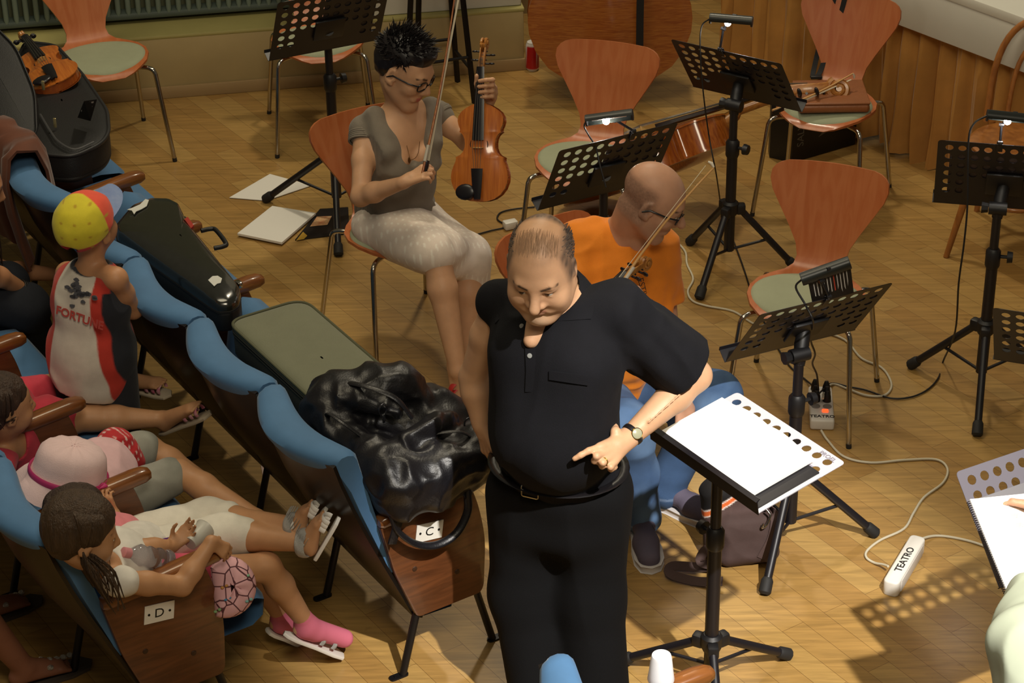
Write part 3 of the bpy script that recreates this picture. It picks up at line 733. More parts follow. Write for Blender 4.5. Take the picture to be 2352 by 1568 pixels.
def violin(root, s=1.0, rib=.031, mats=None, peg=True, strings=True, neck=.132, chin=True, fb=True):
    """local: y along the body from the end button to the scroll, z out of the top"""
    mt, mr, mb = mats
    ol = [(w_*s, y*s) for y, w_ in VO]+[(-w_*s, y*s) for y, w_ in VO[::-1]]
    n = len(ol); cy = .17*s
    def plate(z0, sgn, arch, over):
        P = []
        for y, w_ in VO:
            yy = cy+(y*s-cy)*(1+over*.35); ww = w_*(1+over)+.0012; g = max(0, 1-abs((y-.1775)/.1775)**2.6); row = []
            for u in (-1, -1, -.97, -.88, -.72, -.5, -.25, 0, .25, .5, .72, .88, .97, 1, 1):
                k = len(row); base = 0 if k in (0, 14) else .0038
                hh = arch*(max(0, 1-(abs(u)/.93)**2)**1.35)*g
                row.append((u*ww*s, yy, z0+sgn*(base+hh)*s))
            P.append(row)
        return P
    b = MB()
    b.grid([[(x, y, -rib*s) for x, y in ol], [(x, y, 0) for x, y in ol]], closed_v=True)
    b.build('ribs', mr, root, 50)
    MB().grid(plate(0, 1, .015, .03)).build('top_plate', mt, root, 40)
    MB().grid(plate(-rib*s, -1, .014, .03)).build('back_plate', mb, root, 40)
    L = .355*s
    nk = MB(); nk.tube([(0, L*.985, -.012*s), (0, L+.02*s, -.004*s), (0, L+.03*s, .003*s), (0, L+neck*s, .003*s)], [.016*s, .0125*s, .0115*s, .0105*s], 10)
    nk.build('neck', M_scr, root)
    y0 = L+neck*s
    hd = MB()
    for sx in (-1, 1): hd.box((sx*.0085*s, y0+.035*s, -.006*s), (.005*s, .078*s, .020*s), Matrix.Rotation(R(-16), 3, 'X'), .002*s)
    hd.box((0, y0+.035*s, -.016*s), (.018*s, .075*s, .005*s), Matrix.Rotation(R(-16), 3, 'X'), .001*s)
    c = Vector((0, y0+.088*s, -.026*s))
    pts = []; rs = []
    for k in range(46):
        a = k/45*2*PI*2.1; q = .0215*(1-k/45*.80); pts.append(c+Vector((0, math.cos(a+PI*.55)*q*s, math.sin(a+PI*.55)*q*s))); rs.append(.0075*s*(1-.55*k/45))
    for sx in (-1, 1): hd.tube([p+Vector((sx*(.004+.0085*(i/45))*s, 0, 0)) for i, p in enumerate(pts)], rs, 7)
    hd.tube([c-Vector((.014*s, 0, 0)), c+Vector((.014*s, 0, 0))], .006*s, 10)
    hd.build('scroll', M_scr, root, 50)
    if fb:
        P = []
        for y, hw, z in ((L-.135*s, .021, .026), (L-.02*s, .0175, .019), (y0, .0122, .0135)):
            P.append([(x*hw*s, y, z*s-.0035*s*x*x) for x in (-1, -.5, 0, .5, 1)])
        MB().grid(P, thick=.006*s).build('fingerboard', M_ebony, root)
    MB().grid([[(x*hw*s, y*s, z*s-.004*s*x*x) for x in (-1, -.5, 0, .5, 1)] for y, hw, z in ((.008, .010, .021), (.05, .016, .027), (.118, .021, .031))], thick=.005*s).build('tailpiece', M_ebony, root)
    MB().prism(round_poly([(-.021*s, 0), (-.012*s, 0), (-.01*s, .008*s), (.01*s, .008*s), (.012*s, 0), (.021*s, 0), (.018*s, .02*s), (0.0, .0255*s), (-.018*s, .02*s)], .002*s, 2), -.0015*s, .0015*s, Matrix(((1, 0, 0, 0), (0, 0, -1, .193*s), (0, 1, 0, .0135*s), (0, 0, 0, 1)))).build('bridge', mat('bridge_maple', 'c39a5c', .5), root)
    if strings:
        st = MB()
        for i in range(4):
            x = (-.0165+.011*i)*s; st.tube([(x*.7, .118*s, .031*s), (x, .193*s, .0385*s), (x*.52, y0+.002*s, .0165*s), (x*.3, y0+.035*s, .006*s)], .0007*s+.0002, 5)
        st.build('strings', M_string, root)
    fh = MB()
    for sx in (-1, 1):
        pts = [(sx*(.022+.016*t+.007*math.sin(t*2*PI))*s, (.226-.066*t)*s, 0) for t in [k/10 for k in range(11)]]
        pts = [(p[0], p[1], .0118*s) for p in pts]
        fh.tube(pts, [.002*s if 1 < i < 9 else .0042*s for i in range(11)], 6, flat=.35)
    fh.build('f_holes', M_ebony, root)
    if peg:
        for i, (sx, yy) in enumerate(((1, .012), (-1, .026), (1, .044), (-1, .058))):
            p = Vector((0, y0+yy*s, -.006*s-yy*.29*s)); d = Vector((sx, 0, 0))
            pb = MB(); pb.tube([p-d*.014*s, p+d*.026*s], [.0028*s, .004*s], 8)
            pb.ell(p+d*.035*s, (.011*s, .0045*s, .009*s)); pb.build('peg', M_ebony, root)
    if chin:
        MB().ell((-.045*s, .032*s, .024*s), (.038*s, .030*s, .009*s)).build('chin_rest', M_ebony, root)
def rot_from(y, z):
    y = Vector(y).normalized(); z = Vector(z); x = y.cross(z).normalized(); z = x.cross(y)
    return Matrix((x, y, z)).transposed()
def place(name, label, cat, loc, rm, group=None):
    return empty(name, loc, 0, label, cat, group, rm.to_euler())
VM = (M_vtop, M_vrib, M_vrib); CM = (M_ctop, M_crib, M_crib); BM = (M_ctop, M_brib, M_bback)
# double bass leaning in the recess, its back to us
bL = Vector((.0, .17, .985)); bo = V(1397, 150, 10.33); bo.z = .075
bs = place('double_bass', 'dark varnished double bass leaning in the recess with its back to the room', 'double bass', bo, rot_from(bL, (0.0, 1, -.17)))
violin(bs, 3.55, .055, BM, peg=True, strings=False, chin=False)
MB().tube([(0, -.075/.985, -.1), (0, .01, -.1)], [.006, .012], 8).build('end_pin', M_chrome, bs)
stp = [(-.155+.02, 1.0, -.30), (-.137, .7, -.31), (-.132, .45, -.308), (-.138, .2, -.285), (-.132, .06, -.25)]
MB().grid([[(x-.017+.004*math.sin(y*9), y, z), (x+.017+.004*math.sin(y*9), y, z)] for x, y, z in [tuple(p) for p in spline(stp, 5)]], thick=.003).build('hanging_strap', mat('black_webbing', '121114', .8), bs)
# cello: body on the floor, scroll on the chair seat
P1 = G(1902, 170, .60); P0 = V(1415, 345, 9.02)
cy_ = (P1-P0).normalized()
view = (P0-Vector(_o)).normalized(); up_ = view.cross(cy_); up_ = up_ if up_.z > 0 else -up_
c_n = (up_*.93+Vector((0, 0, .25))-view*-.22).normalized()
c_n = (c_n-cy_*c_n.dot(cy_)).normalized()
clo = place('cello', 'cello lying on the floor with its scroll resting on the chair by the curtain', 'cello', P1-cy_*1.235-c_n*.02, rot_from(cy_, c_n))
violin(clo, 2.16, .056, CM, chin=False, neck=.138)
# ---- straps and case on the chair by the curtain
ch = bpy.data.objects['plywood_chair.004']; cm = Matrix.Translation(ch.location) @ Matrix.Rotation(ch.rotation_euler[2], 4, 'Z')
def onchair(x, y, z): return cm @ Vector((x, y, z))
st = empty('anchor_strap', onchair(-.06, .33, .84), 0, 'black double strap hung over the back of the chair by the curtain', 'strap')
for dx in (0, .045):
    pts = spline([(-.105+dx, .345, .60), (-.085+dx, .352, .78), (-.075+dx, .346, .842), (-.078+dx, .326, .845), (-.092+dx, .302, .75), (-.118+dx*.9, .262, .62), (-.125+dx*.7, .215, .525), (-.118+dx*.4, .17, .50)], 5)
    MB().grid([[onchair(p.x-.011, p.y-.004, p.z), onchair(p.x+.011, p.y-.004, p.z)] for p in pts], thick=.003).build('webbing', MATS['black_webbing'], st, 60, True)
bx = MB(); bx.v = []; bx.box(onchair(-.10, .165, .505), (.05, .022, .014), bev=.004); bx.build('buckle', M_blk2, st, 40, True)
ct = empty('leather_folder', onchair(.03, -.0, .485), 0, 'brown leather folder lying on the seat of the chair by the curtain', 'leather folder')
b = MB(); mxr = (cm.to_3x3() @ rotz(R(24)))
b.box(onchair(.02, -.02, .507), (.30, .25, .040), mxr, .016, seg=4); b.build('folder_body', mat('brown_leather', '8a5430', .42, noise=.12, nscale=9, bump=.12, bscale=120), ct, 50, True)
b = MB(); b.box(onchair(.02, -.02, .5295), (.302, .245, .010), mxr, .005, seg=3); b.build('folder_flap', MATS['brown_leather'], ct, 50, True)
M_bow = wood('bow_stick', '8a4a22', 'a5642e', .35, 6, (6, 6, 6), coat=.3)
M_hair = mat('horse_hair', 'd8cdb4', .6); M_bowl = mat('pale_bow_wood', 'c99b62', .4)
def bow(label, frog, tip, side, stick=None):
    f = Vector(frog); t_ = Vector(tip); d = (t_-f).normalized(); sd = Vector(side); sd = (sd-d*sd.dot(d)).normalized(); L = (t_-f).length
    o = empty('violin_bow', f, 0, label, 'bow')
    pts = [f+d*L*k/12+sd*(.020-.014*math.sin(PI*k/12)+.004*(k/12)) for k in range(13)]
    MB().tube(pts, [.0052-.0022*k/12 for k in range(13)], 8).build('stick', stick or M_bow, o, 60, True)
    MB().grid([[f+d*.03+d.cross(sd)*.005, f+d*.03-d.cross(sd)*.005], [t_-d*.012+d.cross(sd)*.004, t_-d*.012-d.cross(sd)*.004]], thick=.0012).build('hair_ribbon', M_hair, o, 0, True)
    b = MB(); mm = frame(f+d*.028+sd*.008, d, sd); b.box((0, 0, 0), (.055, .014, .020), bev=.003); b.v = [tuple(mm @ Vector(p)) for p in b.v]; b.build('frog', M_ebony, o, 40, True)
    MB().tube([f+d*.05+sd*.019, f+d*.11+sd*.016], .0066, 8).build('grip', mat('bow_grip', 'b9b2a4', .4), o, 60, True)
    MB().tube([t_+sd*.023, t_+d*.006+sd*.010, t_+d*.004-sd*.002], [.0035, .0055, .003], 8).build('tip', mat('bow_tip_ivory', 'ded5c4', .5), o, 60, True)
    return o
bow('pale bow resting across the brown leather folder on the chair by the curtain', V(1775, 263, 8.89), G(1960, 180, .585), (0, 0, 1), M_bowl)
# black carton under that chair
bxo = empty('carton_box', G(1870, 345), 0, 'black printed carton box standing under the chair by the curtain', 'box')
b0 = G(1808, 375); b1 = G(1962, 330); bd = (b1-b0).normalized(); bn = Vector((-bd.y, bd.x, 0))
pl = [(0, 0), (.37, 0), (.37, .16), (.05, .16), (0, .11)]; pl = [(0, 0), (.36, 0), (.36, .15), (-.02, .15), (-.05, .1)]
mx = Matrix((( bd.x, bn.x, 0, b0.x+.02), (bd.y, bn.y, 0, b0.y), (0, 0, 1, 0), (0, 0, 0, 1)))
MB().prism(pl, .001, .27, mx, bev=.004).build('carton', mat('black_carton', '101013', .45), bxo, 40, True)
fm = Matrix(((bd.x, 0, -bn.x, b0.x+.02-bn.x*-.0), (bd.y, 0, -bn.y, b0.y), (0, 1, 0, 0), (0, 0, 0, 1)))
fm = fm @ Matrix.Translation((0, 0, .0008))
text_mesh('lettering', 'SALVI', .052, mat('carton_grey_print', '66655e', .6), fm @ Matrix.Translation((.045, .135, 0)) @ Matrix.Rotation(PI/2, 4, 'Z'), bxo, True)
def star4(cx, cy, r, a0):
    return [(cx+math.cos(a0+k*PI/3)*(r if k % 2 == 0 else r*.22), cy+math.sin(a0+k*PI/3)*(r if k % 2 == 0 else r*.22)) for k in range(6)]
b = MB()
for cx, cy, r_, a in ((.225, .14, .095, PI/2), (.145, .19, .05, PI/2), (.30, .225, .055, PI/2)): b.add([tuple(fm @ Vector((x, y, 0))) for x, y in star4(cx, cy, r_, a)], [(0, 1, 5), (1, 2, 3), (3, 4, 5), (1, 3, 5)])
b.build('printed_stars', MATS['carton_grey_print'], bxo, 0, True)
# drink can by the bass
tag(MB().lathe([(.0, .0), (.024, 0), (.030, .008), (.033, .018), (.033, .128), (.030, .137), (.026, .146), (.026, .148), (.024, .145), (0, .145)], 24).build('drink_can', None or vcol_mat('can_print', .3)), 'red and white drink can on the floor beside the double bass', 'can')
can = bpy.data.objects['drink_can']; can.location = G(1223, 160)
ca = can.data.color_attributes.new('Col', 'FLOAT_COLOR', 'POINT')
for i, v in enumerate(can.data.vertices):
    a = math.atan2(v.co.y, v.co.x); wv = math.sin(a*1.0+v.co.z*26)
    ca.data[i].color = lin('d9d6d2') if (v.co.z > .136 or v.co.z < .01 or .35 < wv < .75) else lin('b3161c')
# tall black stool behind the woman
stl = empty('bar_stool', (G(940, 250)+G(1088, 237)+G(1050, 186))/3, 0, 'tall black bass stool against the wall behind the woman', 'stool')
fs = [G(932, 262), G(1090, 237), G(1051, 188), G(958, 200)]
cc = (fs[0]+fs[1]+fs[2]+fs[3])/4; tops = [cc+(f-cc)*.62+Vector((0, 0, .78)) for f in fs]
for f, t_ in zip(fs, tops): MB().tube([f, t_], .0135, 4).build('leg', M_iron, stl, 0, True)
for i in range(4):
    j = (i+1) % 4; f = .22 if i % 2 else .30
    MB().tube([fs[i].lerp(tops[i], f), fs[j].lerp(tops[j], f)], .008, 8).build('stretcher', M_iron, stl, 60, True)
    MB().tube([fs[i].lerp(tops[i], .98), fs[j].lerp(tops[j], .98)], .010, 8).build('seat_rail', M_iron, stl, 60, True)
MB().lathe([(0, 0), (.17, 0), (.18, .012), (.18, .04), (.165, .055), (0, .06)], 28, Matrix.Translation(cc+Vector((0, 0, .785)))).build('round_seat', mat('black_vinyl', '151416', .4), stl, 50, True)
# bentwood chair at the right edge
M_bent = wood('bentwood_beech', '8a5426', 'a86c34', .3, 5, (4, 4, 2), coat=.5)
bw = empty('bentwood_chair', G(2290, 590), R(0), 'bentwood chair with a curved hoop back at the right edge, by the curtain', 'bentwood chair')
O = G(2318, 560); O.z = 0
def bwp(x, y, z): q = rotz(R(-24)) @ Vector((x, y, 0)); return O+q+Vector((0, 0, z))
MB().lathe([(0, .445), (.17, .447), (.195, .455), (.205, .462), (.205, .468), (.19, .475), (.16, .470), (0, .466)], 32, Matrix.Translation(O)).build('seat', M_bent, bw, 50, True)
for sx in (-1, 1):
    MB().tube([bwp(sx*.155, -.13, .455), bwp(sx*.175, -.165, .22), bwp(sx*.215, -.215, 0)], [.017, .0155, .0125], 10).build('leg', M_bent, bw, 60, True)
    MB().tube([bwp(sx*.16, .19, .46), bwp(sx*.17, .20, .22), bwp(sx*.20, .25, 0)], [.016, .0155, .013], 10).build('leg', M_bent, bw, 60, True)
arc = lambda rr, yy, z0, z1, n=22: [bwp(math.cos(PI*k/n)*rr, yy+.10*max(0, math.sin(PI*k/n))**.6, z0+(z1-z0)*math.sin(PI*k/n)**.55) for k in range(n+1)]
MB().tube(arc(.185, .19, .45, .90), .0145, 10).build('back_hoop', M_bent, bw, 60, True)
MB().tube(arc(.10, .185, .46, .80), .011, 10).build('inner_hoop', M_bent, bw, 60, True)
MB().tube([bwp(math.cos(2*PI*k/32)*.165, math.sin(2*PI*k/32)*.165+.01, .235) for k in range(33)], .0115, 8).build('ring_stretcher', M_bent, bw, 60, True)
# ================================================================== SHEETS ON THE FLOOR
M_paper = mat('sheet_paper', 'e2dfd8', .7); M_ink = mat('music_ink', '6b6a70', .7); M_inkl = mat('pale_ink', 'a9a7a6', .7)
def sheet(name, label, cat, c4, th=.002, lines=11, ink=M_ink, curl=0, group=None, notes=True):
    """c4: four world corners TL TR BR BL of a sheet"""
    c4 = [Vector(p) for p in c4]; o = empty(name, c4[3], 0, label, cat, group)
    nrm = (c4[1]-c4[0]).cross(c4[3]-c4[0]).normalized(); nrm = nrm if nrm.z > 0 else -nrm
    def at(u, v): return c4[0]*(1-u)*(1-v)+c4[1]*u*(1-v)+c4[2]*u*v+c4[3]*(1-u)*v + nrm*(curl*(u-.5)**2*4*(1 if u < .5 else .4))
    MB().grid([[at(i/8, j/8)+nrm*th for j in range(9)] for i in range(9)], thick=th).build('paper', M_paper, o, 30, True)
    if lines:
        b = MB(); rg = random.Random(len(label))
        for k in range(lines):
            v = .08+.86*k/lines
            for q in range(5):
                vv = v+q*.0095; b.add([at(.07, vv)+nrm*(th+.0004), at(.93, vv)+nrm*(th+.0004), at(.93, vv+.0026)+nrm*(th+.0004), at(.07, vv+.0026)+nrm*(th+.0004)], [(0, 1, 2, 3)])
            if notes:
                u = .1
                while u < .9:
                    vv = v+rg.uniform(-.006, .038); b.add([at(u, vv)+nrm*(th+.0005), at(u+.011, vv)+nrm*(th+.0005), at(u+.011, vv+.009)+nrm*(th+.0005), at(u, vv+.009)+nrm*(th+.0005)], [(0, 1, 2, 3)])
                    b.add([at(u+.009, vv)+nrm*(th+.0005), at(u+.011, vv)+nrm*(th+.0005), at(u+.011, vv-.028)+nrm*(th+.0005), at(u+.009, vv-.028)+nrm*(th+.0005)], [(0, 1, 2, 3)]); u += rg.uniform(.022, .05)
        b.build('printed_music', ink, o, 0, True)
    return o
sheet('music_sheet', 'white music sheet on the floor, partly under the foot of a stand', 'sheet music', [G(527, 456), G(620, 402), G(716, 428), G(612, 463)], .003, 9, M_inkl)
sheet('music_booklet', 'thin white music booklet lying open on the floor behind the green case', 'sheet music', [G(546, 545), G(626, 482), G(726, 498), G(648, 566)], .010, 10, M_inkl)
fo = empty('picture_folder', G(750, 520), 0, 'black folder with a colourful picture under the chair of the woman', 'folder')
f4 = [G(678, 553), G(735, 482), G(800, 478), G(803, 538)]
MB().prism([(p.x, p.y) for p in f4][::-1], .0005, .006).build('cover', mat('black_glossy_card', '151213', .35), fo, 30, True)
vb = MB(); q4 = [G(712, 520, .0075), G(728, 497, .0075), G(762, 496, .0075), G(752, 516, .0075)]; vb.add(q4, [(0, 1, 2, 3)]); vb.build('printed_picture', mat('warm_print', 'b0603a', .5, col2='d9b98a', nscale=30), fo, 0, True)
vb = MB(); q4 = [G(680, 552, .0075), G(696, 532, .0075), G(706, 541, .0075), G(698, 549, .0075)]; vb.add(q4, [(0, 1, 2, 3)]); vb.build('yellow_print', mat('yellow_print', 'b08a2e', .5), fo, 0, True)
tag(MB().prism([(p.x, p.y) for p in (G(570, 1010), G(602, 1030), G(622, 1085), G(606, 1110), G(598, 1060))][::-1], .0005, .0025).build('paper_scrap', mat('pinkish_paper', 'd8bdb4', .7)), 'pinkish paper scrap on the floor under the front row', 'paper')
# ================================================================== WHAT STANDS ON THE DESKS
def desk_pt(key, x, y, z=0): return DESK[key] @ Vector((x, y, z))
M_dark = mat('dark_booklet_cover', '2b2524', .6, noise=.1)
for key, x, y, w_, h_, lab, col in (('A', .085, .165, .23, .30, 'dark booklet standing on the right half of the stand behind the woman', M_dark), ('B', .095, .150, .24, .27, 'dark booklet standing on the stand behind the bald man', M_dark), ('C', .10, .15, .25, .27, 'dark folder standing on the tall stand beside the cello', M_dark), ('F', .00, .14, .40, .265, 'open printed booklet standing on the lamp stand at the right', mat('printed_booklet', '4a3a36', .6, col2='1c1718', nscale=28)), ('H', .0, .13, .45, .25, 'added grey folder blocking light through the holes of the grey stand', mat('added_grey_folder', '6a686c', .6)), ('D', .03, .145, .42, .27, 'grey music booklet standing on the stand with the black leaflet', mat('grey_booklet', '5c5455', .6))):  # folder on H is added, unseen, to block light through the holes
    sgn = -1
    b = MB(); b.box((sgn*x, y, .006), (w_, h_, .006), bev=.002); b.v = [tuple(DESK[key] @ Vector(p)) for p in b.v]
    tag(b.build('music_booklet', col, None, 30), lab, 'booklet')
# the conductor's score
fm = DESK['E']
tag_f = empty('black_folder', desk_pt('E', .03, .14, .004), 0, "black folder lying under the open score on the conductor's stand", 'folder')
b = MB(); b.box((.035, .125, .0055), (.39, .235, .006), bev=.002); b.v = [tuple(fm @ Vector(p)) for p in b.v]; b.build('cover', mat('black_folder_card', '1d1b1e', .5), tag_f, 30, True)
b = MB(); b.box((.050, .120, .002), (.385, .235, .0016)); b.v = [tuple(fm @ Vector(p)) for p in b.v]; b.build('papers', M_paper, tag_f, 0, True)
sco = empty('open_score', desk_pt('E', 0, .14, .01), 0, "open white score, brightly lit, on the conductor's music stand", 'score')
for s_, nm in ((-1, 'left'), (1, 'right')):
    P = []
    for i in range(13):
        u = i/12; x = -.022+s_*u*.208; z = .011+.016*math.sin(PI*min(1, u*1.25+.05))*(1-.45*u)+.002
        P.append([tuple(fm @ Vector((x, (.012+.250*j/8)+(.006*(1-u) if j == 8 else 0), z))) for j in range(9)])
    MB().grid(P, thick=(.009 if s_ < 0 else -.009)).build('page_block', mat('score_paper', 'f2f0ec', .6), sco, 40, True)
    b = MB()
    for k in range(9):
        yy = .035+.026*k
        for q in range(5):
            v_ = [tuple(fm @ Vector((-.022+s_*u*.208, yy+q*.0028+dy, .0113+.016*math.sin(PI*min(1, u*1.25+.05))*(1-.45*u)+.0035))) for u in (.12, .25, .38, .5, .62, .75, .9) for dy in (0, .0006)]
            b.add(v_, [(2*i, 2*i+1, 2*i+3, 2*i+2) for i in range(6)])
    b.build('printed_music', mat('score_ink', 'a8a6a4', .7), sco, 0, True)
# ================================================================== CLIP LAMPS
def clip_lamp(key, label, a, b_, clipx, lit, openv, coldir=None, shade_r=.020):
    top = desk_pt(key, clipx, DESKH[key], -.001); A = Vector(a); B = Vector(b_); ax = (B-A).normalized(); mid = (A+B)/2
    o = empty('clip_lamp', top, 0, label, 'lamp', 'clip lamps on the music stands')
    dn = DESK[key].to_3x3() @ Vector((0, 1, 0)); nf = DESK[key].to_3x3() @ Vector((0, 0, 1)); wx = DESK[key].to_3x3() @ Vector((1, 0, 0))
    b = MB(); fr = DESK[key].to_3x3()
    b.box(top-dn*.012+nf*.006, (.022, .040, .004), fr, .0015); b.box(top-dn*.012-nf*.006, (.022, .040, .004), fr, .0015); b.tube([top+nf*.008+dn*.006, top-nf*.008+dn*.006], .006, 8)
    b.build('clip', M_blk2, o, 40, True)
    ov = Vector(openv); ov = (ov-ax*ov.dot(ax)).normalized()
    j0 = top+dn*.012; att = mid-ov*shade_r*.9+ax*.012; el = j0.lerp(att, .5)+wx*.022+nf*.012
    am = mat('lamp_arm_metal', '3a3a3e', .25, .8)
    MB().tube([j0, el], .0048, 8).build('arm', am, o, 60, True); MB().tube([el, att], .0048, 8).build('arm', am, o, 60, True)
    jb = MB(); jb.tube([el-wx*.009, el+wx*.009], .007, 10); jb.tube([j0-wx*.008, j0+wx*.008], .0065, 10); jb.tube([att-wx*.008, att+wx*.008], .0065, 10); jb.build('joint', mat('lamp_joint', '4c4c50', .25, .8), o, 60, True)
    sd = ax.cross(ov).normalized(); L = (B-A).length
    P = []
    for i in (0, 1):
        row = []
        for k in range(17):
            a_ = PI*.5+R(25) + (2*PI-PI-R(50))*k/16
            a_ = R(55)+R(250)*k/16
            row.append((A if i == 0 else B)+ov*math.cos(a_)*shade_r+sd*math.sin(a_)*shade_r)
        P.append(row)
    MB().grid(P, thick=.0015).build('shade', mat('lamp_shade_black', '1c201e', .35), o, 60, True)
    for p in (A, B): MB().tube([p-ax*.003, p+ax*.003], shade_r*1.04, 20).build('end_cap', M_blk2, o, 50, True)
    MB().tube([mid-ax*L*.38, mid+ax*L*.38], .0055, 8).build('tube', mat('lamp_reflector', 'bdbdbd', .2, .9), o, 60, True)
    bp = mid-ax*.012+ov*.013
    bm = mat('lit_lamp_bulb', 'ffffff', .4, emit='fff6ea', estr=160) if lit else mat('unlit_lamp_bulb', 'c8c8c4', .3)
    MB().ell(bp, (.0125, .0125, .0125)).build('bulb', bm, o, 60, True)
    if lit:
        l = bpy.data.lights.new('lamp_light', 'POINT'); l.energy = .9; l.color = (1, .93, .85); l.shadow_soft_size = .008
        lo = bpy.data.objects.new('lamp_light', l); C.objects.link(lo); lo.location = bp+ov*.012
    return o, A
DESKH = dict(A=.345, B=.346, C=.35, D=.35, E=.33, F=.345, G=.345, H=.345)
def topY(key): return desk_pt(key, 0, DESKH[key]).y
yb, yc, yd, yf = topY('B'), topY('C'), topY('D'), topY('F')
lB, eB = clip_lamp('B', 'glowing black clip lamp on the music stand behind the bald man', V(1347, 277, yb-.0), V(1452, 263, yb-.02), -.055, True, (-.1, -.75, -.6))
lC, eC = clip_lamp('C', 'black clip lamp on the tall stand beside the cello, its bulb shining downward', V(1632, 42, yc-.02), V(1727, 50, yc-.06), .02, True, (.1, -.35, -.95))
lD, eD = clip_lamp('D', 'unlit black clip lamp with a leaflet on the stand in front of the empty chair', V(1842, 641, yd), V(1950, 603, yd+.01), -.0, False, (.1, .8, -.6))
lF, eF = clip_lamp('F', 'glowing black clip lamp on the stand at the right edge', V(2268, 265, yf), V(2378, 277, yf-.02), .03, True, (0, -.5, -.85), .016)
lH, eH = clip_lamp('H', 'black jointed clip lamp on the grey stand at the lower right', desk_pt('H', .10, .36, .10), desk_pt('H', .21, .37, .11), .04, False, (0, 0, -1))
lf = empty('leaflet', V(1905, 650, yd+.0), 0, 'black printed leaflet tucked under the unlit clip lamp', 'leaflet')
q = [V(1857, 652, yd+.012), V(1953, 606, yd+.012), V(1961, 672, yd+.004), V(1866, 697, yd+.004)]
def lq(u, v, dz=0): return (q[0]*(1-u)*(1-v)+q[1]*u*(1-v)+q[2]*u*v+q[3]*(1-u)*v)+Vector((0, -1, .4))*(.010*math.sin(PI*u)*.4+dz)
MB().grid([[lq(i/6, j/4) for j in range(5)] for i in range(7)], thick=.0008).build('page', mat('black_leaflet_paper', '17120f', .4), lf, 40, True)
b = MB(); b2 = MB(); rg = random.Random(3)
for i in range(11):
    u = .10+.078*i; v0 = .08+.04*rg.random(); 
    (b if i != 6 else b2).add([lq(u, v0, .0012), lq(u+.022, v0, .0012), lq(u+.022, v0+rg.uniform(.4, .8), .0012), lq(u, v0+.6, .0012)], [(0, 1, 2, 3)])
b.build('printed_lines', mat('white_print', 'a9a49c', .6), lf, 0, True); b2.build('red_lines', mat('red_print', 'b03a22', .6), lf, 0, True)
# ================================================================== CASES AND BAGS ON THE FRONT ROW
def rowC(x, y, z=0): return OC+RN*x+RA*y+Vector((0, 0, z))
def rowD(x, y, z=0): return OD+RN*x+RA*y+Vector((0, 0, z))
RM = Matrix((RN, RA, (0, 0, 1))).transposed()
M_carbon = mat('glossy_black_case_shell', '1f201c', .20, coat=.8, noise=.12, nscale=40)
M_caseb = mat('black_case_base', '121212', .5)
zc = .80
pc = [G(x, y, zc) for x, y in ((268, 528), (262, 508), (300, 462), (345, 445), (384, 446), (408, 458), (422, 487), (424, 500), (440, 516), (552, 655), (546, 676), (528, 688), (500, 690), (478, 678))]
cxm = sum((Vector((p.x, p.y)) for p in pc), Vector((0, 0)))/len(pc)
vc = empty('violin_case', rowC(.05, 2.0, .66), 0, 'glossy black tapered violin case with white stickers on the front row', 'violin case')
ol = round_poly([(p.x, p.y) for p in pc][::-1], .012, 3)
def dome(ol, z0, zt, inset, rise, b):
    n = len(ol); rings = []
    c = Vector((sum(p[0] for p in ol)/n, sum(p[1] for p in ol)/n))
    for f, z in ((1, z0), (1, zt-inset), (.985, zt-inset*.4), (.955, zt-.004), (.90, zt+rise*.15), (.75, zt+rise*.5), (.5, zt+rise*.85), (.25, zt+rise), (.02, zt+rise*1.02)):
        rings.append([tuple((Vector(p)-c)*f+c)+(z,) for p in ol])
    b.grid(rings, closed_v=True); return b
dome(ol, zc-.045, zc-.004, .030, .020, MB()).build('lid', M_carbon, vc, 60, True)
b = MB(); b.prism(ol, zc-.125, zc-.048, bev=.012); b.build('base', M_caseb, vc, 50, True)
MB().prism([tuple((Vector(p)-cxm)*1.006+cxm) for p in ol], zc-.052, zc-.044).build('seam_rubber', M_rub, vc, 30, True)
h0, h1 = G(462, 530, zc-.06), G(492, 570, zc-.06); hd_ = (h1-h0).normalized(); hn = Vector((hd_.y, -hd_.x, 0)); hn = hn if hn.x > 0 else -hn
MB().tube(spline([h0, h0+hn*.035, h0+hn*.05+hd_*.02, h1+hn*.05-hd_*.02, h1+hn*.035, h1], 5), .0085, 10).build('handle', M_caseb, vc, 60, True)
for px, py in ((424, 506), (548, 652)):
    p = G(px, py, zc-.045); MB().box(p, (.02, .03, .022), rotz(R(40)), .004).build('latch', M_chrome, vc, 40, True)
b = MB()
def flatpoly(pts, z, col, name, par, th=.0008):
    w_ = [G(x, y, z) for x, y in pts]; return MB().prism([(p.x, p.y) for p in w_][::-1], z, z+th).build(name, col, par, 0, True)
M_stk = mat('white_sticker', 'cfd0ca', .45)
flatpoly(((292, 482), (304, 478), (322, 470), (334, 458), (342, 460), (337, 474), (325, 481), (313, 486), (308, 493), (303, 484)), zc+.0095, M_stk, 'sticker', vc, .002)
flatpoly(((478, 644), (488, 635), (500, 634), (510, 640), (507, 650), (499, 652), (492, 658), (486, 652)), zc+.0065, M_stk, 'sticker', vc, .002)
rb = MB(); qd = [G(x, y, zc-.0275) for x, y in ((425, 520), (433, 515), (447, 535), (440, 541))]
o = MB().prism([(p.x, p.y) for p in qd][::-1], zc-.008, zc+.003).build('red_label', mat('red_label', '9c2a1e', .5), vc, 0, True)
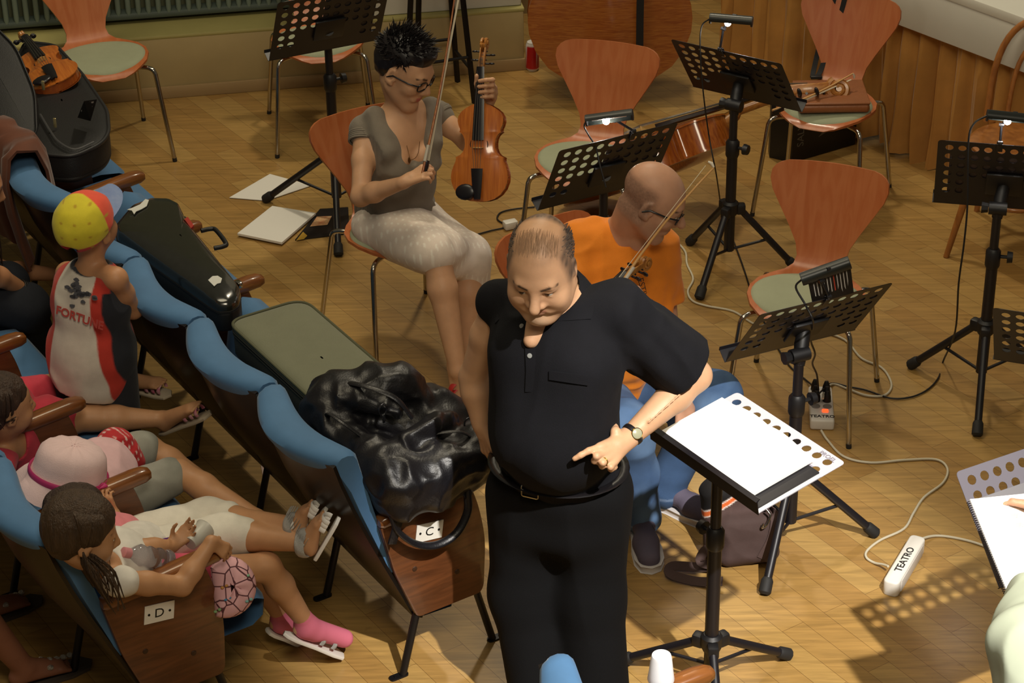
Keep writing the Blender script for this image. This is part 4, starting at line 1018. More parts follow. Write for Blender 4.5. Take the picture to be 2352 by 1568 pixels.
# sage-green oblong case
gz = .80
e1 = (G(880, 832, gz)-G(682, 662, gz)).normalized()
g0 = G(528, 738, gz); g1 = G(655, 645, gz); wv = (g1-g0); wv = wv-e1*wv.dot(e1); gw = wv.length; wv.normalize()
go = g0-e1*.02
def gp(a, b_): return go+e1*a+wv*b_
gc = empty('instrument_case', rowC(.05, .9, .66), 0, 'sage green fabric instrument case with rounded ends on the front row', 'instrument case')
gol = round_poly([(gp(0, 0).x, gp(0, 0).y), (gp(.80, 0).x, gp(.80, 0).y), (gp(.80, gw).x, gp(.80, gw).y), (gp(0, gw).x, gp(0, gw).y)], [.06, .06, .07, .07], 8)
if (gp(.8, 0)-gp(0, 0)).cross(gp(0, gw)-gp(0, 0)).z < 0: gol = gol[::-1]
M_gfab = mat('sage_green_case_cloth', '6e705a', .8, noise=.06, bump=.25, bscale=500, sheen=.2)
M_gdark = mat('dark_green_case_side', '2c2f27', .75, bump=.2, bscale=400)
dome(gol, gz-.035, gz-.003, .020, .006, MB()).build('lid', M_gfab, gc, 60, True)
b = MB(); b.prism(gol, gz-.125, gz-.032, bev=.010); b.build('base', M_gdark, gc, 50, True)
for zz, r_ in ((gz-.010, .0055), (gz-.030, .0045), (gz-.042, .0035)):
    MB().tube([(p[0], p[1], zz) for p in gol]+[(gol[0][0], gol[0][1], zz)], r_, 6, False).build('piping', M_gdark if r_ < .005 else mat('olive_piping', '55563f', .7), gc, 60, True)
zp = G(552, 742, gz-.03); MB().box(zp, (.006, .014, .003), rotz(.5), .001).build('zip_pull', mat('brass_zip', 'b59a4a', .35, .8), gc, 0, True)
# black leather bag on the aisle seat
M_leath = mat('black_leather', '131216', .40, spec=.5, noise=.2, nscale=20, bump=.12, bscale=160)
bg = empty('leather_bag', rowC(.12, .15, .66), 0, 'large slouching black leather bag on the aisle seat of the front row', 'bag')
S = Soft(.05)
S.box(rowC(.10, .16, .715), (.17, .25, .09), RM @ rotz(R(8)), .06)
S.ell(rowC(.04, .36, .80), (.13, .11, .10), RM, .06); S.ell(rowC(.16, .30, .83), (.10, .10, .10), RM, .05)
S.ell(rowC(.27, .22, .74), (.10, .12, .09), RM, .05); S.ell(rowC(.30, .0, .74), (.075, .11, .075), RM @ rotz(R(-30)), .04)
S.ell(rowC(.10, -.01, .73), (.15, .075, .085), RM, .05); S.ell(rowC(-.03, .12, .76), (.06, .16, .09), RM, .05)
S.ell(rowC(.13, .13, .85), (.07, .12, .06), RM, .05, t='s')
S.cone(rowC(-.02, .02, .79), rowC(.16, .04, .84), .028, .024, .03); S.cone(rowC(.16, .04, .84), rowC(.27, .10, .81), .024, .03, .03)
S.cone(rowC(.0, .28, .88), rowC(.12, .18, .83), .024, .02, .03); S.cone(rowC(.05, .06, .80), rowC(.22, -.05, .78), .02, .02, .03)
S.wrinkle(fold(.034, 7.5, 3)); S.wrinkle(fold(.016, 17, 8))
S.build('bag_body', M_leath, bg, .0062, lap=1)
for pts, r_ in (([(.0, .38, .84), (.02, .33, .90), (.05, .24, .925), (.11, .17, .90), (.15, .14, .83)], .011), ([(-.05, .30, .80), (-.075, .26, .86), (-.07, .18, .87), (-.03, .13, .83), (.0, .11, .80)], .009), ([(.08, .08, .80), (.15, .02, .835), (.22, -.02, .84), (.27, -.03, .80)], .008)):
    MB().tube(spline([rowC(*p) for p in pts], 6), r_, 8, flat=.45).build('handle', M_leath, bg, 60, True)
sp = [(-.045, -.055, .66), (-.03, -.062, .60), (.03, -.065, .53), (.10, -.068, .50), (.17, -.068, .515), (.215, -.064, .575), (.222, -.055, .635), (.228, -.04, .70)]
MB().tube(spline([rowC(*p) for p in sp], 6), [.012]*3+[.0165]*30+[.011]*10 if False else .0135, 10, flat=.6).build('shoulder_strap', M_leath, bg, 60, True)
MB().box(rowC(-.035, -.062, .60), (.03, .008, .09), RM @ Matrix.Rotation(R(20), 3, 'Y'), .003).build('strap_end', M_leath, bg, 40, True)
for p in ((.222, -.058, .64), (.06, .16, .88), (.30, .06, .80)):
    MB().tube([rowC(p[0]+.014*math.cos(a), p[1], p[2]+.019*math.sin(a)) for a in [2*PI*k/14 for k in range(15)]], .0032, 6, False).build('buckle_ring', mat('dark_nickel', '5a5a60', .25, .9), bg, 60, True)
    MB().box(rowC(p[0], p[1]-.004, p[2]-.03), (.010, .004, .03), RM, .002).build('zip_pull', MATS['dark_nickel'], bg, 40, True)
# brown jacket over a seat back
M_jack = mat('brown_jacket_cloth', '5f3420', .85, noise=.12, nscale=14, sheen=.2)
t0 = 2.50
P = []
prof = [(.10, .46), (.055, .50), (-.0, .58), (-.035, .68), (-.045, .78), (-.055, .86), (-.09, .925), (-.17, .935), (-.215, .905), (-.235, .83), (-.225, .72), (-.205, .60), (-.18, .48)]
for i in range(60):
    f = i/59; y = t0-.16+.34*f; row = []
    for k, (x, z) in enumerate(prof):
        bx_ = back_plan((y % .502)/.502); a = math.sin(f*17+k*.35)*.010+math.sin(f*31+k*.8)*.006
        row.append(rowC(x+bx_+(a if k > 7 else -a*.6), y+.05*(k-6)/6*(f-.5), z+.012*math.sin(f*9+k)+(.018 if 5 < k < 9 else 0)))
    P.append(row)
tag(MB().grid(P, thick=.012).build('jacket', M_jack, None, 70), 'brown jacket draped over a blue seat back in the front row', 'jacket')
# open soft case with a violin in it
M_nyl = mat('black_nylon', '121214', .55, bump=.2, bscale=300)
zo = .74
oc = empty('open_case', rowC(.1, 3.3, .66), 0, 'open black soft case with a violin inside, at the upper left on the front row', 'violin case')
k4 = [G(x, y, .78) for x, y in ((58, 92), (128, 100), (190, 168), (246, 250), (250, 300), (232, 326), (168, 356), (92, 350), (40, 262), (30, 150))]
ol = round_poly([(p.x, p.y) for p in k4], .05, 5)
if sum(a[0]*b_[1]-b_[0]*a[1] for a, b_ in zip(ol, ol[1:]+ol[:1])) < 0: ol = ol[::-1]
dome(ol, .68, .78, .02, .004, MB()).build('case_body', M_nyl, oc, 60, True)
MB().prism(ol, .655, .685, bev=.012).build('case_base', M_nyl, oc, 50, True)
MB().tube([(p[0], p[1], .772) for p in ol]+[(ol[0][0], ol[0][1], .772)], .008, 8, False).build('case_rim', mat('charcoal_rim', '222224', .5), oc, 60, True)
lpn = Vector((-.10, -.55, .83)).normalized(); lp0 = G(50, 290, .79)
def onp(px, py):
    d = Vector(ray(px, py)); o = Vector(_o); return o+d*((lp0-o).dot(lpn)/d.dot(lpn))
lfm = frame(lp0, (1, 0, 0), lpn); li = lfm.inverted()
lo_ = [li @ onp(x, y) for x, y in ((-90, 30), (-10, 62), (40, 110), (84, 215), (88, 318), (40, 345), (-90, 330))]
lo_ = round_poly([(p.x, p.y) for p in lo_], .05, 5)
if sum(a[0]*b_[1]-b_[0]*a[1] for a, b_ in zip(lo_, lo_[1:]+lo_[:1])) < 0: lo_ = lo_[::-1]
MB().prism(lo_, -.05, .02, lfm, bev=.02).build('case_lid', M_nyl, oc, 50, True)
MB().tube([lfm @ Vector((p[0]*.96, p[1]*.96, .021)) for p in lo_], .004, 6, False).build('lid_seam', MATS['charcoal_rim'], oc, 60, True)
pk = [li @ onp(x, y) for x, y in ((82, 225), (150, 268), (165, 330), (95, 320))]
MB().tube(spline([G(x, y, z) for x, y, z in ((92, 262, .80), (115, 300, .80), (135, 325, .80), (172, 342, .79), (215, 325, .79))], 6), .005, 8, flat=.5).build('piping', mat('grey_piping', '3a3a3c', .5), oc, 60, True)
for px, py, z in ((99, 196, .89), (126, 282, .815)): MB().box(G(px, py, z), (.012, .008, .040), None, .003).build('zip_pull', mat('brass_pull', 'cdbf8c', .3, .8), oc, 40, True)
vl = (G(120, 195, .80)-G(48, 92, .80)).normalized()
vo = place('violin', 'honey brown violin lying in the open black case at the upper left', 'violin', G(131, 192, .825), rot_from(-vl, Vector((-.12, -.35, 1))), 'violins')
violin(vo, 1.05, .034, VM)
cd_ = empty('printed_card', G(205, 250, .86), 0, 'small black printed card standing in the open soft case', 'card')
q = [G(193, 232, .93), G(223, 228, .93), G(208, 278, .82), G(178, 270, .82)]
MB().add(q, [(0, 1, 2, 3)]).build('card', mat('black_card', '1a1714', .4), cd_, 0, True)
b = MB(); rg = random.Random(8)
def cq(u, v): return q[0]*(1-u)*(1-v)+q[1]*u*(1-v)+q[2]*u*v+q[3]*(1-u)*v+Vector((-.0, -.006, .006))
for k in range(9):
    u = .12+.27*(k % 3); v = .12+.22*(k//3); b.add([cq(u, v), cq(u+.19, v), cq(u+.19, v+.07+.05*rg.random()), cq(u, v+.1)], [(0, 1, 2, 3)])
b.build('printed_squares', MATS['white_print'], cd_, 0, True)
# ================================================================== BACKPACK UNDER THE CONDUCTOR'S STAND
M_bpk = vcol_mat('brown_canvas', .8, bump=.2, bscale=500, noise=.08)
bo_ = G(1710, 1300); bp_ = empty('shoulder_bag', bo_, 0, 'brown canvas bag with an orange and white stripe on the floor under the conductor stand', 'bag')
bx_ = (G(1775, 1290)-G(1650, 1305)).normalized(); by_ = Vector((-bx_.y, bx_.x, 0)); tilt = Matrix.Rotation(R(-18), 3, 'X')
BR = Matrix((bx_, by_, (0, 0, 1))).transposed() @ tilt
def bpt(x, y, z): return bo_+BR @ Vector((x, y, z))
S = Soft(.03)
S.box(bpt(.0, .065, .15), (.12, .055, .15), BR, .045, col='4d3a37'); S.box(bpt(.02, .01, .095), (.10, .035, .085), BR, .03, col='463532'); S.ell(bpt(.06, .05, .27), (.07, .05, .05), BR, .03, col='4d3a37')
S.ell(bpt(0, .08, .335), (.08, .03, .07), BR, .02, t='s')
BI = BR.inverted()
def stripe(X, Y, Z):
    px = X-bo_.x; py = Y-bo_.y; pz = Z-bo_.z
    return (BI[0][0]*px+BI[0][1]*py+BI[0][2]*pz), (BI[2][0]*px+BI[2][1]*py+BI[2][2]*pz)
def pst(c, h, col):
    def f(X, Y, Z):
        lx, lz = stripe(X, Y, Z); d = lz-(.215+.55*(lx+.03)); return (h-np.abs(d-c))/.002, col
    return f
S.paint(pst(.09, .06, '131112')); S.paint(pst(.0165, .013, 'e8e0d8')); S.paint(pst(.0165, .009, 'd8682c'))
S.wrinkle(fold(.010, 11, 4)); S.build('bag_body', M_bpk, bp_, .004, base='4d3a37')
M_web = mat('brown_webbing', '4b3936', .85, bump=.2, bscale=600)
def ribbon(name, pts, w_, m, par, up=(0, 0, 1), th=.003, n=6):
    pts = spline(pts, n); u = Vector(up); P = []
    for i, p in enumerate(pts):
        d = (pts[min(i+1, len(pts)-1)]-pts[max(i-1, 0)]).normalized(); s_ = d.cross(u)
        if s_.length < .1: s_ = d.cross(Vector((1, 0, 0)))
        s_.normalize(); P.append([p-s_*w_/2, p, p+s_*w_/2])
    return MB().grid(P, thick=th).build(name, m, par, 60, True)
ribbon('strap', [G(1648, 1265, .10), G(1622, 1262, .09), G(1608, 1290, .05), G(1640, 1300, .03), G(1600, 1302, .02), G(1545, 1300, .025), G(1540, 1318, .02), G(1600, 1335, .012), G(1660, 1335, .03)], .032, M_web, bp_, (.1, -.6, .8))
ribbon('carry_loop', [bpt(-.02, .05, .29), bpt(-.03, .03, .35), bpt(.02, .02, .37), bpt(.06, .0, .30), bpt(.07, -.03, .2)], .03, M_web, bp_, (0, 1, .2))
ribbon('front_strap', [bpt(.10, .02, .20), bpt(.105, -.03, .17), bpt(.09, -.035, .10), bpt(.05, -.03, .03)], .03, M_web, bp_, (0, 1, .2))
MB().tube(spline([bpt(.075, -.036, .20), bpt(.085, -.045, .18), bpt(.07, -.046, .15), bpt(.055, -.044, .14), bpt(.06, -.046, .155)], 5), .004, 8).build('snap_hook', M_chrome, bp_, 60, True)
MB().box(bpt(.13, .04, .26), (.008, .006, .045), BR, .002).build('zip_pull', M_chrome, bp_, 40, True)
MB().tube([G(1632, 1258, .11), G(1645, 1248, .12), G(1652, 1262, .11), G(1640, 1270, .10), G(1632, 1258, .11)], .003, 6).build('strap_ring', M_chrome, bp_, 60, True)
# ================================================================== POWER STRIPS AND CABLES
M_wpl = mat('white_plastic', 'dedad2', .35); M_mark = mat('black_marker', '1d1b1b', .6)
s1 = empty('power_strip', G(1884, 950), R(0), 'white multi-socket power strip with a red lit switch, full of black plugs', 'power strip', 'power strips')
a0, a1 = G(1882, 905), G(1888, 988); ax1 = (a0-a1).normalized()
sm = frame(G(1885, 948), (ax1.y, -ax1.x, 0), (0, 0, 1)); sx = sm.to_3x3()
def sp1(x, y, z): return sm @ Vector((x, y, z))
b = MB(); b.box(sp1(0, 0, .022), (.088, .245, .044), sx, .009, seg=3); b.build('housing', M_wpl, s1, 50, True)
for i in range(4):
    for j in (-1, 1):
        MB().tube([sp1(j*.021, .095-.040*i, .0438), sp1(j*.021, .095-.040*i, .0452)], .0165, 16).build('socket', mat('grey_socket', '8e8a84', .5), s1, 30, True)
sw = MB(); sw.box(sp1(.012, -.058, .045), (.022, .018, .008), sx, .002); sw.build('switch', mat('lit_red_switch', 'e0321a', .4, emit='ff4a20', estr=2.2), s1, 40, True)
text_mesh('hand_lettering', 'TEATRO', .024, M_mark, sm @ Matrix.Translation((0, -.095, .0445)), s1, True, bold=.0005)
for i, (x, y) in enumerate(((-.021, .095), (.021, .085), (-.021, .05), (.021, .045), (-.018, .012), (.021, .012))):
    pb = MB(); pb.tube([sp1(x, y, .046), sp1(x, y, .066), sp1(x, y+.004, .085)], [.015, .014, .007], 10); o = pb.build('plug', M_blk2, None, 50); tag(o, 'black plug pushed into the power strip beside the pole' if i < 99 else '', 'plug', 'black plugs in the power strip')
s2 = empty('power_strip', G(2070, 1300), 0, 'white power strip lying on its side on the bright floor, marked TEATRO', 'power strip', 'power strips')
a0, a1 = G(2048, 1345, .03), G(2105, 1250, .03); d2 = (a1-a0).normalized(); n2 = Vector((-d2.y, d2.x, 0)); L2 = (a1-a0).length
rm2 = Matrix((d2, n2, (0, 0, 1))).transposed()
m2 = Matrix.Translation((a0+a1)/2-Vector((0, 0, .002))) @ rm2.to_4x4()
pl = round_poly([(-L2/2-.018, -.027), (L2/2+.018, -.027), (L2/2+.018, .027), (-L2/2-.018, .027)], .02, 6)
mm2 = m2 @ Matrix.Rotation(R(12), 4, 'X')
b = MB(); b.prism(pl, -.030, .028, m2, bev=.006); b.build('housing', M_wpl, s2, 50, True)
q = MB(); q.box(m2 @ Vector((0, -.027, -.002)), (L2*.86, .004, .044), rm2, .001); q.build('socket_face', mat('pale_socket_face', 'c9c4bd', .4), s2, 30, True)
text_mesh('hand_lettering', 'TEATRO', .034, M_mark, m2 @ Matrix.Translation((-.005, -.002, .0285)), s2, True, bold=.0006, sx=1.15)
M_wc = mat('cream_cable', 'c4bca6', .55); M_bc = mat('black_cable', '151414', .5)
def cable(label, pts, m, r_=.0045, z=.006):
    w3 = [G(p[0], p[1], p[2] if len(p) > 2 else z) if not isinstance(p, Vector) else p for p in pts]
    return tag(MB().tube(spline(w3, 6), r_, 8).build('cable', m, None, 60), label, 'cable')
cable('cream cable winding over the floor from the plugged strip to the strip on its side', [(1886, 988, .02), (1902, 1012), (1938, 1048), (2000, 1062), (2080, 1056), (2150, 1055), (2176, 1076), (2166, 1108), (2122, 1142), (2098, 1178), (2076, 1214), (2022, 1240), (1992, 1264), (1990, 1280), (2008, 1292), (2028, 1296, .02), (2040, 1300, .03)], M_wc)
cable('cream cable running from the strip on its side to behind the notebook', [(2106, 1246, .03), (2120, 1236, .02), (2150, 1230), (2190, 1234), (2240, 1246), (2300, 1268), (2380, 1290)], M_wc)
cable('cream cable on the floor beside the tall stand and under the chairs', [(1552, 552), (1574, 578), (1578, 606), (1592, 640), (1580, 668), (1590, 690), (1622, 702), (1685, 715), (1735, 745), (1800, 760), (1880, 762), (1940, 780), (1978, 822), (2022, 842), (2042, 866), (2047, 890), (2030, 908), (1990, 908), (1950, 894), (1912, 882), (1894, 900, .06), (1890, 915, .08)], M_wc)
cable('black cable curving over the floor from the right lamp stand to the power strip', [eF, V(2236, 285, yf-.01), V(2224, 330, yf-.03), V(2222, 470, yf-.08), V(2214, 560, yf-.10), V(2202, 650, yf-.10), V(2194, 760, 7.45), (2166, 830), (2155, 868), (2128, 896), (2090, 912), (2045, 914), (1990, 896), (1950, 888), (1910, 880), (1890, 895, .07), (1880, 905, .085)], M_bc, .0035)
cable('black cable of the unlit lamp hanging down to the power strip', [eD, V(1828, 660, yd-.0), V(1850, 700, yd-.02), V(1868, 740, yd-.04), V(1862, 780, 6.85), V(1872, 812, 6.95), V(1866, 835, 7.1), (1876, 860, .20), (1880, 895, .09)], M_bc, .0035)
cable('black cable running under the empty chair to the power strip', [(1655, 470), (1680, 540), (1706, 610), (1726, 672), (1742, 712), (1776, 780), (1812, 838), (1848, 870), (1868, 888, .03), (1872, 905, .07)], M_bc, .0035)
cable('black lamp cable hanging beside the tall stand by the cello', [eC, V(1612, 60, yc-.02), V(1608, 110, yc-.06), V(1614, 200, yc-.08), V(1628, 310, yc-.08), V(1645, 400, yc-.08), (1655, 468)], M_bc, .003)
cable('short lamp cable of the glowing lamp behind the bald man', [eB, V(1342, 290, yb-.01), V(1352, 310, yb-.02), V(1368, 338, yb-.03), V(1378, 380, yb-.06), V(1392, 430, yb-.09)], M_bc, .003)
cable('thin dark cables on the floor between the woman and the bald man', [(1090, 540), (1125, 530), (1160, 522), (1170, 514), (1155, 512), (1142, 502), (1150, 488), (1180, 480), (1228, 475)], M_bc, .0035)
tag(MB().box(G(1172, 515, .02), (.06, .04, .035), rotz(.4), .006).build('plug_adapter', M_wpl, None, 40), 'small white plug adapter on the floor behind the conductor', 'adapter')
# ================================================================== NOTEBOOK AT THE RIGHT EDGE
n0 = G(2224, 1150, 1.05); n1 = G(2318, 1382, .90); ne = (n1-n0); nh = ne.length; ne.normalize()
nx = (G(2352, 1083, 1.05)-n0); nx = (nx-ne*nx.dot(ne)).normalized(); nn_ = nx.cross(-ne).normalized(); nn_ = nn_ if nn_.z > 0 else -nn_
nb = empty('spiral_notebook', n0, 0, 'white spiral-bound notebook with sheet music at the right edge', 'notebook')
def npt(u, v, z=0): return n0+nx*(u*.22)+ne*(v*nh)+nn_*z
MB().grid([[npt(i/6, j/6, .004) for j in range(7)] for i in range(7)], thick=.006).build('pages', mat('notebook_paper', 'e4e2df', .6), nb, 30, True)
b = MB()
for k in range(46):
    c = npt(.0, (k+.7)/47, .0); b.tube([c+nx*(.0075*math.cos(a)+.002)+nn_*.0075*math.sin(a) for a in [2*PI*q/10 for q in range(11)]], .0011, 5, False)
b.build('spiral_binding', mat('dark_wire', '3a3638', .35, .7), nb, 60, True)
MB().grid([[npt(.36+.64*i/5-.25*(1-j/6)*0+.10*(j/6-.5)*(1 if i == 0 else 1), .04+.84*j/6, .0065+.006*math.sin(PI*i/5)) for j in range(7)] for i in range(6)], thick=.0012).build('loose_sheet', M_paper, nb, 30, True)
b = MB()
for k in range(8):
    v = .10+.095*k
    for q in range(5): b.add([npt(.50+.10*(v-.5)+u, v+q*.008, .0145) for u in (0, .5)]+[npt(.50+.10*(v-.5)+u, v+q*.008+.0022, .0145) for u in (.5, 0)], [(0, 1, 2, 3)])
b.build('printed_music', M_inkl, nb, 0, True)
mt_ = Matrix.Identity(4)
for i in range(3): mt_[i][0] = nx[i]; mt_[i][1] = -ne[i]; mt_[i][2] = nn_[i]; mt_[i][3] = npt(.24, .62, .0048)[i]
text_mesh('printed_title', "L'Italia", .018, M_inkl, mt_ @ Matrix.Rotation(R(6), 4, 'Z'), nb, True)
# ================================================================== CUP AT THE BOTTOM EDGE
cp = G(1518, 1560, .665); 
tag(MB().lathe([(0, .0), (.036, .0), (.0365, .003), (.034, .02), (.028, .075), (.0255, .082), (.023, .083), (0, .080)], 28).build('plastic_cup', mat('white_cup_plastic', 'eeecec', .35)), 'white plastic cup upside down on the armrest at the bottom edge', 'cup').location = cp
# ================================================================== PEOPLE
def fr3(f, u):
    """columns: person's right, forward, up"""
    f = Vector(f).normalized(); u = Vector(u); x = f.cross(u).normalized(); u = x.cross(f)
    return Matrix((x, f, u)).transposed()
def head(S, c, Rm, s=1.0, lip='a8604e', brow='3a2a22', nose=1.0, jaw=1.0, child=False, mouth=0, smile=0, ears=(1, 1)):
    c = Vector(c)
    def P(x, y, z): return c + Rm @ Vector((x*s, y*s, z*s))
    E = lambda p, r, k, **kw: S.ell(P(*p), [q*s for q in r], Rm, k*s, **kw)
    E((0, -.014, .042), (.074, .096, .082), .02); E((0, .020, .010), (.070, .074, .075), .03)
    E((0, .026, -.034), (.060*jaw, .062, .078), .03)
    if not child:
        S.cone(P(-.050*jaw, .0, -.052), P(-.02, .066, -.100), .020*s, .017*s, .03*s); S.cone(P(.050*jaw, .0, -.052), P(.02, .066, -.100), .020*s, .017*s, .03*s)
        E((0, .072, -.098), (.024, .020, .020), .025)
        S.cone(P(-.034, .080, .030), P(.034, .080, .030), .012*s, .012*s, .02*s)
    else:
        E((0, .062, -.092), (.020, .018, .018), .025); E((-.036, .052, -.045), (.026, .026, .026), .03); E((.036, .052, -.045), (.026, .026, .026), .03)
    for sx in (-1, 1):
        E((sx*.041, .060, -.022), (.024, .022, .018), .025)
        E((sx*.032, .101, .010), (.018, .014, .012), .014, t='s')
        E((sx*.031, .0805, .0165), (.0165, .0130, .0068), .004); E((sx*.031, .0795, .0015), (.0155, .0120, .0045), .004)
        S.cone(P(sx*.016, .090, .020), P(sx*.045, .078, .019), .0042*s, .0042*s, .006*s)
        if mouth > -1: E((sx*.027, .082, -.060), (.010, .010, .008), .014)
    S.cone(P(0, .089, .018), P(0, .110*(.5+.5*nose)+.0, -.020), .0085*s, .0125*s*nose, .014*s)
    for sx in (-1, 1): E((sx*.0125*nose, .097, -.027), (.0095*nose, .011, .0085), .008)
    E((0, .085, -.040), (.018, .012, .010), .012)
    E((0, .0915, -.0545), (.022, .0085, .0052), .005, col=lip); E((0, .0895, -.0645), (.0185, .0085, .0062), .005, col=lip)
    S.cone(P(-.022, .097, -.0595+.004*smile), P(.022, .097, -.0595+.004*smile), .0016*s, .0016*s, .004*s, t='s')
    for i, sx in enumerate((-1, 1)):
        if not ears[i]: continue
        er = Rm @ Matrix.Rotation(R(-14*sx), 3, 'Z') @ Matrix.Rotation(R(-10), 3, 'X')
        S.ell(P(sx*.0795, -.010, -.002), (.0075*s, .019*s, .033*s), er, .006*s); S.ell(P(sx*.0855, -.003, .004), (.0055*s, .0115*s, .021*s), er, .005*s, t='s')
        S.ell(P(sx*.077, .002, -.026), (.0065*s, .009*s, .010*s), er, .006*s); S.ell(P(sx*.078, .008, -.006), (.005*s, .007*s, .010*s), er, .006*s)
    for sx in (-1, 1):
        S.paint(seg_paint(P(sx*.018, .098, .030), P(sx*.036, .092, .036), .0056*s, brow, .7)); S.paint(seg_paint(P(sx*.036, .092, .036), P(sx*.053, .074, .031), .0048*s, brow, .7))
        S.paint(seg_paint(P(sx*.020, .094, .0155), P(sx*.044, .088, .0150), .0022*s, '2c1c16', .6))
    return P
def eyes(root, P, Rm, s=1.0, look=(0, 0), iris='33221a', which=(-1, 1)):
    for sx in which:
        b = MB(); c = P(sx*.031, .0800, .0090); b.ell(c, (.0118*s, .0118*s, .0118*s), None, 14, 10, 0)
        d = (Rm @ Vector((look[0], 1, look[1]))).normalized()
        b.lathe([(0, .0117*s), (.0030*s, .0119*s), (.0068*s, .0102*s), (.0070*s, .0088*s)], 14, frame(c, d.orthogonal(), d), 1)
        b.build('eye', [mat('eye_white', 'd6cfc6', .25), mat('iris_'+iris, iris, .15)], root, 60, True)
def finger(S, pts, r0, r1=None, k=.0045, nail=None):
    r1 = r1 or r0*.82; n = len(pts)
    for i in range(n-1): S.cone(pts[i], pts[i+1], r0+(r1-r0)*i/(n-1), r0+(r1-r0)*(i+1)/(n-1), k)
    if nail:
        d = (Vector(pts[-1])-Vector(pts[-2])).normalized(); S.paint(sph_paint(Vector(pts[-1])+Vector(nail)*r1*.8, r1*.75, 'd0a090', .5))
def hand(S, W, d, n, side, curl=(.3, .35, .4, .45), s=1.0, thumb=(.5, .35), spread=.06, cols=None):
    """W wrist, d towards the fingers, n out of the palm, side=+1 if the thumb lies at d x n"""
    d = Vector(d).normalized(); n = Vector(n); n = (n-d*n.dot(d)).normalized(); t = d.cross(n)*side; W = Vector(W)
    k = .006*s; L = [.070, .078, .073, .058]; off = [.030, .0095, -.0115, -.031]; mz = [.088, .092, .087, .079]
    S.cone(W-d*.01*s, W+d*.03*s+t*.008*s, .024*s, .021*s, .012*s)
    for i in range(4):
        m = W+d*mz[i]*s+t*off[i]*s; S.cone(W+d*.018*s+t*off[i]*.55*s, m, .0135*s, .0108*s, .010*s)
        dd = (d+t*(off[i]*spread*30)).normalized(); p = m; a = 0; r_ = .0090*s*(1 if i < 3 else .85)
        for q, f in enumerate((.46, .30, .24)):
            a += curl[i]*(1.0 if q < 2 else .7)*(.8 if q == 0 else 1.15); e = p+(dd*math.cos(a)+n*math.sin(a))*L[i]*f*s
            S.cone(p, e, r_, r_*.90, k if q else .008*s); p = e; r_ *= .90
    b = W+d*.022*s+t*.024*s+n*.006*s; S.cone(W+d*.01*s+t*.012*s, b, .017*s, .0145*s, .012*s)
    e1 = b+(d*.72+t*.62+n*thumb[0]).normalized()*.040*s; S.cone(b, e1, .0125*s, .0100*s, .010*s)
    e2 = e1+(d*.85+t*.15+n*(thumb[0]+thumb[1])).normalized()*.030*s; S.cone(e1, e2, .0100*s, .0088*s, k)
    e3 = e2+(d*.9-t*.1+n*(thumb[0]+thumb[1])).normalized()*.022*s; S.cone(e2, e3, .0088*s, .0072*s, k)
def limb(S, a, b, c, r, k=.02, col=None):
    """three joints and radii at a, below a, b, below b, c"""
    a, b, c = Vector(a), Vector(b), Vector(c)
    S.cone(a, a.lerp(b, .45), r[0], r[1], k, col); S.cone(a.lerp(b, .45), b, r[1], r[2], k, col)
    S.cone(b, b.lerp(c, .32), r[2], r[3], k, col); S.cone(b.lerp(c, .32), c, r[3], r[4], k, col)
def foot(S, an, toe, s=1.0, k=.015, toes=True, up=(0, 0, 1)):
    an = Vector(an); toe = Vector(toe); d = (toe-an); L = d.length; d.normalize(); u = Vector(up); sd = d.cross(u).normalized(); u = sd.cross(d)
    S.cone(an, an-d*.02*s-u*.035*s, .030*s, .027*s, k); S.cone(an+d*.02*s, toe-d*.05*s-u*.0*s, .030*s, .022*s, k)
    for q in (-1, 0, 1): S.cone(an-u*.028*s+sd*q*.008*s, toe-d*.035*s+sd*q*.026*s-u*.004*s, .022*s, .015*s, k)
    if toes:
        for i in range(5):
            o = (i-2)*.0165*s; S.cone(toe-d*.045*s+sd*o-u*.003*s, toe+sd*o*1.02-d*(.004*abs(i-1)*s)-u*.006*s, .0100*s, .0082*s, .004*s)
def skin_mat(): return vcol_mat('skin', .48, sss=.12, bump=.10, bscale=420, spec=.4, noise=.05)
def ring_tube(name, c, a, b, ra, rb, r_, m, par, n=28, flat=1, up=None, a0=0, a1=2*PI):
    pts = [Vector(c)+Vector(a)*math.cos(a0+(a1-a0)*k/n)*ra+Vector(b)*math.sin(a0+(a1-a0)*k/n)*rb for k in range(n+1)]
    return MB().tube(pts, r_, 8, False, flat=flat, up=up).build(name, m, par, 60, True)
def glasses(root, P, Rm, s, m, w_=.030, h=.017, temple=True):
    b = MB()
    for sx in (-1, 1):
        pts = [P(sx*.033+w_*.80*math.copysign(abs(math.cos(a))**.7, math.cos(a)), .1035-.010*abs(sx*.033+w_*.8*math.cos(a))/.05, .006+h*math.copysign(abs(math.sin(a))**.75, math.sin(a))) for a in [2*PI*k/24 for k in range(25)]]
        b.tube(pts, .0026*s, 6, False)
        if temple: b.tube([P(sx*.060, .092, .014), P(sx*.079, .062, .013), P(sx*.084, .0, .008), P(sx*.082, -.020, -.010)], .0030*s, 6)
    b.tube([P(-.010, .104, .010), P(0, .107, .014), P(.010, .104, .010)], .0022*s, 6)
    o = b.build('glasses', m, root, 60, True)
    return o
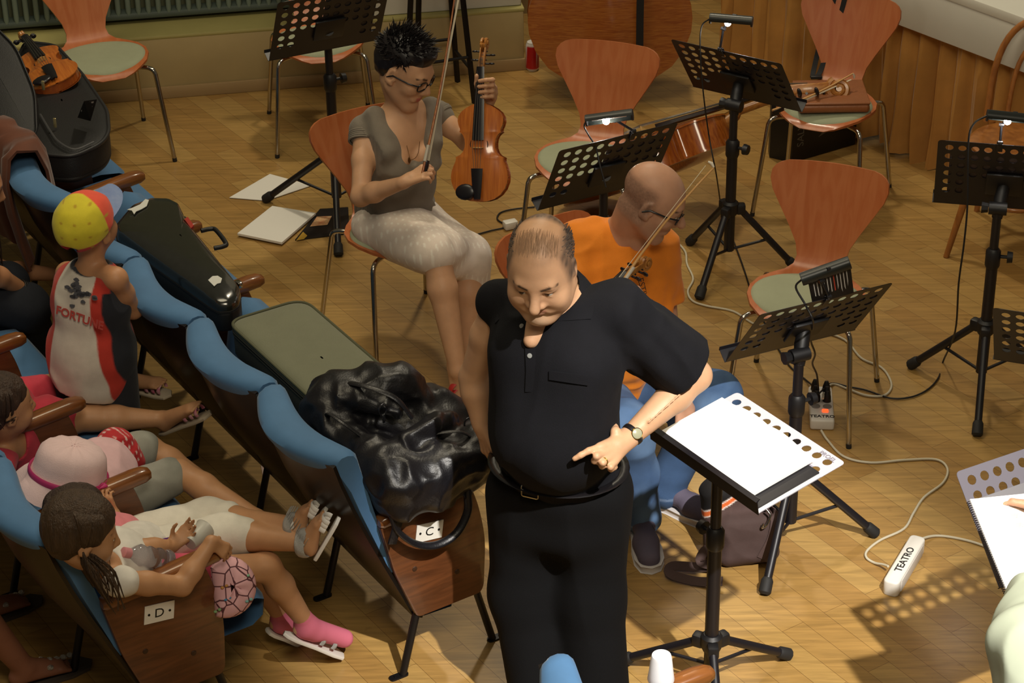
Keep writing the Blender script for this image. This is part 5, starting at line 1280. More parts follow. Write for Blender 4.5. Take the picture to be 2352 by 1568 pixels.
# ------------------------------------------------------------------ THE CONDUCTOR
def conductor():
    root = empty('person', G(1300, 1610), 0, 'balding man in a black short-sleeved shirt and black trousers with a hand on his hip', 'person')
    f = Vector((-.40, -.917, 0)); Rt = fr3(f, (0, 0, 1)); xr = Rt @ Vector((1, 0, 0))
    sk = 'c79b78'
    ch = V(1278, 835, 5.70); be = V(1277, 985, 5.68); pe = V(1284, 1105, 5.74); nk = V(1268, 690, 5.72)
    shR = V(1146, 690, 5.82); shL = V(1418, 712, 5.70)
    elR = V(1088, 865, 5.88); wrR = V(1106, 972, 5.84); elL = V(1598, 862, 5.74); wrL = V(1446, 1003, 5.585)
    hc = V(1243, 612, 5.60); Rh = fr3((-.17, -.90, -.40), (-.08, -.40, .90)); hs = 1.13
    hipR = V(1200, 1130, 5.78); hipL = V(1368, 1130, 5.72); knR = V(1205, 1360, 5.74); knL = V(1352, 1365, 5.70)
    anR = G(1243, 1580, .10); anL = G(1368, 1590, .10)
    # body
    S = Soft(.03)
    S.ell(ch+f*.008, (.176, .130, .206), Rt, .05); S.ell(be+f*.012, (.178, .146, .17), Rt, .06); S.ell(pe, (.172, .125, .12), Rt, .05)
    S.cone(nk+Vector((0, 0, -.03)), shR, .075, .058, .05); S.cone(nk+Vector((0, 0, -.03)), shL, .075, .058, .05)
    S.cone(nk-Vector((0, 0, .02)), hc-Rh @ Vector((0, .035, .05)), .068, .066, .03)
    S.cone(V(1250, 722, 5.66), V(1219, 782, 5.602), .050, .021, .015); S.cone(V(1280, 730, 5.655), V(1230, 776, 5.610), .040, .018, .015); limb(S, shR, elR, wrR, (.046, .048, .041, .043, .029)); limb(S, shL, elL, wrL, (.058, .052, .044, .047, .030))
    limb(S, hipR, knR, anR, (.09, .08, .058, .058, .04)); limb(S, hipL, knL, anL, (.09, .08, .058, .058, .04))
    P = head(S, hc, Rh, hs, lip='b4745e', brow='2e221c', nose=1.12, jaw=1.25, smile=1)
    for sx in (-1, 1):
        S.cone(P(sx*.020, .094, -.030), P(sx*.042, .080, -.056), .0016, .0012, .006, t='s')      # smile creases
        S.ell(P(sx*.044, .066, -.034), (.026, .024, .024), Rh, .025); S.ell(P(sx*.046, .045, -.062), (.030, .034, .036), Rh, .03)
    S.ell(P(0, .045, -.105), (.05, .045, .028), Rh, .03)
    S.cone(P(-.012, .103, .034), P(-.008, .103, .024), .0025, .0025, .004, t='s'); S.cone(P(.010, .103, .034), P(.007, .103, .024), .0025, .0025, .004, t='s')
    # thin grey hair: tint of the scalp
    def hairtint(X, Y, Z):
        q = np.stack([X-hc.x, Y-hc.y, Z-hc.z], 1) @ np.array(Rh); x, y, z = (q/hs).T
        side = np.clip((np.abs(x)-.046)/.018, 0, 1)*np.clip((z+.015)/.02, 0, 1)*np.clip((.052-y)/.02, 0, 1)*np.clip((.112-z)/.012, 0, 1)
        back = np.clip((-.045-y)/.02, 0, 1)*np.clip((z+.06)/.02, 0, 1)
        nz = vn(x*260, y*60, z*90)
        return np.clip(np.maximum(side, back)*(.55+.5*nz), 0, .95), '57483f'
    def thin(X, Y, Z):
        q = np.stack([X-hc.x, Y-hc.y, Z-hc.z], 1) @ np.array(Rh); x, y, z = (q/hs).T
        top = np.clip((z-.078)/.012, 0, 1)*np.clip((.085-y)/.02, 0, 1)*np.clip((y-.005)/.03, 0, 1)
        return top*(.12+.35*vn(x*520, y*24, z*24)), '8b6a50'
    S.paint(hairtint); S.paint(thin)
    S.paint(sph_paint(V(1228, 760, 5.52), .075, 'd2b090', .8))
    # left hand resting on the hip, index finger pointing
    m = [V(1378, 1026, 5.50), V(1386, 1040, 5.495), V(1396, 1052, 5.495), V(1410, 1060, 5.50)]
    for q in m: S.cone(wrL.lerp(q, .2), q, .021, .0135, .014)
    S.cone(wrL, wrL.lerp(V(1392, 1040, 5.50), .55), .027, .027, .012)
    finger(S, [m[0], V(1352, 1035, 5.475), V(1334, 1045, 5.468), V(1320, 1053, 5.468)], .0108, .0082)
    finger(S, [m[1], V(1370, 1047, 5.465), V(1365, 1058, 5.475), V(1374, 1060, 5.50)], .0112, .0088)
    finger(S, [m[2], V(1384, 1062, 5.465), V(1383, 1070, 5.480), V(1390, 1068, 5.51)], .0110, .0086)
    finger(S, [m[3], V(1402, 1072, 5.475), V(1403, 1077, 5.485), V(1413, 1073, 5.50)], .0102, .0082)
    finger(S, [wrL.lerp(m[0], .35), V(1414, 992, 5.56), V(1410, 982, 5.60), V(1408, 976, 5.64)], .0155, .0095, .010)
    for a_, b_ in ((m[0], wrL), (m[1], wrL), (m[2], wrL)):                                    # tendons on the back of the hand
        S.cone(a_.lerp(b_, .1)+Vector((0, -.010, .006)), a_.lerp(b_, .6)+Vector((0, -.016, .010)), .0035, .003, .008)
    S.cone(V(1562, 905, 5.64), V(1490, 970, 5.585), .004, .003, .01)
    # right hand hanging behind the hip
    hand(S, wrR, (.22, -.25, -.85), (.8, .5, 0), -1, (.5, .55, .6, .6))
    body = S.build('body', skin_mat(), root, .0042, sk)
    eyes(root, P, Rh, hs, (.35, .25))
    # shirt
    S = Soft(.03)
    S.ell(ch+f*.01, (.188, .140, .215), Rt, .05); S.ell(be+f*.018, (.190, .158, .185), Rt, .07); S.ell(pe+Vector((0, 0, .04)), (.186, .142, .10), Rt, .05)
    S.cone(nk-Vector((0, 0, .052)), shR-Vector((0, 0, .004)), .082, .062, .05); S.cone(nk-Vector((0, 0, .052)), shL, .082, .074, .05)
    S.cone(ch+xr*.09+f*.04+Vector((0, 0, .05)), be+xr*.03+f*.05, .09, .09, .06); S.cone(ch-xr*.09+f*.04+Vector((0, 0, .05)), be-xr*.03+f*.05, .09, .09, .06)
    e = shL.lerp(elL, .86); S.cone(shL, e, .078, .088, .04); S.cone(shL.lerp(elL, .3)-Vector((0, 0, .03)), e-Vector((0, 0, .012)), .07, .085, .04)
    S.cone(shR+xr*-.035, shR.lerp(elR, .03)+xr*-.012, .062, .055, .03)
    S.cone(nk+Vector((0, 0, .015)), hc, .082, .085, .015, t='s')
    S.cone(V(1246, 718, 5.555), V(1218, 792, 5.56), .072, .020, .008, t='s'); S.cone(V(1278, 725, 5.56), V(1226, 784, 5.565), .055, .018, .008, t='s')
    dirA = (elL-shL)
    S.wrinkle(fold(.012, 9, 1, (0.1, 0, 1))); S.wrinkle(lambda x, y, z: (fold(.016, 16, 6, dirA)(x, y, z))*np.clip((x-shL.x+.02)/.05, 0, 1))
    M_shirt = mat('black_shirt_cloth', '0d0d12', .9, spec=.25, noise=.15, nscale=14, bump=.2, bscale=500)
    S2 = S; S2.cuts = []
    ad = dirA.normalized(); pcut = shL.lerp(elL, .86)
    def sleeve_end(x, y, z): 
        d = (x-pcut.x)*ad.x+(y-pcut.y)*ad.y+(z-pcut.z)*ad.z; return np.where((x > shL.x+.05), np.maximum(d, 0)*3, 0)
    S.wrinkle(sleeve_end)
    SH = S; S.build('shirt', M_shirt, root, .0048)
    # collar: two lapels and the back band
    P0 = []
    for k in range(19):
        a = R(-118)+R(236)*k/18; ux, uy = math.sin(a), -math.cos(a)                # a=0 back of the neck
        c0 = nk+Vector((0, 0, .0))+(xr*ux*.085-f*(-uy)*.072)*1.0
        c0 = nk+xr*ux*.080+f*uy*.078+Vector((0, 0, .052-.070*abs(a/R(118))**2.4))
        top = c0+Vector((0, 0, .022)); out = nk+xr*ux*(.128+.030*abs(a/R(118))**2)+f*uy*(.118+.052*abs(a/R(118))**3)+Vector((0, 0, .022-.085*abs(a/R(118))**2.2))
        P0.append([c0-Vector((0, 0, .02)), c0, top, top.lerp(out, .12)+Vector((0, 0, .006)), top.lerp(out, .5)+Vector((0, 0, .006)), out])
    MB().grid(P0, thick=.0035).build('collar', M_shirt, root, 70, True)
    mb = mat('grey_shirt_button', '8f918e', .3)
    for px, py, Y in ((1199, 748, 0), (1217, 816, 0), (1304, 868, 0)):
        p = SH.hit(px, py, 5.0, 6.2); d = (Vector(_o)-p).normalized(); d = (d+f*.8).normalized()
        MB().lathe([(0, -.003), (.0065, -.003), (.007, .002), (.004, .0028), (0, .0022)], 14, frame(p+d*.002, d.orthogonal(), d)).build('button', mb, root, 50, True)
    def patch(name, ea, eb, n=7, m=5, off=.004, th=.004):
        def along(e, u):
            x = u*(len(e)-1); k = min(int(x), len(e)-2); x -= k; return (e[k][0]+(e[k+1][0]-e[k][0])*x, e[k][1]+(e[k+1][1]-e[k][1])*x)
        P_ = []
        for a in range(n):
            p_, q_ = along(ea, a/(n-1)), along(eb, a/(n-1)); row = []
            for b_ in range(m):
                u = b_/(m-1); h = SH.hit(p_[0]+(q_[0]-p_[0])*u, p_[1]+(q_[1]-p_[1])*u, 5.0, 6.2); row.append(h+(Vector(_o)-h).normalized()*off)
            P_.append(row)
        MB().grid(P_, thick=th).build(name, M_shirt, root, 50, True)
    patch('pocket_flap', [(1262, 851), (1350, 862)], [(1262, 871), (1350, 884)])
    patch('collar_lapel', [(1318, 692), (1296, 714), (1268, 738)], [(1366, 694), (1364, 712), (1358, 732)], 7, 6, .006)
    patch('placket', [(1206, 800), (1208, 850), (1206, 900)], [(1230, 800), (1230, 850), (1226, 900)], 7, 3, .002, .003)
    # trousers
    S = Soft(.03); ct = pe
    S.ell(pe-Vector((0, 0, .0)), (.192, .148, .115), Rt, .05)
    S.ell(pe-Vector((0, 0, .12)), (.190, .145, .12), Rt, .06)
    for h_, kn, an in ((hipR, knR, anR), (hipL, knL, anL)):
        S.cone(h_, kn, .112, .098, .05); S.cone(kn, an, .098, .100, .05)
    S.wrinkle(fold(.014, 6, 12, (0, 0, 1)))
    S.cut(pe+Vector((0, 0, .075)), (0, -.1, 1)); S.cut(Vector((0, 0, .035)), (0, 0, -1))
    S.build('trousers', mat('black_trouser_cloth', '09090b', .9, spec=.2, bump=.15, bscale=500), root, .006)
    ring_tube('belt', pe+Vector((0, 0, .066))+f*.004, xr, f, .197, .163, .016, mat('black_belt_leather', '141214', .25, coat=.5), root, 40, flat=.30, up=(0, 0, 1))
    bc = pe+Vector((0, 0, .064))+f*.172+xr*.02
    bm_ = frame(bc, xr, f); b = MB()
    pts = [bm_ @ Vector((x, y, 0)) for x, y in round_poly([(-.026, -.018), (.026, -.018), (.026, .018), (-.026, .018)], .006, 3)]; b.tube(pts+[pts[0]], .003, 6, False); b.build('belt_buckle', mat('buckle_steel', 'b8b8b4', .15, 1), root, 60, True)
    # watch and ring
    ax = (wrL-elL).normalized(); wc = wrL-ax*.012; s1_ = ax.orthogonal().normalized(); s2_ = ax.cross(s1_)
    ring_tube('watch_strap', wc, s1_, s2_, .0325, .0325, .009, mat('black_watch_strap', '161214', .45), root, 24, flat=.28, up=s1_)
    dv = (Vector(_o)-wc); dv = (dv-ax*dv.dot(ax)).normalized(); dv = (dv+Vector((.35, 0, .0))).normalized(); dv = (dv-ax*dv.dot(ax)).normalized()
    wm = frame(wc+dv*.030, ax, dv)
    wd = MB().lathe([(0, 0), (.0155, 0), (.0170, .002), (.0170, .006), (.0150, .0075)], 28, wm, caps=False).build('watch_case', mat('gold_metal', 'c8a648', .22, 1), root, 50, True)
    MB().lathe([(0, .0064), (.0150, .0064), (.0148, .0066), (0, .0068)], 28, wm).build('watch_dial', mat('watch_dial_grey', '9a9a80', .25), wd, 50, True)
    rp = m[2].lerp(V(1384, 1062, 5.465), .75); rd = (V(1384, 1062, 5.465)-m[2]).normalized(); q1 = rd.orthogonal().normalized(); q2 = rd.cross(q1)
    ring_tube('finger_ring', rp, q1, q2, .0112, .0112, .0018, MATS['gold_metal'], root, 20)
    # side and back hair tufts
    rg = random.Random(2); M_gh = mat('grey_brown_hair', '4c4038', .6, noise=.3, nscale=60)
    for sx in (-1, 1):
        b = MB()
        for k in range(330):
            x = sx*rg.uniform(.050, .080); y = rg.uniform(-.085, .036); z = rg.uniform(-.005, .092)
            v = Vector((x/.074, (y+.014)/.096, (z-.042)/.082)); v.normalize(); base = Vector((v.x*.0745, v.y*.0965-.014, v.z*.0825+.042))
            tip = base+Vector((sx*.002, -.010-rg.random()*.008, rg.uniform(-.014, -.004)))+v*.0022
            b.tube([P(*(base-v*.001)), P(*(base.lerp(tip, .5)+v*.0018)), P(*tip)], [.0013, .0010, .0004], 4)
        b.build('side_hair', M_gh, root, 60, True)
    b = MB()
    for k in range(620):
        x = rg.uniform(-.05, .05); y = rg.uniform(-.02, .04); v = Vector((x/.074, (y+.014)/.096, 1)).normalized()
        z = .042+.082*math.sqrt(max(0, 1-(x/.074)**2-((y+.014)/.096)**2)); y2 = min(.072, y+rg.uniform(.02, .032)); z2 = .042+.0826*math.sqrt(max(0, 1-(x/.074)**2-((y2+.014)/.096)**2))
        ym = (y+y2)/2; zm = .0425+.0827*math.sqrt(max(0, 1-(x/.074)**2-((ym+.014)/.096)**2))
        b.tube([P(x, y, z), P(x*1.02, ym, zm), P(x*1.05, y2, z2-.0005)], [.00022, .00026, .00015], 3)
    b.build('thin_top_hair', mat('thin_light_brown_hair', 'a3856a', .6), root, 60, True)
    for an, tx in ((anR, (-.12, -.20)), (anL, (-.06, -.22))):
        S = Soft(.02); t_ = Vector((an.x+tx[0], an.y+tx[1], .035)); S.cone(Vector((an.x, an.y+.02, .055)), t_, .046, .036, .03); S.cone(Vector((an.x+.0, an.y+.06, .04)), Vector((an.x, an.y, .05)), .038, .045, .03)
        S.cut((0, 0, .003), (0, 0, -1)); S.build('shoe', mat('black_shoe_leather', '0f0e0f', .3, coat=.4), root, .006)
conductor()
# ------------------------------------------------------------------ THE WOMAN WITH THE VIOLIN
def woman():
    root = empty('person', G(1000, 800), 0, 'seated woman with short dark hair and glasses, in a grey top, holding a violin upright', 'person')
    sk = 'cb9d7a'
    Rt = fr3((.50, -.866, 0), (.05, .03, 1)); f = Rt @ Vector((0, 1, 0)); xr = Rt @ Vector((1, 0, 0))
    ch = V(918, 345, 7.92); wa = V(922, 430, 7.93); pe = V(905, 505, 8.00); nk = V(925, 238, 7.97)
    shR = V(838, 300, 7.92); shL = V(1000, 262, 8.08)
    elR = V(828, 452, 7.72); wrR = V(930, 418, 7.60); elL = V(1072, 325, 8.00); wrL = V(1114, 250, 7.86)
    hc = V(928, 163, 7.93); Rh = fr3((.80, -.46, -.40), (.38, -.10, .92)); hs = 1.06
    hR, hL = V(882, 520, 7.92), V(950, 505, 8.05); kR, kL = V(1000, 575, 7.60), V(1075, 585, 7.78)
    aR, aL = V(1052, 850, 7.42), V(1082, 860, 7.62)
    S = Soft(.025)
    S.ell(ch, (.140, .092, .16), Rt, .05); S.ell(wa, (.122, .088, .13), Rt, .05); S.ell(pe, (.155, .125, .11), Rt, .05)
    S.cone(nk-Vector((0, 0, .03)), shR, .055, .043, .04); S.cone(nk-Vector((0, 0, .03)), shL, .055, .043, .04)
    S.cone(nk-Vector((0, 0, .03)), hc-Rh @ Vector((0, .03, .05)), .052, .050, .02)
    for q in (-1, 1): S.ell(ch+xr*q*.060+f*.072-Vector((0, 0, .012)), (.060, .060, .062), Rt, .016)
    limb(S, shR, elR, wrR, (.044, .040, .034, .036, .023)); limb(S, shL, elL, wrL, (.044, .038, .034, .036, .023))
    limb(S, hR, kR, aR, (.08, .068, .052, .054, .032)); limb(S, hL, kL, aL, (.08, .068, .052, .054, .032))
    foot(S, aR, G(1060, 930, .035), .9); foot(S, aL, G(1098, 935, .035), .9)
    S.cone(nk-xr*.02+f*.04-Vector((0,0,.03)), shR+Vector((0, -.02, .0)), .012, .010, .02); S.cone(nk+xr*-.02+f*.04-Vector((0,0,.03)), shL, .012, .010, .02)
    P = head(S, hc, Rh, hs, lip='b4665a', brow='2a1c18', nose=1.0, jaw=.95)
    # right hand round the bow frog
    b0 = V(978, 392, 7.60)
    dW = (b0-wrR).normalized()
    hand(S, wrR, dW, (.25, .35, -.75), 1, (.75, .85, .9, .85), .88, (.5, .4))
    # left hand round the neck of the violin
    m = [V(1130, 190, 7.815), V(1136, 202, 7.812), V(1137, 214, 7.812), V(1134, 226, 7.815)]
    for q in m: S.cone(wrL.lerp(q, .15), q, .019, .0115, .010)
    for i, (x0, y) in enumerate(((1098, 186), (1097, 199), (1098, 212), (1100, 224))):
        finger(S, [m[i], V(1132-2*i*.3, y-3, 7.782), V(1116, y-2, 7.772), V(x0+3, y, 7.782)], .0093, .0078)
    finger(S, [wrL.lerp(m[0], .3), V(1099, 215, 7.83), V(1095, 192, 7.82), V(1095, 174, 7.815)], .0115, .0085, .008)
    
    S.build('body', skin_mat(), root, .0042, sk)
    eyes(root, P, Rh, hs, (.0, -.3))
    glasses(root, P, Rh, hs, mat('black_spectacle_frame', '141316', .25))
    # grey sleeveless top
    S = Soft(.025)
    S.ell(ch-Vector((0, 0, .02)), (.150, .102, .155), Rt, .05); S.ell(wa, (.134, .100, .14), Rt, .05); S.ell(pe+Vector((0, 0, .055)), (.168, .134, .075), Rt, .05)
    for q in (-1, 1): S.ell(ch+xr*q*.060+f*.074-Vector((0, 0, .020)), (.066, .066, .066), Rt, .03)
    for sh in (shR, shL):
        S.cone(nk.lerp(sh, .72)-Vector((0, 0, .010)), sh, .047, .050, .03); S.cone(sh, sh.lerp(elR if sh is shR else elL, .16), .053, .050, .02)
    for q in (-1, 1): S.cone(nk+xr*q*.118-Vector((0, 0, .030)), ch+xr*q*.098+f*.085+Vector((0, 0, .045)), .036, .036, .03)
    S.cone(nk+f*.06-Vector((0, 0, .02)), ch+f*.125+Vector((0, 0, .042)), .066, .050, .012, t='s'); S.cone(nk+Vector((0, 0, .03)), nk-Vector((0, 0, .05))+f*.02, .078, .080, .012, t='s')
    S.wrinkle(fold(.010, 11, 2, xr)); S.wrinkle(lambda x, y, z: fold(.016, 15, 7, xr)(x, y, z)*np.clip((.66-z)/.06, 0, 1))
    cp_ = shR.lerp(elR, .17); ca_ = (elR-shR).normalized(); cq = shL.lerp(elL, .17); cb_ = (elL-shL).normalized()
    S.wrinkle(lambda x, y, z: np.where((x-ch.x)*xr.x+(y-ch.y)*xr.y > .128, np.maximum((x-cp_.x)*ca_.x+(y-cp_.y)*ca_.y+(z-cp_.z)*ca_.z, 0)*3, 0))
    S.build('sleeveless_top', mat('taupe_jersey', '7d7468', .9, noise=.06, nscale=30, bump=.2, bscale=400, sheen=.15), root, .0045)
    for sh, el in ((shR, elR), (shL, elL)):
        dd = (el-sh).normalized(); q1 = dd.orthogonal().normalized(); q2 = dd.cross(q1)
        for k in range(5):
            ring_tube('ruffle', sh.lerp(el, .05+.028*k)+q1*.004, q1, q2, .0535+.002*(k % 2), .0545, .0042, MATS['taupe_jersey'], root, 26)
    # skirt
    S = Soft(.04)
    S.ell(pe-Vector((0, 0, .01)), (.168, .14, .095), Rt, .06)
    for h_, k_ in ((hR, kR), (hL, kL)): S.cone(h_, h_.lerp(k_, .98)-Vector((0, 0, .012)), .098, .082, .06)
    S.cone(hR.lerp(kR, .25)-Vector((0, 0, .05)), hR.lerp(kR, .75)-Vector((0, 0, .05)), .07, .06, .05)
    S.cone(kR.lerp(kL, .5)+Vector((0, 0, .03)), pe+f*.12+Vector((0, 0, .05)), .05, .06, .07)
    S.cone(kL-Vector((0, 0, .01)), kL-Vector((-.01, .0, .09)), .080, .070, .04); S.cone(kR.lerp(hR, .1)-Vector((0, 0, .02)), kR.lerp(kL, .5)-Vector((0, -.02, .06)), .07, .06, .04)
    S.wrinkle(fold(.011, 8, 3, (kR-hR)))
    u_ = (kR-hR).normalized()
    def dots(X, Y, Z):
        a = (X*xr.x+Y*xr.y)*46; b = (X*u_.x+Y*u_.y+Z*u_.z)*30; i = np.floor(b); a = a+.5*(i % 2)
        return (.17-np.hypot((a-np.floor(a)-.5)*.9, (b-i-.5)*.6))/.05, 'f6efe4'
    S.paint(dots); S.op('u', lambda X, Y, Z: X*0+9, A3(pe)-.01, A3(pe)+.01, .01, 'e6d8cc')
    S.build('skirt', vcol_mat('dotted_voile', .85, bump=.15, bscale=300, sheen=.2), root, .0055, 'e6d8cc')
    # red sandals
    for an, tx in ((aR, G(1060, 930, .035)), (aL, G(1098, 935, .035))):
        d = (tx-an); d.z = 0; d.normalize(); sd = d.cross(Vector((0, 0, 1)))
        MB().prism([((an-d*.05+d*t_+sd*w_).x, (an-d*.05+d*t_+sd*w_).y) for t_, w_ in ((0, -.025), (.05, -.028), (.15, -.036), (.20, -.03), (.225, 0), (.20, .034), (.15, .038), (.05, .03), (0, .026))], .001, .012).build('sandal_sole', mat('dark_sandal_sole', '2a2120', .7), root, 40, True)
        for t_ in (.45, .62):
            c = an.lerp(tx, t_); ring_tube('sandal_strap', c+Vector((0, 0, -.012)), sd, (0, 0, 1), .040, .034, .0045, mat('red_sandal_leather', 'b02a26', .5), root, 20, flat=3.0, up=d, a0=-.2, a1=PI+.2)
    # necklace and bra strap
    pts = spline([nk-xr*-.052-Vector((0, 0, .005)), nk+xr*.047+f*.05-Vector((0, 0, .03)), ch+f*.110+xr*.018+Vector((0, 0, .03)), V(938, 368, 7.76), ch+f*.110-xr*.020+Vector((0, 0, .03)), nk-xr*.047+f*.05-Vector((0, 0, .03)), nk-xr*.052], 6)
    MB().tube(pts, .0011, 5).build('necklace', mat('bronze_chain', '6a4a26', .4, .7), root, 60, True)
    MB().ell(V(940, 368, 7.745), (.005, .004, .013)).build('pendant', MATS['bronze_chain'], root, 60, True)
    # spiky short hair
    S = Soft(.02); sc = lambda x, y, z: P(x, y, z)
    S.ell(sc(0, -.026, .056), (.080*hs, .098*hs, .078*hs), Rh, .02); S.ell(sc(0, -.06, .01), (.068, .062, .07), Rh, .03)
    S.ell(sc(0, .045, .100), (.056, .042, .030), Rh, .03)
    S.ell(sc(0, .115, -.01), (.12, .085, .085), Rh, .02, t='s'); 
    S.wrinkle(fold(.007, 34, 5)); hm = mat('near_black_hair', '171214', .42, noise=.3, nscale=60, spec=.5)
    S.build('hair', hm, root, .005)
    b = MB(); rg = random.Random(11)
    for k in range(760):
        th_ = rg.uniform(0, 2*PI); ph = rg.uniform(-.1, 1); v = Vector((math.cos(th_)*math.sqrt(1-ph*ph), math.sin(th_)*math.sqrt(1-ph*ph), ph))
        if v.y > .55 and v.z < .55: continue
        base = Vector((v.x*.078, v.y*.094-.024, v.z*.076+.056)); 
        if base.y > .045 and base.z < .075: continue
        ln = rg.uniform(.018, .042)*(1.35 if v.z > .55 else .7); fl = Vector((rg.uniform(-.4, .4), .45*(v.z > .3)+rg.uniform(-.4, .4), .25*(v.z > .4))); tip = base+(v*.75+fl).normalized()*ln
        b.tube([P(*(base-v*.004)), P(*(base.lerp(tip, .55)+v*.002)), P(*tip)], [.0034, .0022, .0004], 5)
    b.build('hair_tufts', hm, root, 60, True)
    # the violin she holds by the neck, and the bow
    n0_, n1_ = V(1100, 462, 7.62), V(1107, 130, 7.865)
    L = (n1_-n0_).normalized()
    vo = place('violin', 'orange brown violin held upright by the neck in the hand of the seated woman', 'violin', n0_, rot_from(L, Vector((-.30, -.86, .40))), 'violins')
    violin(vo, 1.0, .034, VM)
    bow('violin bow held upright by the seated woman, rising past her face', b0-Vector((.002, 0, .0))+Vector((0, .0, -.02)), V(1056, -20, 7.93), (-.6, -.8, 0))
woman()
# ------------------------------------------------------------------ THE MAN IN ORANGE
def orange_man():
    root = empty('person', G(1480, 1160), 0, 'seated bald man in an orange T-shirt and jeans, looking down to his left', 'person')
    sk = 'c4957a'
    Rt = fr3((.45, -.893, 0), (.03, -.06, 1)); f = Rt @ Vector((0, 1, 0)); xr = Rt @ Vector((1, 0, 0))
    ch = V(1425, 660, 6.92); wa = V(1420, 790, 6.96); pe = V(1405, 880, 7.02); nk = V(1432, 530, 6.95)
    shR = V(1340, 560, 6.93); shL = V(1508, 570, 7.02); elR = V(1285, 745, 6.75); wrR = V(1385, 690, 6.58)
    elL = V(1535, 790, 6.92); wrL = V(1570, 925, 6.72)
    hc = V(1497, 462, 6.86); Rh = fr3((.86, -.15, -.48), (.46, -.05, .88)); hs = 1.06
    hR, hL = V(1375, 915, 6.93), V(1445, 895, 7.05); kR, kL = V(1440, 985, 6.55), V(1640, 912, 6.80)
    aR, aL = V(1474, 1188, 6.60), V(1524, 1128, 6.77)
    S = Soft(.025)
    S.ell(ch, (.165, .11, .19), Rt, .05); S.ell(wa, (.155, .12, .15), Rt, .05); S.ell(pe, (.165, .13, .11), Rt, .05)
    S.cone(nk-Vector((0, 0, .03)), shR, .066, .054, .05); S.cone(nk-Vector((0, 0, .03)), shL, .066, .054, .05)
    S.cone(nk-Vector((0, 0, .03)), hc-Rh @ Vector((0, .035, .045)), .064, .062, .03)
    limb(S, shR, elR, wrR, (.052, .048, .040, .042, .028)); limb(S, shL, elL, wrL, (.052, .048, .040, .042, .028))
    limb(S, hR, kR, aR, (.085, .075, .058, .058, .04)); limb(S, hL, kL, aL, (.085, .075, .058, .058, .04))
    P = head(S, hc, Rh, hs, lip='b87060', brow='40302a', nose=1.15)
    def stub(X, Y, Z):
        q = np.stack([X-hc.x, Y-hc.y, Z-hc.z], 1) @ np.array(Rh); x, y, z = (q/hs).T
        w_ = np.clip((.018-y)/.03, 0, 1)*np.clip((.072-z)/.02, 0, 1)*np.clip((z+.075)/.03, 0, 1)*np.clip((y+.13)/.01, 0, 1)
        b_ = np.clip((-.02-z)/.03, 0, 1)*np.clip((y-.0)/.03, 0, 1)*np.clip((z+.125)/.02, 0, 1)*.25
        return np.maximum(w_*(.45+.35*vn(x*300, y*300, z*300)), b_), '6a5044'
    S.paint(stub)
    hand(S, wrL, (.1, -.35, -.93), (-.3, .9, -.3), 1, (.35, .4, .45, .5))
    hand(S, wrR, (.6, -.2, .3), (.1, .3, -.9), 1, (.8, .9, .9, .9))
    S.build('body', skin_mat(), root, .0042, sk)
    eyes(root, P, Rh, hs, (0, -.3)); glasses(root, P, Rh, hs, MATS['black_spectacle_frame'])
    S = Soft(.03)
    S.ell(ch, (.184, .130, .20), Rt, .05); S.ell(wa, (.176, .142, .17), Rt, .06); S.ell(pe+Vector((0, 0, .03)), (.184, .15, .09), Rt, .05)
    S.cone(nk-Vector((0, 0, .040)), shR, .074, .068, .05); S.cone(nk-Vector((0, 0, .040)), shL, .074, .068, .05)
    S.cone(shR, shR.lerp(elR, .62), .074, .084, .04); S.cone(shL, shL.lerp(elL, .56), .072, .082, .04)
    S.cone(nk-Vector((0, 0, .012))+f*.03, hc, .074, .082, .010, t='s')
    S.wrinkle(fold(.024, 9, 4, (.0, .1, 1))); S.wrinkle(fold(.008, 20, 9, xr))
    for sh, el, q in ((shR, elR, .62), (shL, elL, .56)):
        cp_ = sh.lerp(el, q); ca_ = (el-sh).normalized(); sg = 1 if sh is shR else -1
        S.wrinkle((lambda cp_, ca_, sg, sh: lambda x, y, z: np.where(((x-ch.x)*xr.x+(y-ch.y)*xr.y)*sg > .145, np.maximum((x-cp_.x)*ca_.x+(y-cp_.y)*ca_.y+(z-cp_.z)*ca_.z, 0)*3, 0))(cp_, ca_, sg, sh))
    ts = S.build('t_shirt', mat('orange_jersey', 'f08a20', .85, noise=.04, nscale=20, bump=.2, bscale=500, sheen=.15), root, .005)
    # chest print
    c = V(1463, 672, 6.742); mm = frame(c, (Vector((.88, .35, -.05))), (f+Vector((0, -.1, .25))))
    ink = mat('dark_shirt_print', '3a2418', .7)
    for i, tx in enumerate(('ESTIVO', 'DELLA')):
        text_mesh('shirt_lettering', tx, .030, ink, mm @ Matrix.Rotation(R(-78), 4, 'Z') @ Matrix.Translation((.0, .018-.034*i, .012)), root, True)
    # jeans
    S = Soft(.03); S.ell(pe, (.178, .142, .105), Rt, .05)
    S.cone(hR, kR, .104, .082, .05); S.cone(hL, kL, .104, .084, .05)
    for k_, a_ in ((kR, aR), (kL, aL)):
        S.cone(k_, k_.lerp(a_, .5), .084, .072, .05); S.cone(k_.lerp(a_, .5), a_+Vector((0, 0, .015)), .072, .070, .04)
    S.wrinkle(fold(.014, 9, 8)); S.op('u', lambda X, Y, Z: X*0+9, A3(pe)-.01, A3(pe)+.01, .01, '3f5a80')
    S.paint(lambda X, Y, Z: (np.clip((vn(X*9, Y*9, Z*9)-.45)*2.4, 0, .7), '6d8db4'))
    S.paint(seg_paint(hL.lerp(kL, .55), kL, .10, '56606a', 1.5)); S.paint(lambda X, Y, Z: (np.clip(1-np.abs(Z-(aR.z+.0))/.004, 0, .5), '9fb4cf'))
    S.build('jeans', vcol_mat('blue_denim', .9, bump=.3, bscale=700), root, .0055, '3f5a80')
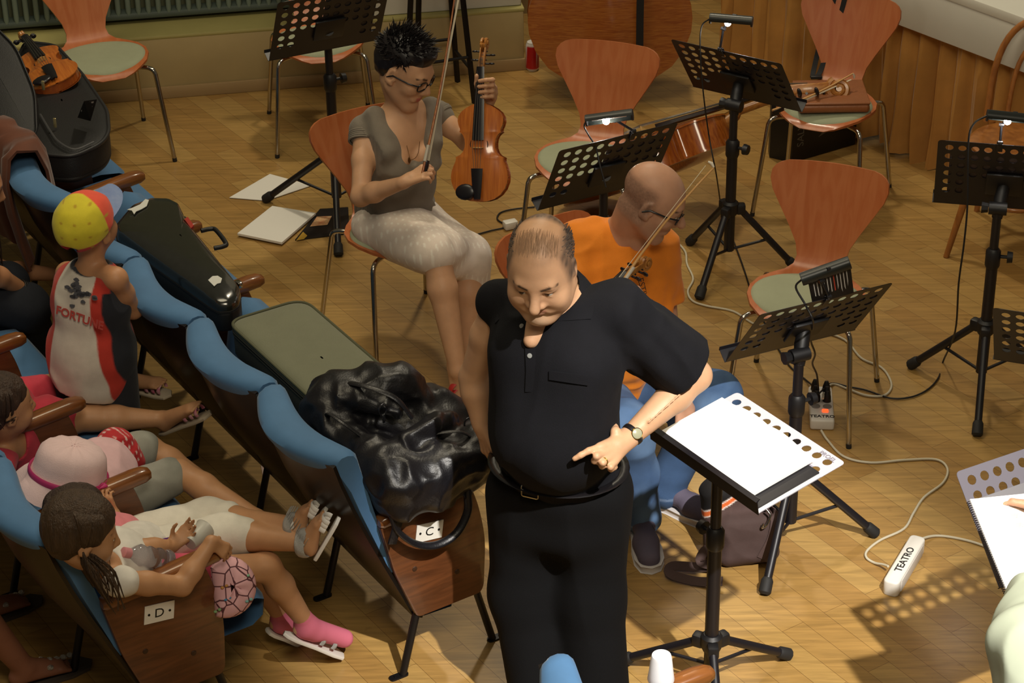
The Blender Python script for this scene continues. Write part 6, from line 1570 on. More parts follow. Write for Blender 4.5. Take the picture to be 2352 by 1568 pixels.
    # trainers
    ms = mat('grey_purple_suede', '5d5566', .85, noise=.08, bump=.2, bscale=300); mw = mat('white_trainer_sole', 'cfc9c6', .6); md = mat('dark_lace', '2d2833', .7)
    for an, tx in ((aR, G(1492, 1300, .0)), (aL, G(1615, 1196, .0))):
        d = (tx-an); d.z = 0; d.normalize(); sd = d.cross(Vector((0, 0, 1))); h0 = Vector((an.x, an.y, 0))-d*.065; L_ = (Vector((tx.x, tx.y, 0))-h0).length
        L_ = .30
        p = lambda t_, s_, z: h0+d*(t_*L_)+sd*s_+Vector((0, 0, z))
        S = Soft(.03)
        S.cone(p(.12, 0, .06), p(.36, 0, .062), .036, .036, .03); S.cone(p(.36, 0, .075), p(.62, .004, .055), .032, .030, .03); S.cone(p(.62, -.006, .045), p(.86, -.004, .035), .036, .030, .03); S.cone(p(.62, .012, .045), p(.84, .012, .035), .034, .026, .03)
        S.cone(p(.15, 0, .09), p(.28, 0, .10), .032, .028, .02); S.cut((0, 0, .018), (0, 0, -1))
        sh_ = S.build('shoe', ms, root, .0045)
        ol = [(0, -.024), (.06, -.034), (.35, -.036), (.62, -.048), (.82, -.046), (.95, -.030), (1.0, 0), (.96, .032), (.82, .046), (.6, .046), (.35, .036), (.06, .034), (0, .024)]
        MB().prism([(p(a, b_, 0).x, p(a, b_, 0).y) for a, b_ in ol], .001, .026, bev=.005).build('sole', mw, sh_, 50, True)
        lb = MB()
        for k in range(5): lb.tube(spline([p(.40+.055*k, -.026, .080-.009*k), p(.42+.055*k, 0, .104-.011*k), p(.40+.055*k, .026, .080-.009*k)], 4), .0028, 6)
        for q in (-1, 1): lb.tube(spline([p(.42, 0, .098), p(.47, q*.02, .090), p(.52, q*.030, .074), p(.46, q*.034, .068)], 4), .0024, 6)
        lb.build('laces', md, sh_, 60, True)
        sb = MB(); sb.grid([[p(.05+.05*i, -.038+.002*i, .035+.05*j/3+.012*i*0) for j in range(4)] for i in range(4)], thick=.004); sb.build('side_panel', mw, sh_, 60, True)
    # viola and bow
    t0_ = V(1478, 590, 6.68); vl = (t0_-V(1405, 668, 6.56)).normalized()
    vo = place('viola', 'viola in the lap of the man in orange, only its scroll and pegs in view', 'viola', t0_-vl*.62, rot_from(vl, Vector((-.55, -.62, .55))))
    violin(vo, 1.08, .036, VM)
    bow('violin bow held up by the man in orange, crossing his face', V(1398, 668, 6.50), V(1626, 374, 6.62), (.8, -.2, -.4), M_bowl)
orange_man()
# ------------------------------------------------------------------ CHILDREN AND OTHER PEOPLE AROUND THE SECOND ROW
def onplane(O0, t, px, py):
    d = Vector(ray(px, py)); o = Vector(_o); P0 = O0+RA*t; k = (P0-o).dot(RA)/d.dot(RA); return o+d*k
def PC(t, px, py): return onplane(OC, t, px, py)
def PD(t, px, py): return onplane(OD, t, px, py)
def PX(x, px, py):
    d = Vector(ray(px, py)); o = Vector(_o); P0 = OC+RN*x; return o+d*((P0-o).dot(RN)/d.dot(RN))
def solid(c, name, m, par, S, res=.005):
    S.op('u', lambda X, Y, Z: X*0+9, S.ops[0][2]+.001, S.ops[0][2]+.002, .01, c); return S.build(name, m, par, res, c)
M_cloth = vcol_mat('printed_cotton', .88, bump=.15, bscale=400, sheen=.1)
KS = 'b98a64'
def kid_torso(S, pe, nk, shA, shB, Rt, a=1.0):
    mid = pe.lerp(nk, .55)
    S.ell(pe, (.115*a, .095*a, .085*a), Rt, .04); S.cone(pe, mid, .092*a, .095*a, .05); S.ell(pe.lerp(nk, .66), (.112*a, .082*a, .11*a), Rt, .05)
    for s_ in (shA, shB): S.cone(nk-(nk-pe).normalized()*.03, s_, .042*a, .036*a, .03)
LIMB = (.036, .033, .028, .029, .020); LEG = (.062, .054, .042, .043, .027)
# boy standing between the rows
def boy():
    f = Vector((.38, .92, 0)); Rt = fr3(f, (0, 0, 1)); xr = Rt @ Vector((1, 0, 0))
    hc = PC(1.3, 203, 526); nk = PC(1.3, 210, 606); pe = PC(1.3, 212, 812); sR = PC(1.18, 266, 640); sL = PC(1.42, 155, 628)
    root = empty('person', Vector((pe.x, pe.y, 0)), 0, 'boy in a white and red tank top and yellow cap standing behind the front row', 'person')
    eR = PX(-.275, 306, 712); wR = eR+Vector((-.05, .17, -.06)); eL = sL+f*.03+Vector((-.02, .02, -.20)); wL = eL+f*.16+Vector((0, 0, .08))
    hR = pe+xr*.07; hL = pe-xr*.07; kR = Vector((hR.x, hR.y, .36)); kL = Vector((hL.x, hL.y, .36)); aR = Vector((hR.x-.0, hR.y-.0, .07)); aL = Vector((hL.x, hL.y, .07))
    S = Soft(.02); kid_torso(S, pe, nk, sR, sL, Rt); S.cone(nk-Vector((0, 0, .02)), hc-Vector((0, 0, .05)), .042, .042, .02)
    limb(S, sR, eR, wR, LIMB); limb(S, sL, eL, wL, LIMB); limb(S, hR, kR, aR, LEG); limb(S, hL, kL, aL, LEG)
    foot(S, aR, aR+f*.13-Vector((0, 0, .045)), .75, toes=False); foot(S, aL, aL+f*.13-Vector((0, 0, .045)), .75, toes=False)
    Rh = fr3((.44, .86, .22), (-.05, -.22, .96)); P = head(S, hc, Rh, .95, child=True); hand(S, wR, (-.2, .9, -.3), (0, .2, -1), 1, s=.62); hand(S, wL, (.5, .7, -.2), (.2, 0, -1), -1, s=.62)
    S.build('body', skin_mat(), root, .0045, 'bb8862'); eyes(root, P, Rh, .92)
    S = Soft(.03)
    S.ell(pe+Vector((0, 0, .02)), (.150, .122, .11), Rt, .05); S.cone(pe-Vector((0, 0, .06)), pe.lerp(nk, .6), .142, .118, .05); S.ell(pe.lerp(nk, .66), (.135, .100, .12), Rt, .05)
    for s_ in (sR, sL): S.cone(nk-Vector((0, 0, .035)), nk.lerp(s_, .82)-Vector((0, 0, .012)), .045, .040, .03)
    S.cone(nk+Vector((0, 0, .03)), nk-Vector((0, 0, .0)), .055, .058, .01, t='s')
    for s_, sg in ((sR, 1), (sL, -1)): S.ell(s_+xr*sg*.045-Vector((0, 0, .04)), (.05, .058, .085), Rt, .012, t='s')
    S.wrinkle(fold(.012, 10, 3)); S.cut(pe-Vector((0, 0, .115)), (-.25, 0, -1))
    def band(a, b, col):
        def g(X, Y, Z):
            l = (X-pe.x)*xr.x+(Y-pe.y)*xr.y; w_ = .045*np.clip((pe.z+.12-Z)/.3, -.3, .6); lo, hi = a+np.sign(a)*w_, b+np.sign(a)*w_
            lo, hi = np.minimum(lo, hi), np.maximum(lo, hi); return np.minimum(l-lo, hi-l)/.004, col
        return g
    S.paint(band(.084, .125, 'c23a2e')); S.paint(band(.116, .40, '23262e')); S.paint(band(-.075, -.30, 'c23a2e'))
    S.paint(lambda X, Y, Z: (np.minimum(((X-nk.x)*xr.x+(Y-nk.y)*xr.y-.052), Z-(nk.z-.055))/.005, 'c23a2e'))
    for s_, sg in ((sR, 1), (sL, -1)):
        c = s_+xr*sg*.045-Vector((0, 0, .04)); S.paint((lambda c: lambda X, Y, Z: ((1.24-np.sqrt(((X-c.x)/.05)**2+((Y-c.y)/.058)**2+((Z-c.z)/.085)**2))/.06, '33363e'))(c))
    S.paint(lambda X, Y, Z: ((.072-np.sqrt((X-nk.x)**2+(Y-nk.y)**2+((Z-nk.z-.0)*1.2)**2))/.004, '33363e'))
    solid('d8cfc2', 'tank_top', M_cloth, root, S)
    # print on the back
    up_ = Vector((0, 0, 1)); d_ = Vector(ray(184, 722)); o_ = Vector(_o); p_ = pe.lerp(nk, .5)-f*.122; c = o_+d_*((p_-o_).dot(f)/d_.dot(f)); m = frame(c, xr*1.0, (-f+Vector((0, 0, .22)))); red = mat('red_shirt_print', 'b84a42', .7); gr = mat('grey_shirt_print', '55565c', .7)
    text_mesh('shirt_lettering', 'FORTUNE', .040, red, m @ Matrix.Translation((0, -.012, .003)) @ Matrix.Rotation(R(-8), 4, 'Z'), root, True, bold=.0012)
    b = MB(); rg = random.Random(5)
    for k in range(26):
        x, y = rg.gauss(0, .022), rg.gauss(.075, .016); b.prism([(x+(.008+.005*rg.random())*math.cos(a), y+(.004+.005*rg.random())*math.sin(a)) for a in [2*PI*q/7 for q in range(7)]], .001, .0035, m)
    b.build('shirt_print', gr, root, 0, True)
    S = Soft(.03)
    for h_, k_ in ((hR, kR), (hL, kL)): S.cone(h_, k_+Vector((0, 0, .05)), .085, .078, .04)
    S.ell(pe-Vector((0, 0, .03)), (.122, .10, .08), Rt, .03); solid('23262e', 'shorts', M_cloth, root, S, .006)
    S = Soft(.02); S.ell(P(0, -.014, .046), (.092, .112, .098), Rh, .02)
    S.cut(P(0, -.1, -.012), -(Rh @ Vector((0, -.35, 1)))); S.ell(P(0, -.125, .0), (.034, .03, .020), Rh, .006, t='s')
    q = lambda X, Y, Z: (np.stack([X-hc.x, Y-hc.y, Z-hc.z], 1) @ np.array(Rh)).T/.92
    S.paint(lambda X, Y, Z: ((lambda l: (l[1]-.012+.25*np.abs(l[0]))/.004)(q(X, Y, Z)), 'e0553e'))
    S.paint(lambda X, Y, Z: ((lambda l: np.minimum(.014-l[2]+.3*l[1]*0, -.03-l[1])/.004)(q(X, Y, Z)), 'b8333a'))
    S.paint(lambda X, Y, Z: ((.16-np.hypot((X*22)%1-.5, ((Z*22)%1-.5)*1.6))/.05*.7, 'b99a2a'))
    S.wrinkle(fold(.005, 16, 6)); solid('d2c432', 'cap', M_cloth, root, S, .0042)
    P_ = []
    for i in range(9):
        y = .070+.105*i/8; row = []
        for j in range(11):
            u = -1+2*j/10; x = u*.076*(1-.55*(i/8)**3); row.append(P(x, y-.03*u*u*(1-i/10), .050+.012*i/8-.018*u*u))
        P_.append(row)
    MB().grid(P_, thick=.004).build('visor', mat('blue_cap_visor', '6f86b6', .8, col2='8496bd', nscale=24), root, 60, True)
boy()
def sandal(par, an, toe, sole, strap, s=1.0, up=(0, 0, 1), straps=(.45, .72), ankle=True, w_=.030, flat=.3):
    an = Vector(an); toe = Vector(toe); d = (toe-an).normalized(); u = Vector(up); sd = d.cross(u).normalized(); u = sd.cross(d); L = (toe-an).length
    fr = Matrix((d, sd, u)).transposed().to_4x4(); fr.translation = an-u*.052*s
    MB().prism([(x*L, y*w_*s) for x, y in ((-.28, -.55), (-.1, -.85), (.4, -.9), (.8, -1.3), (1.05, -1.05), (1.16, 0), (1.05, 1.05), (.8, 1.2), (.4, .9), (-.1, .85), (-.28, .55), (-.34, 0))], -.016*s, -.002*s, fr, bev=.003).build('sandal_sole', sole, par, 40, True)
    for t_ in straps:
        c = an+d*L*t_-u*.030*s; ring_tube('sandal_strap', c, sd, u, w_*s*(.92+.06*t_), .030*s*(1.25-.5*t_), .0034*s, strap, par, 18, flat=3.0, up=d, a0=-.35, a1=PI+.35)
    if ankle: ring_tube('ankle_strap', an-d*.004+u*.008, sd, d, .034*s, .036*s, .012*s, strap, par, 20, flat=flat, up=sd)
M_sole = mat('beige_sandal_sole', 'b8aa94', .7); M_flow = mat('flowered_strap', 'c9a7a8', .7, col2='b0466a', nscale=55); M_wst = mat('white_sandal_strap', 'ddd8d0', .5); M_sil = mat('silver_glitter_strap', 'b9bab8', .35, .4, bump=.6, bscale=900)
def seat_kid(label, pe, nk, shA, shB, hc, hf, hu, arms, legs, feet, top, bottom, hs=.9, hair=None, toes=True, a=1.0, shoulder_cap=.35, hem=.9, f=None, shirt_len=True, kcol=KS):
    """arms: (elbow, wrist, hand dir, palm normal, side) per shoulder; legs: (hip, knee, ankle); feet: toe"""
    root = empty('person', Vector((pe.x, pe.y, 0)), 0, label, 'person'); f = f or RN
    Rt = fr3(f, (nk-pe)); S = Soft(.02); kid_torso(S, pe, nk, shA, shB, Rt, a)
    Rh = fr3(hf, hu); S.cone(nk, hc-Rh @ Vector((0, .02, .045)), .040, .042, .02)
    for s_, ar in zip((shA, shB), arms):
        if ar: limb(S, s_, ar[0], ar[1], LIMB); hand(S, ar[1], ar[2], ar[3], ar[4], s=.66, curl=ar[5] if len(ar) > 5 else (.35, .4, .45, .5))
    for (h_, k_, a_), t_ in zip(legs, feet): limb(S, h_, k_, a_, LEG); foot(S, a_, t_[0], .74, up=t_[1], toes=toes)
    P = head(S, hc, Rh, hs, child=True); S.build('body', skin_mat(), root, .0046, kcol); eyes(root, P, Rh, hs)
    if top:
        S = Soft(.03); mid = pe.lerp(nk, .55); S.ell(pe, (.128*a, .108*a, .09*a), Rt, .05); S.cone(pe, mid, .106*a, .108*a, .05); S.ell(pe.lerp(nk, .66), (.125*a, .096*a, .115*a), Rt, .05)
        for s_, ar in zip((shA, shB), arms):
            S.cone(nk-(nk-pe).normalized()*.035, s_, .048*a, .047*a, .03)
            if ar and shoulder_cap: S.cone(s_, s_.lerp(ar[0], shoulder_cap), .048*a, .050*a, .02)
        S.cone(nk+(nk-pe).normalized()*.02, hc, .056, .07, .01, t='s'); S.wrinkle(fold(.008, 14, len(label)))
        solid(top, 'top', M_cloth, root, S)
    if bottom:
        S = Soft(.03); S.ell(pe-Vector((0, 0, .01)), (.128*a, .112*a, .088*a), Rt, .04)
        for h_, k_, a_ in legs:
            S.cone(h_, h_.lerp(k_, min(1, hem)), .078, .064, .03)
            if hem > 1: S.cone(k_, k_.lerp(a_, hem-1), .062, .058, .03)
        S.wrinkle(fold(.006, 14, 3)); solid(bottom, 'bottoms', M_cloth, root, S)
    return root, P, Rh
def long_hair(root, P, Rh, hs, col, strands, length, side=0, seed=1, bangs=True, down=(0, 0, -1), name='hair', vol=1.0, clampx=None):
    cx_ = clampx if clampx is not None else -9
    def cl4(p):
        q = (p-OD).dot(RN); lim = cx_+.10*max(0, (.82-p.z)/.3); return p+RN*max(0, lim-q)
    m = mat('hair_'+col, col, .55, noise=.3, nscale=70, spec=.5, bump=.7, bscale=240, stretch=(1, 1, .10))
    dn_ = Vector(down)
    S = Soft(.02); S.ell(P(0, -.022, .050), (.080*hs*vol, .100*hs*vol, .084*hs*vol), Rh, .02); S.ell(P(0, -.055, .0), (.070*hs, .062*hs, .075*hs), Rh, .03)
    S.ell(P(0, .125, -.018), (.095*hs, .085*hs, .088*hs), Rh, .02, t='s'); S.wrinkle(fold(.006, 48, 2, dn_)); S.build(name, m, root, .0048)
    b = MB(); rg = random.Random(seed); dn = Vector(down)
    for k in range(strands):
        a = rg.uniform(PI*.98, 2.02*PI) if k % 4 else rg.uniform(PI*.82, 2.18*PI); z0 = rg.uniform(.108, .134)
        v = Vector((math.cos(a), math.sin(a)*1.1, 0)); r0 = math.sqrt(max(.04, 1-((z0-.05)/.092)**2))
        p0 = P(v.x*.078*r0, v.y*.096*r0-.022, z0); p1 = P(v.x*.088*vol, v.y*.103*vol-.022, z0*.5-.03); ln = length*rg.uniform(.7, 1.08)
        p2 = p1+dn*ln*.5+Rh @ Vector((v.x*.016, v.y*.018, 0)); p3 = p1+dn*ln+Rh @ Vector((v.x*-.004+rg.uniform(-.02, .02), v.y*.0+rg.uniform(-.015, .02), 0))
        rr = lambda z: math.sqrt(max(.03, 1-((z-.050)/.092)**2))*1.09*vol
        q = [P(v.x*.081*rr(z), v.y/1.1*.102*rr(z)-.022, (z-.05)*vol*1.03+.05) for z in (z0, .095, .06, .02, -.015)]; q[0] = P(v.x*.06*rr(z0), v.y/1.1*.08*rr(z0)-.022, (z0-.05)*.8*vol+.05)
        pts = spline(q+[p2+Vector((rg.uniform(-.006, .006),)*3), p3], 4); pts = [cl4(p) for p in pts]; n = len(pts)
        b.tube(pts, [.0062*(1-.75*(i/(n-1))**2) for i in range(n)], 5, flat=.6)
    if strands: b.build(name+'_locks', m, root, 60, True)
    return m
U = Vector((0, 0, 1))
# girl in flowered sandals
hc = PD(.95, 8, 935); nk = PD(1.0, 22, 1020); pe = PD(1.22, 25, 935)-RN*.02; pe.z = .52
g1, P, Rh = seat_kid('brown-haired girl at the left edge stretching her legs in flowered sandals', pe, nk, PD(.88, 0, 1075), PD(1.15, 10, 1000), hc, (.75, .55, -.1), (-.05, -.1, 1),
    [(PD(.85, -40, 1130), PD(.8, 0, 1150), (.8, .5, 0), (0, 0, -1), 1), None],
    [(PD(1.33, 60, 915), PD(1.35, 165, 880), PX(-.275, 288, 866)), (PD(1.15, 110, 960), PD(1.10, 215, 960), PX(-.275, 372, 962))],
    [(PX(-.20, 372, 880), (.3, -.3, .9)), (PX(-.20, 452, 930), (-.55, .1, .8))], 'c23a4c', 'c23a4c', .92, hem=.35, shoulder_cap=0)
long_hair(g1, P, Rh, .95, '3c2a1e', 60, .05, down=(-.3, -.2, -.9), seed=3)
sandal(g1, PX(-.275, 288, 866), PX(-.20, 372, 880), M_sole, M_flow, .78, (.3, -.3, .9), (.62, .8, .95)); sandal(g1, PX(-.275, 372, 962), PX(-.20, 452, 930), M_sole, M_flow, .78, (-.55, .1, .8), (.62, .8, .95))
# child in the pink sun hat
hc = PD(.58, 160, 1105); nk = PD(.60, 190, 1160); pe = PD(.72, 235, 1120); pe.z = .53
tA = [(PD(.82, 265, 1060), PD(.82, 338, 1028), PX(-.26, 492, 1122)), (PD(.62, 275, 1150), PD(.60, 410, 1085), PX(-.26, 588, 1188))]
g2, P, Rh = seat_kid('small child in a pink sun hat and grey shorts, sandals hanging from the seat', pe, nk, PD(.52, 170, 1200), PD(.74, 225, 1110), hc, (.93, .2, -.45), (.3, .1, .9),
    [(PD(.55, 215, 1240), PD(.62, 250, 1170), (.6, .6, .3), (0, .3, -.9), 1), (PD(.75, 262, 1130), PD(.72, 262, 1165), (.8, -.3, -.2), (0, 0, -1), -1)],
    tA, [(PX(-.17, 556, 1150), (.35, 0, .93)), (PX(-.17, 640, 1192), (.3, 0, .95))], 'd9b3b8', '8d8d84', .86, hem=.82)
sandal(g2, tA[0][2], PX(-.17, 556, 1150), M_sole, mat('cream_strap', 'd8cdbb', .6), .76, (.35, 0, .93), (.72,)); sandal(g2, tA[1][2], PX(-.17, 640, 1192), M_sole, MATS['cream_strap'], .76, (.3, 0, .95), (.72,))
ht = empty('sun_hat', hc+Vector((0, 0, .06)), 0, 'pale pink cotton sun hat with a magenta ribbon and bow on the small child', 'hat')
M_pk = mat('pale_pink_cotton', 'dfc3c4', .9, noise=.03, nscale=12, bump=.15, bscale=300); M_mg = mat('magenta_ribbon', 'b8326c', .6)
hz = (Rh @ Vector((0, -.15, 1))).normalized(); hx = (Rh @ Vector((1, 0, 0))); hy = hz.cross(hx); hb0 = P(0, -.012, .012)
P_ = []
for r_, z in ((.002, .118), (.045, .116), (.078, .106), (.094, .085), (.100, .055), (.104, .022), (.112, .006), (.124, -.010), (.137, -.030), (.143, -.042)):
    row = []
    for k in range(49):
        a = 2*PI*k/48; wv = 1+(.05*math.sin(5*a)+.03*math.sin(9*a+1))*(1 if z < .0 else .25); row.append(hb0+hx*math.cos(a)*r_*.96*wv+hy*math.sin(a)*r_*1.10*wv+hz*(z+(.006*math.sin(5*a+.6) if z < 0 else .002*math.sin(11*a))))
    P_.append(row)
MB().grid(P_, thick=.004).build('crown_and_brim', M_pk, ht, 70, True)
ring_tube('ribbon', hb0+hz*.016, hx, hy, .106, .121, .0115, M_mg, ht, 48, flat=.35, up=hx)
bwp_ = hb0+hz*.016+(hx*.75+hy*.75).normalized()*.112; tt = (hy-hx).normalized()
bb = MB()
for sg in (-1, 1): bb.tube([bwp_, bwp_+tt*sg*.012+hz*.002, bwp_+tt*sg*.034+hz*.003, bwp_+tt*sg*.036], [.004, .008, .017, .014], 10, flat=.5)
bb.ell(bwp_, (.008, .008, .008)); bb.build('bow', M_mg, ht, 60, True)
# red polka-dot bag in the lap
rb_ = empty('cloth_bag', PD(.8, 280, 1050), 0, 'red cloth bag with white dots in the lap of the small child', 'bag')
S = Soft(.03); c1, c2, c3 = PD(.80, 262, 1020), PD(.78, 295, 1055), PD(.74, 255, 1060)
S.ell(c1, (.055, .05, .045), None, .03); S.ell(c2, (.05, .05, .05), None, .03); S.ell(c3, (.055, .055, .045), None, .03); S.cone(c1, c2, .04, .04, .03)
S.wrinkle(fold(.016, 14, 3)); S.paint(lambda X, Y, Z: (np.minimum((.24-np.hypot(((X+Y)*42) % 1-.5, ((Z-Y*.3)*42) % 1-.5))/.06, (Z-c2.z-.012)/.004), 'e0c9c4')); S.paint(sph_paint(c3, .048, 'd9b6b4', .2)); solid('b3242a', 'bag_cloth', M_cloth, rb_, S, .0045)
# girl in white cropped trousers
hc = PD(.36, 186, 1190); nk = PD(.36, 212, 1236); pe = PD(.36, 275, 1258); pe.z = .53
tA = [(PD(.40, 320, 1240), PD(.40, 478, 1190), PX(-.255, 676, 1206)), (PD(.26, 330, 1275), PD(.24, 520, 1226), PX(-.255, 700, 1246))]
g3, P, Rh = seat_kid('child in white cropped trousers and white fringed sandals, half hidden by another girl', pe, nk, PD(.24, 235, 1275), PD(.46, 245, 1215), hc, (.85, .5, -.1), (0, 0, 1),
    [(PD(.26, 280, 1262), PD(.44, 262, 1180), (-.4, .1, .9), (.2, .6, 0), 1, (.9, .9, .9, .9)), None],
    tA, [(PX(-.205, 712, 1152), (-.85, .2, .5)), (PX(-.205, 738, 1180), (-.85, .1, .5))], 'd98088', 'd9d4c8', .86, hem=1.22, a=.72)
for an, to, t_ in ((tA[0][2], PX(-.205, 712, 1152), 0), (tA[1][2], PX(-.205, 738, 1180), 1)):
    sandal(g3, an, to, M_wst, M_wst, .86, (-.85, .15, .5), (.70, .84, .96)); ring_tube('fringe_cuff', an+(an-tA[t_][1]).normalized()*.0, (an-tA[t_][1]).normalized().orthogonal(), (an-tA[t_][1]).normalized().cross((an-tA[t_][1]).normalized().orthogonal()), .031, .031, .016, M_sil, g3, 22, flat=.3, up=(an-tA[t_][1]).normalized().orthogonal())
    fb = MB(); dd = (to-an).normalized(); sd = dd.cross(Vector((-.85, .15, .5))).normalized(); uu = sd.cross(dd)
    for k in range(15):
        a = PI*k/14; r_ = sd*math.cos(a)*.034+uu*math.sin(a)*.034; fb.tube([an+r_, an+r_*1.15+dd*.02, an+r_*1.2+dd*.042], [.0032, .0028, .0022], 5, flat=.4)
    fb.build('fringe', M_sil, g3, 60, True)
ring_tube('bracelet', PD(.44, 262, 1180)+Vector((0, 0, -.012)), (1, 0, 0), (0, 1, 0), .024, .024, .0038, M_bc, g3, 20)
long_hair(g3, P, Rh, .9, '3a281c', 40, .06, down=(0, 0, -1), seed=5)
# brown-haired girl leaning on the armrest
hc = PD(-.03, 190, 1228); nk = PD(.04, 240, 1300); pe = PD(.25, 335, 1372); pe.z = .53
tA = [(PD(.13, 400, 1330), PD(.10, 612, 1300), PD(.10, 705, 1432)), (PD(.26, 405, 1290), PD(.25, 560, 1268), PD(.26, 650, 1420))]
el = PD(-.05, 418, 1345)
g4, P, Rh = seat_kid('girl with long brown hair and white top leaning on the aisle armrest', pe, nk, PD(-.05, 272, 1335), PD(.13, 268, 1268), hc, (.90, .30, -.28), (.15, .1, .95),
    [(el, PD(-.02, 486, 1244), (.65, .25, -.75), (-.1, .5, -.8), 1, (.5, .5, .5, .5)), (PD(.10, 335, 1262), PD(.12, 396, 1254), (.75, .45, .55), (.2, -.3, .5), -1)],
    tA, [(PD(.10, 796, 1468), (.1, 0, 1)), (PD(.26, 700, 1440), (.1, 0, 1))], 'd8d4cc', 'd0506a', .92, hem=.42, toes=False, shoulder_cap=.10, a=.82)
long_hair(g4, P, Rh, .97, '42301f', 420, .215, down=(.22, -.20, -.95), seed=9, vol=1.08, clampx=-.13)
cl_ = MB(); cl_.tube([P(.079, .02, .055), P(.084, -.012, .040), P(.082, -.045, .024)], .0028, 6); cl_.build('hair_clip', mat('silver_clip', 'c9c6c0', .2, .9), g4, 60, True)
tb = MB(); tc_ = PD(-.05, 347, 1345)+Vector((.0, -.030, .020)); td = (el-PD(-.05, 272, 1335)).normalized(); tu = td.cross(Vector((0, -.8, .6))).normalized()
sv = []
for k in range(11):
    a = PI/2+k*PI/5; r_ = .017 if k % 2 == 0 else .008; sv.append(tc_+td*math.cos(a)*r_+tu*math.sin(a)*r_)
M_soc = mat('pink_sock', 'cc6a80', .9); M_ps = mat('pale_pink_sandal', 'd8b9bb', .6)
for an, to, kn in ((tA[0][2], PD(.10, 796, 1468), tA[0][1]), (tA[1][2], PD(.26, 700, 1440), tA[1][1])):
    S = Soft(.015); S.cone(an+(kn-an).normalized()*.035, an, .031, .032, .015); d = (to-an).normalized(); S.cone(an-Vector((0, 0, .012)), to-d*.012, .034, .030, .02); S.cone(an-Vector((0, 0, .02))-d*.012, an+d*.03-Vector((0, 0, .02)), .032, .030, .02); S.build('sock', M_soc, g4, .0045)
    sandal(g4, an-Vector((0, 0, .005)), to, M_wst, M_sil, .88, (.1, 0, 1), (.42, .70), True, .034); ring_tube('heel_strap', an-Vector((0, 0, .03)), d, d.cross(U), .046, .036, .004, M_ps, g4, 18, flat=3.0, a0=PI*.55, a1=PI*1.45, up=U)
# the girl's temporary tattoo of little stars
def star_ring(c, r_): 
    q = MB(); 
    for k in range(5):
        a = 2*PI*k/5; o = c+td*math.cos(a)*.013+tu*math.sin(a)*.013; q.ell(o, (r_, r_, r_), None, 8, 6)
    return q
star_ring(tc_, .0038).build('arm_tattoo', mat('brown_tattoo', '5a3a28', .7), g4, 60, True)
# pink hat lying against the armrest
pc_ = PD(-.02, 533, 1347); pn = (Vector((.35, -.75, .55))).normalized(); px_ = Vector((.8, .25, -.2)); fm_ = frame(pc_, px_, pn)
hp = empty('folded_hat', pc_, 0, 'pink printed cotton hat lying against the armrest of the girl with long brown hair', 'hat')
ol = [(-.062, .055)]+[(-.02+.092*math.cos(a), .098*math.sin(a)*.92) for a in [R(100)-R(200)*k/20 for k in range(21)]]+[(-.045, -.085)]
ol = ol[::-1]; P_ = []; cx_, cy2 = -.0, .0
for f_, z in ((1, -.012), (1.0, .0), (.97, .008), (.85, .018), (.6, .026), (.3, .028), (.02, .028)): P_.append([fm_ @ Vector((x*f_, y*f_, z+.003*math.sin(9*x/.1+7*y/.1)*(f_ < .95))) for x, y in ol])
def vor_mat():
    m = bpy.data.materials.new('pink_line_print'); m.use_nodes = True; nt = m.node_tree; N = nt.nodes; L = nt.links; b = N['Principled BSDF']; b.inputs['Roughness'].default_value = .85
    tc = N.new('ShaderNodeTexCoord'); vo = N.new('ShaderNodeTexVoronoi'); vo.feature = 'DISTANCE_TO_EDGE'; vo.inputs['Scale'].default_value = 26; L.new(tc.outputs['Object'], vo.inputs['Vector'])
    rp = N.new('ShaderNodeValToRGB'); rp.color_ramp.elements[0].color = lin('5a3038'); rp.color_ramp.elements[1].color = lin('dba9b0'); rp.color_ramp.elements[0].position = .035; rp.color_ramp.elements[1].position = .06; L.new(vo.outputs['Distance'], rp.inputs['Fac']); L.new(rp.outputs['Color'], b.inputs['Base Color']); return m
MB().grid(P_, closed_v=True, thick=.002).build('hat_cloth', vor_mat(), hp, 60, True)
for k, (x, y, c) in enumerate(((-.02, -.035, '3f7fa8'), (.045, -.04, '6f9c9a'), (.035, .03, '7aa88a'), (-.05, -.07, '7a9a6a'), (-.03, .0, 'c08a4a'))):
    q = MB(); q.ell(fm_ @ Vector((x-.006, y-.003, .026)), (.006, .006, .004), None, 8, 6); q.ell(fm_ @ Vector((x+.006, y+.003, .026)), (.006, .006, .004), None, 8, 6); q.build('printed_bow', mat('print_'+c, c, .7), hp, 60, True)
# cup, bottle and card
cb, ct2 = PD(.10, 436, 1248), PD(.14, 478, 1206); ca = (ct2-cb).normalized()
MBc = MB().lathe([(.0, 0), (.022, 0), (.0235, .01), (.030, .072), (.0325, .076), (.031, .076), (.0285, .072), (.022, .004), (0, .004)], 24, frame(cb, ca.orthogonal(), ca)); tag(MBc.build('plastic_cup', mat('translucent_cup_plastic', 'd9d8d0', .35, trans=.35), None, 50), 'translucent plastic cup held over the white trousers', 'cup')
b0_, b1_ = PD(.05, 392, 1288), PD(.04, 286, 1268); ba = (b1_-b0_).normalized()
bt = empty('water_bottle', b0_, 0, 'clear plastic bottle with a pink cap lying in the lap of the brown-haired girl', 'bottle')
Lb = (b1_-b0_).length; bf = frame(b0_, ba.orthogonal(), ba)
MB().lathe([(0, 0), (.026, .002)]+[(.031+.0022*math.sin(k*1.6), .006+.0085*k) for k in range(max(3, int((Lb-.05)/.0085)))]+[(.024, Lb-.035), (.0125, Lb-.018), (.0125, Lb-.005), (0, Lb-.005)], 24, bf).build('bottle_body', mat('clear_bottle_plastic', 'e9e4ec', .06, trans=.92), bt, 60, True)
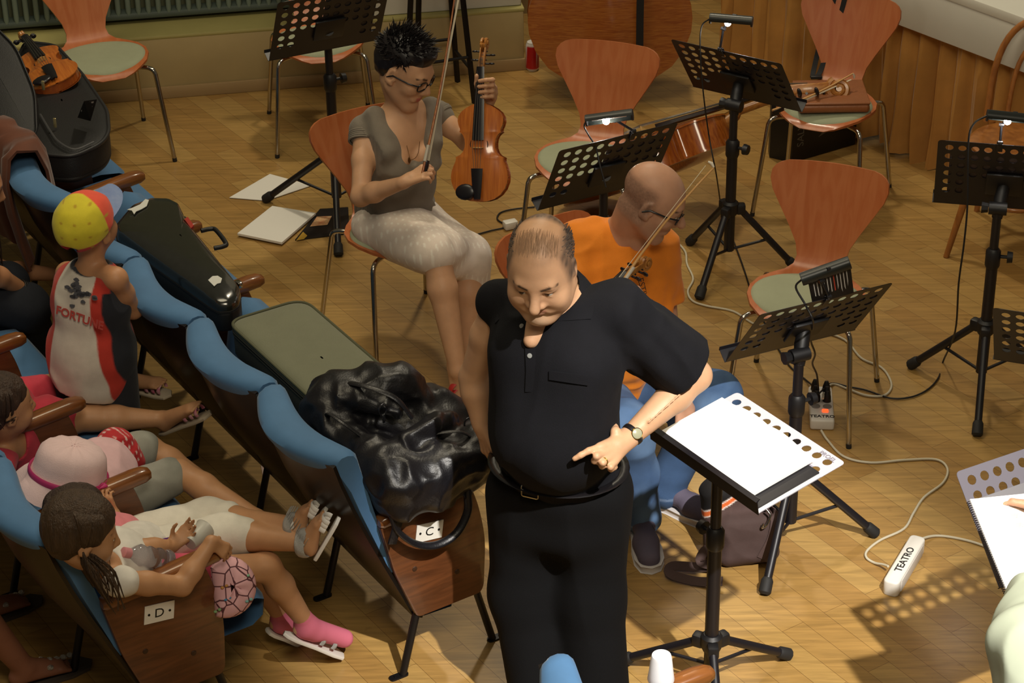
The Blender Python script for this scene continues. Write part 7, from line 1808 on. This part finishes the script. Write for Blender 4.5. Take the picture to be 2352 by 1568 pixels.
MB().lathe([(0, Lb-.018), (.0155, Lb-.018), (.0155, Lb+.004), (.013, Lb+.006), (0, Lb+.006)], 20, bf).build('bottle_cap', mat('pink_bottle_cap', 'cf8a90', .4), bt, 40, True)
q = [PD(.18, 342, 1252), PD(.20, 400, 1238), PD(.18, 408, 1262), PD(.16, 352, 1278)]; q = [p+Vector((0, 0, .012)) for p in q]
tag(MB().grid([[q[0], q[3]], [q[1], q[2]]], thick=.003).build('purple_card', mat('purple_card', '6f3b86', .5), None, 0), 'small purple card lying on the white trousers', 'card')
# woman at the left edge, only her face edge, arm and knee in view
def edge_woman():
    hc = PD(2.12, -62, 430); pe = PD(2.2, -150, 720); pe.z = .55; nk = PD(2.15, -85, 540); root = empty('person', Vector((pe.x, pe.y, 0)), 0, 'long-haired woman in dark jeans with black bracelets, cut by the left edge', 'person')
    sR = PD(1.98, -80, 600); sL = PD(2.35, -90, 540); eR = PD(1.95, -30, 620); wR = PD(2.0, 58, 668); k = PD(1.98, 60, 705); a_ = G(95, 845, .08)
    Rt = fr3(RN, U); S = Soft(.02); S.ell(pe, (.15, .12, .1), Rt, .05); S.ell(pe.lerp(nk, .6), (.14, .1, .18), Rt, .05); S.cone(nk, hc-Vector((0, 0, .06)), .05, .05, .02)
    for s_ in (sR, sL): S.cone(nk-U*.03, s_, .05, .042, .03)
    limb(S, sR, eR, wR, (.042, .038, .034, .035, .024)); hand(S, wR, (.55, -.15, -.75), (-.5, .3, -.5), 1, (.3, .3, .35, .4), .9); limb(S, sL, sL+Vector((.1, .1, -.2)), sL+Vector((.3, .2, -.28)), (.042, .038, .034, .035, .024))
    limb(S, pe+RA*-.09, k, a_, (.08, .07, .055, .05, .035)); limb(S, pe+RA*.1, k+RA*.2, a_+RA*.2, (.08, .07, .055, .05, .035))
    Rh = fr3((.92, .25, -.35), (.25, .1, .95)); P = head(S, hc, Rh, 1.0); S.build('body', skin_mat(), root, .005, 'b3805c'); eyes(root, P, Rh, 1.0)
    long_hair(root, P, Rh, 1.02, '1f1612', 150, .42, seed=4, down=(.06, .0, -1))
    S = Soft(.03); S.ell(pe+U*.03, (.162, .135, .1), Rt, .05); S.ell(pe.lerp(nk, .6), (.152, .112, .19), Rt, .05)
    for s_ in (sR, sL): S.cone(nk-U*.045, s_, .055, .052, .03)
    S.wrinkle(fold(.008, 12, 2)); solid('17141a', 'top', M_cloth, root, S, .006)
    S = Soft(.03); S.ell(pe, (.165, .135, .1), Rt, .05)
    for o in (RA*0, RA*.2): S.cone(pe-RA*.09+o, k+o, .098, .080, .04); S.cone(k+o, a_+o, .078, .062, .04)
    S.wrinkle(fold(.008, 12, 7)); solid('20232b', 'jeans', vcol_mat('dark_denim', .9, bump=.3, bscale=700), root, S, .006)
    d = (wR-eR).normalized(); q1 = d.orthogonal().normalized()
    for t_ in (-.035, -.02, -.008, .012): ring_tube('bracelet', wR+d*t_, q1, d.cross(q1), .030, .030, .0042, M_bc, root, 20)
edge_woman()
# hand reaching in at the upper left edge
def edge_hand():
    w_ = PC(3.35, -22, 292); root = empty('person', Vector((w_.x, w_.y, 0)), 0, 'person cut by the left edge, only the fingers resting on the front row in view', 'person')
    S = Soft(.02); e = w_+Vector((-.20, -.10, .06)); s_ = e+Vector((-.05, -.05, .26)); limb(S, s_, e, w_, (.044, .04, .034, .035, .024)); hand(S, w_, (.80, -.15, -.40), (-.3, .2, -.9), 1, (.15, .2, .25, .3), .92, (.2, .1))
    S.build('arm', skin_mat(), root, .0045, 'bd8b66')
edge_hand()
# feet of a sitting person behind the second row
def row_feet():
    t1, a1 = G(160, 1522, .03), G(55, 1532, .08); t2, a2 = G(62, 1372, .03), G(-45, 1392, .08); root = empty('person', G(40, 1540), 0, 'seated person cut by the lower left corner, bare legs and silver jewelled sandals', 'person')
    S = Soft(.02); k1 = a1+Vector((-.16, -.06, .36)); k2 = a2+Vector((-.14, -.1, .36)); h1 = k1+Vector((-.32, -.22, .03)); h2 = k2+Vector((-.32, -.22, .03))
    limb(S, h1, k1, a1, (.085, .07, .055, .054, .034)); limb(S, h2, k2, a2, (.085, .07, .055, .054, .034)); foot(S, a1, t1, .95); foot(S, a2, t2, .95)
    S.cone(h1, h2, .09, .09, .05); k3 = PD(-.25, -20, 1500)
    S.build('legs', skin_mat(), root, .005, '8a5a44'); M_j = mat('silver_jewels', 'c9c5ba', .2, .8, bump=.8, bscale=300)
    for an, to in ((a1, t1), (a2, t2)):
        d = (to-an); d.z = 0; d.normalize(); sd = d.cross(U); p = lambda x, y, z: Vector((an.x, an.y, 0))+d*x+sd*y+U*z
        MB().prism([(p(x, y, 0).x, p(x, y, 0).y) for x, y in ((-.07, 0), (-.05, -.03), (.05, -.034), (.14, -.044), (.20, -.035), (.225, 0), (.20, .036), (.14, .044), (.05, .032), (-.05, .03))], .001, .012).build('sandal_sole', mat('dark_flat_sole', '4a4038', .7), root, 40, True)
        for x, y, z in ((.16, -.018, .045), (.135, -.012, .052), (.11, -.006, .060), (.085, -.002, .070), (.075, .026, .062), (.07, -.034, .058)):
            b = MB(); b.ell(p(x, y, z), (.012, .012, .008), None, 7, 5); b.build('jewel', M_j, root, 20, True)
row_feet()
# player at the lower right, turned away, hand on the notebook
def right_player():
    sh = V(2345, 1480, 4.62); root = empty('person', Vector((sh.x, sh.y, 0)), 0, 'person in pale green cut by the lower right corner, hand on the notebook', 'person')
    nk = sh+Vector((.22, -.02, .03)); pe = nk+Vector((.0, -.12, -.52)); el = V(2420, 1330, 5.0); wr = V(2395, 1165, 5.22)
    f = Vector((-.1, .99, 0)); Rt = fr3(f, U); S = Soft(.02); S.ell(pe, (.17, .13, .11), Rt, .05); S.ell(pe.lerp(nk, .6), (.17, .12, .20), Rt, .05); S.cone(nk-U*.03, sh, .06, .052, .04); S.cone(nk-U*.03, nk+Vector((.22, 0, -.04)), .06, .05, .04); S.cone(nk, nk+Vector((0, .05, .12)), .06, .06, .03)
    limb(S, sh, el, wr, (.05, .046, .04, .041, .028)); hand(S, wr, (-.55, .3, -.05), (-.2, -.5, -.9), -1, (.35, .4, .45, .5), .95)
    P = head(S, nk+Vector((.02, .07, .22)), fr3((-.1, .95, -.3), (0, .3, .95)), 1.05); S.build('body', skin_mat(), root, .006, 'c39274')
    S = Soft(.03); S.ell(pe, (.19, .15, .12), Rt, .05); S.ell(pe.lerp(nk, .6), (.19, .14, .21), Rt, .06); S.cone(nk-U*.05, sh, .075, .085, .05); S.cone(sh, sh.lerp(el, .6), .085, .085, .04); S.cone(sh+Vector((.05, -.1, -.1)), pe, .12, .13, .08)
    S.wrinkle(fold(.030, 9, 5, (.3, .5, .8))); S.build('shirt', mat('pale_green_shirt', 'a8b09c', .9, noise=.03), root, .007)
right_player()
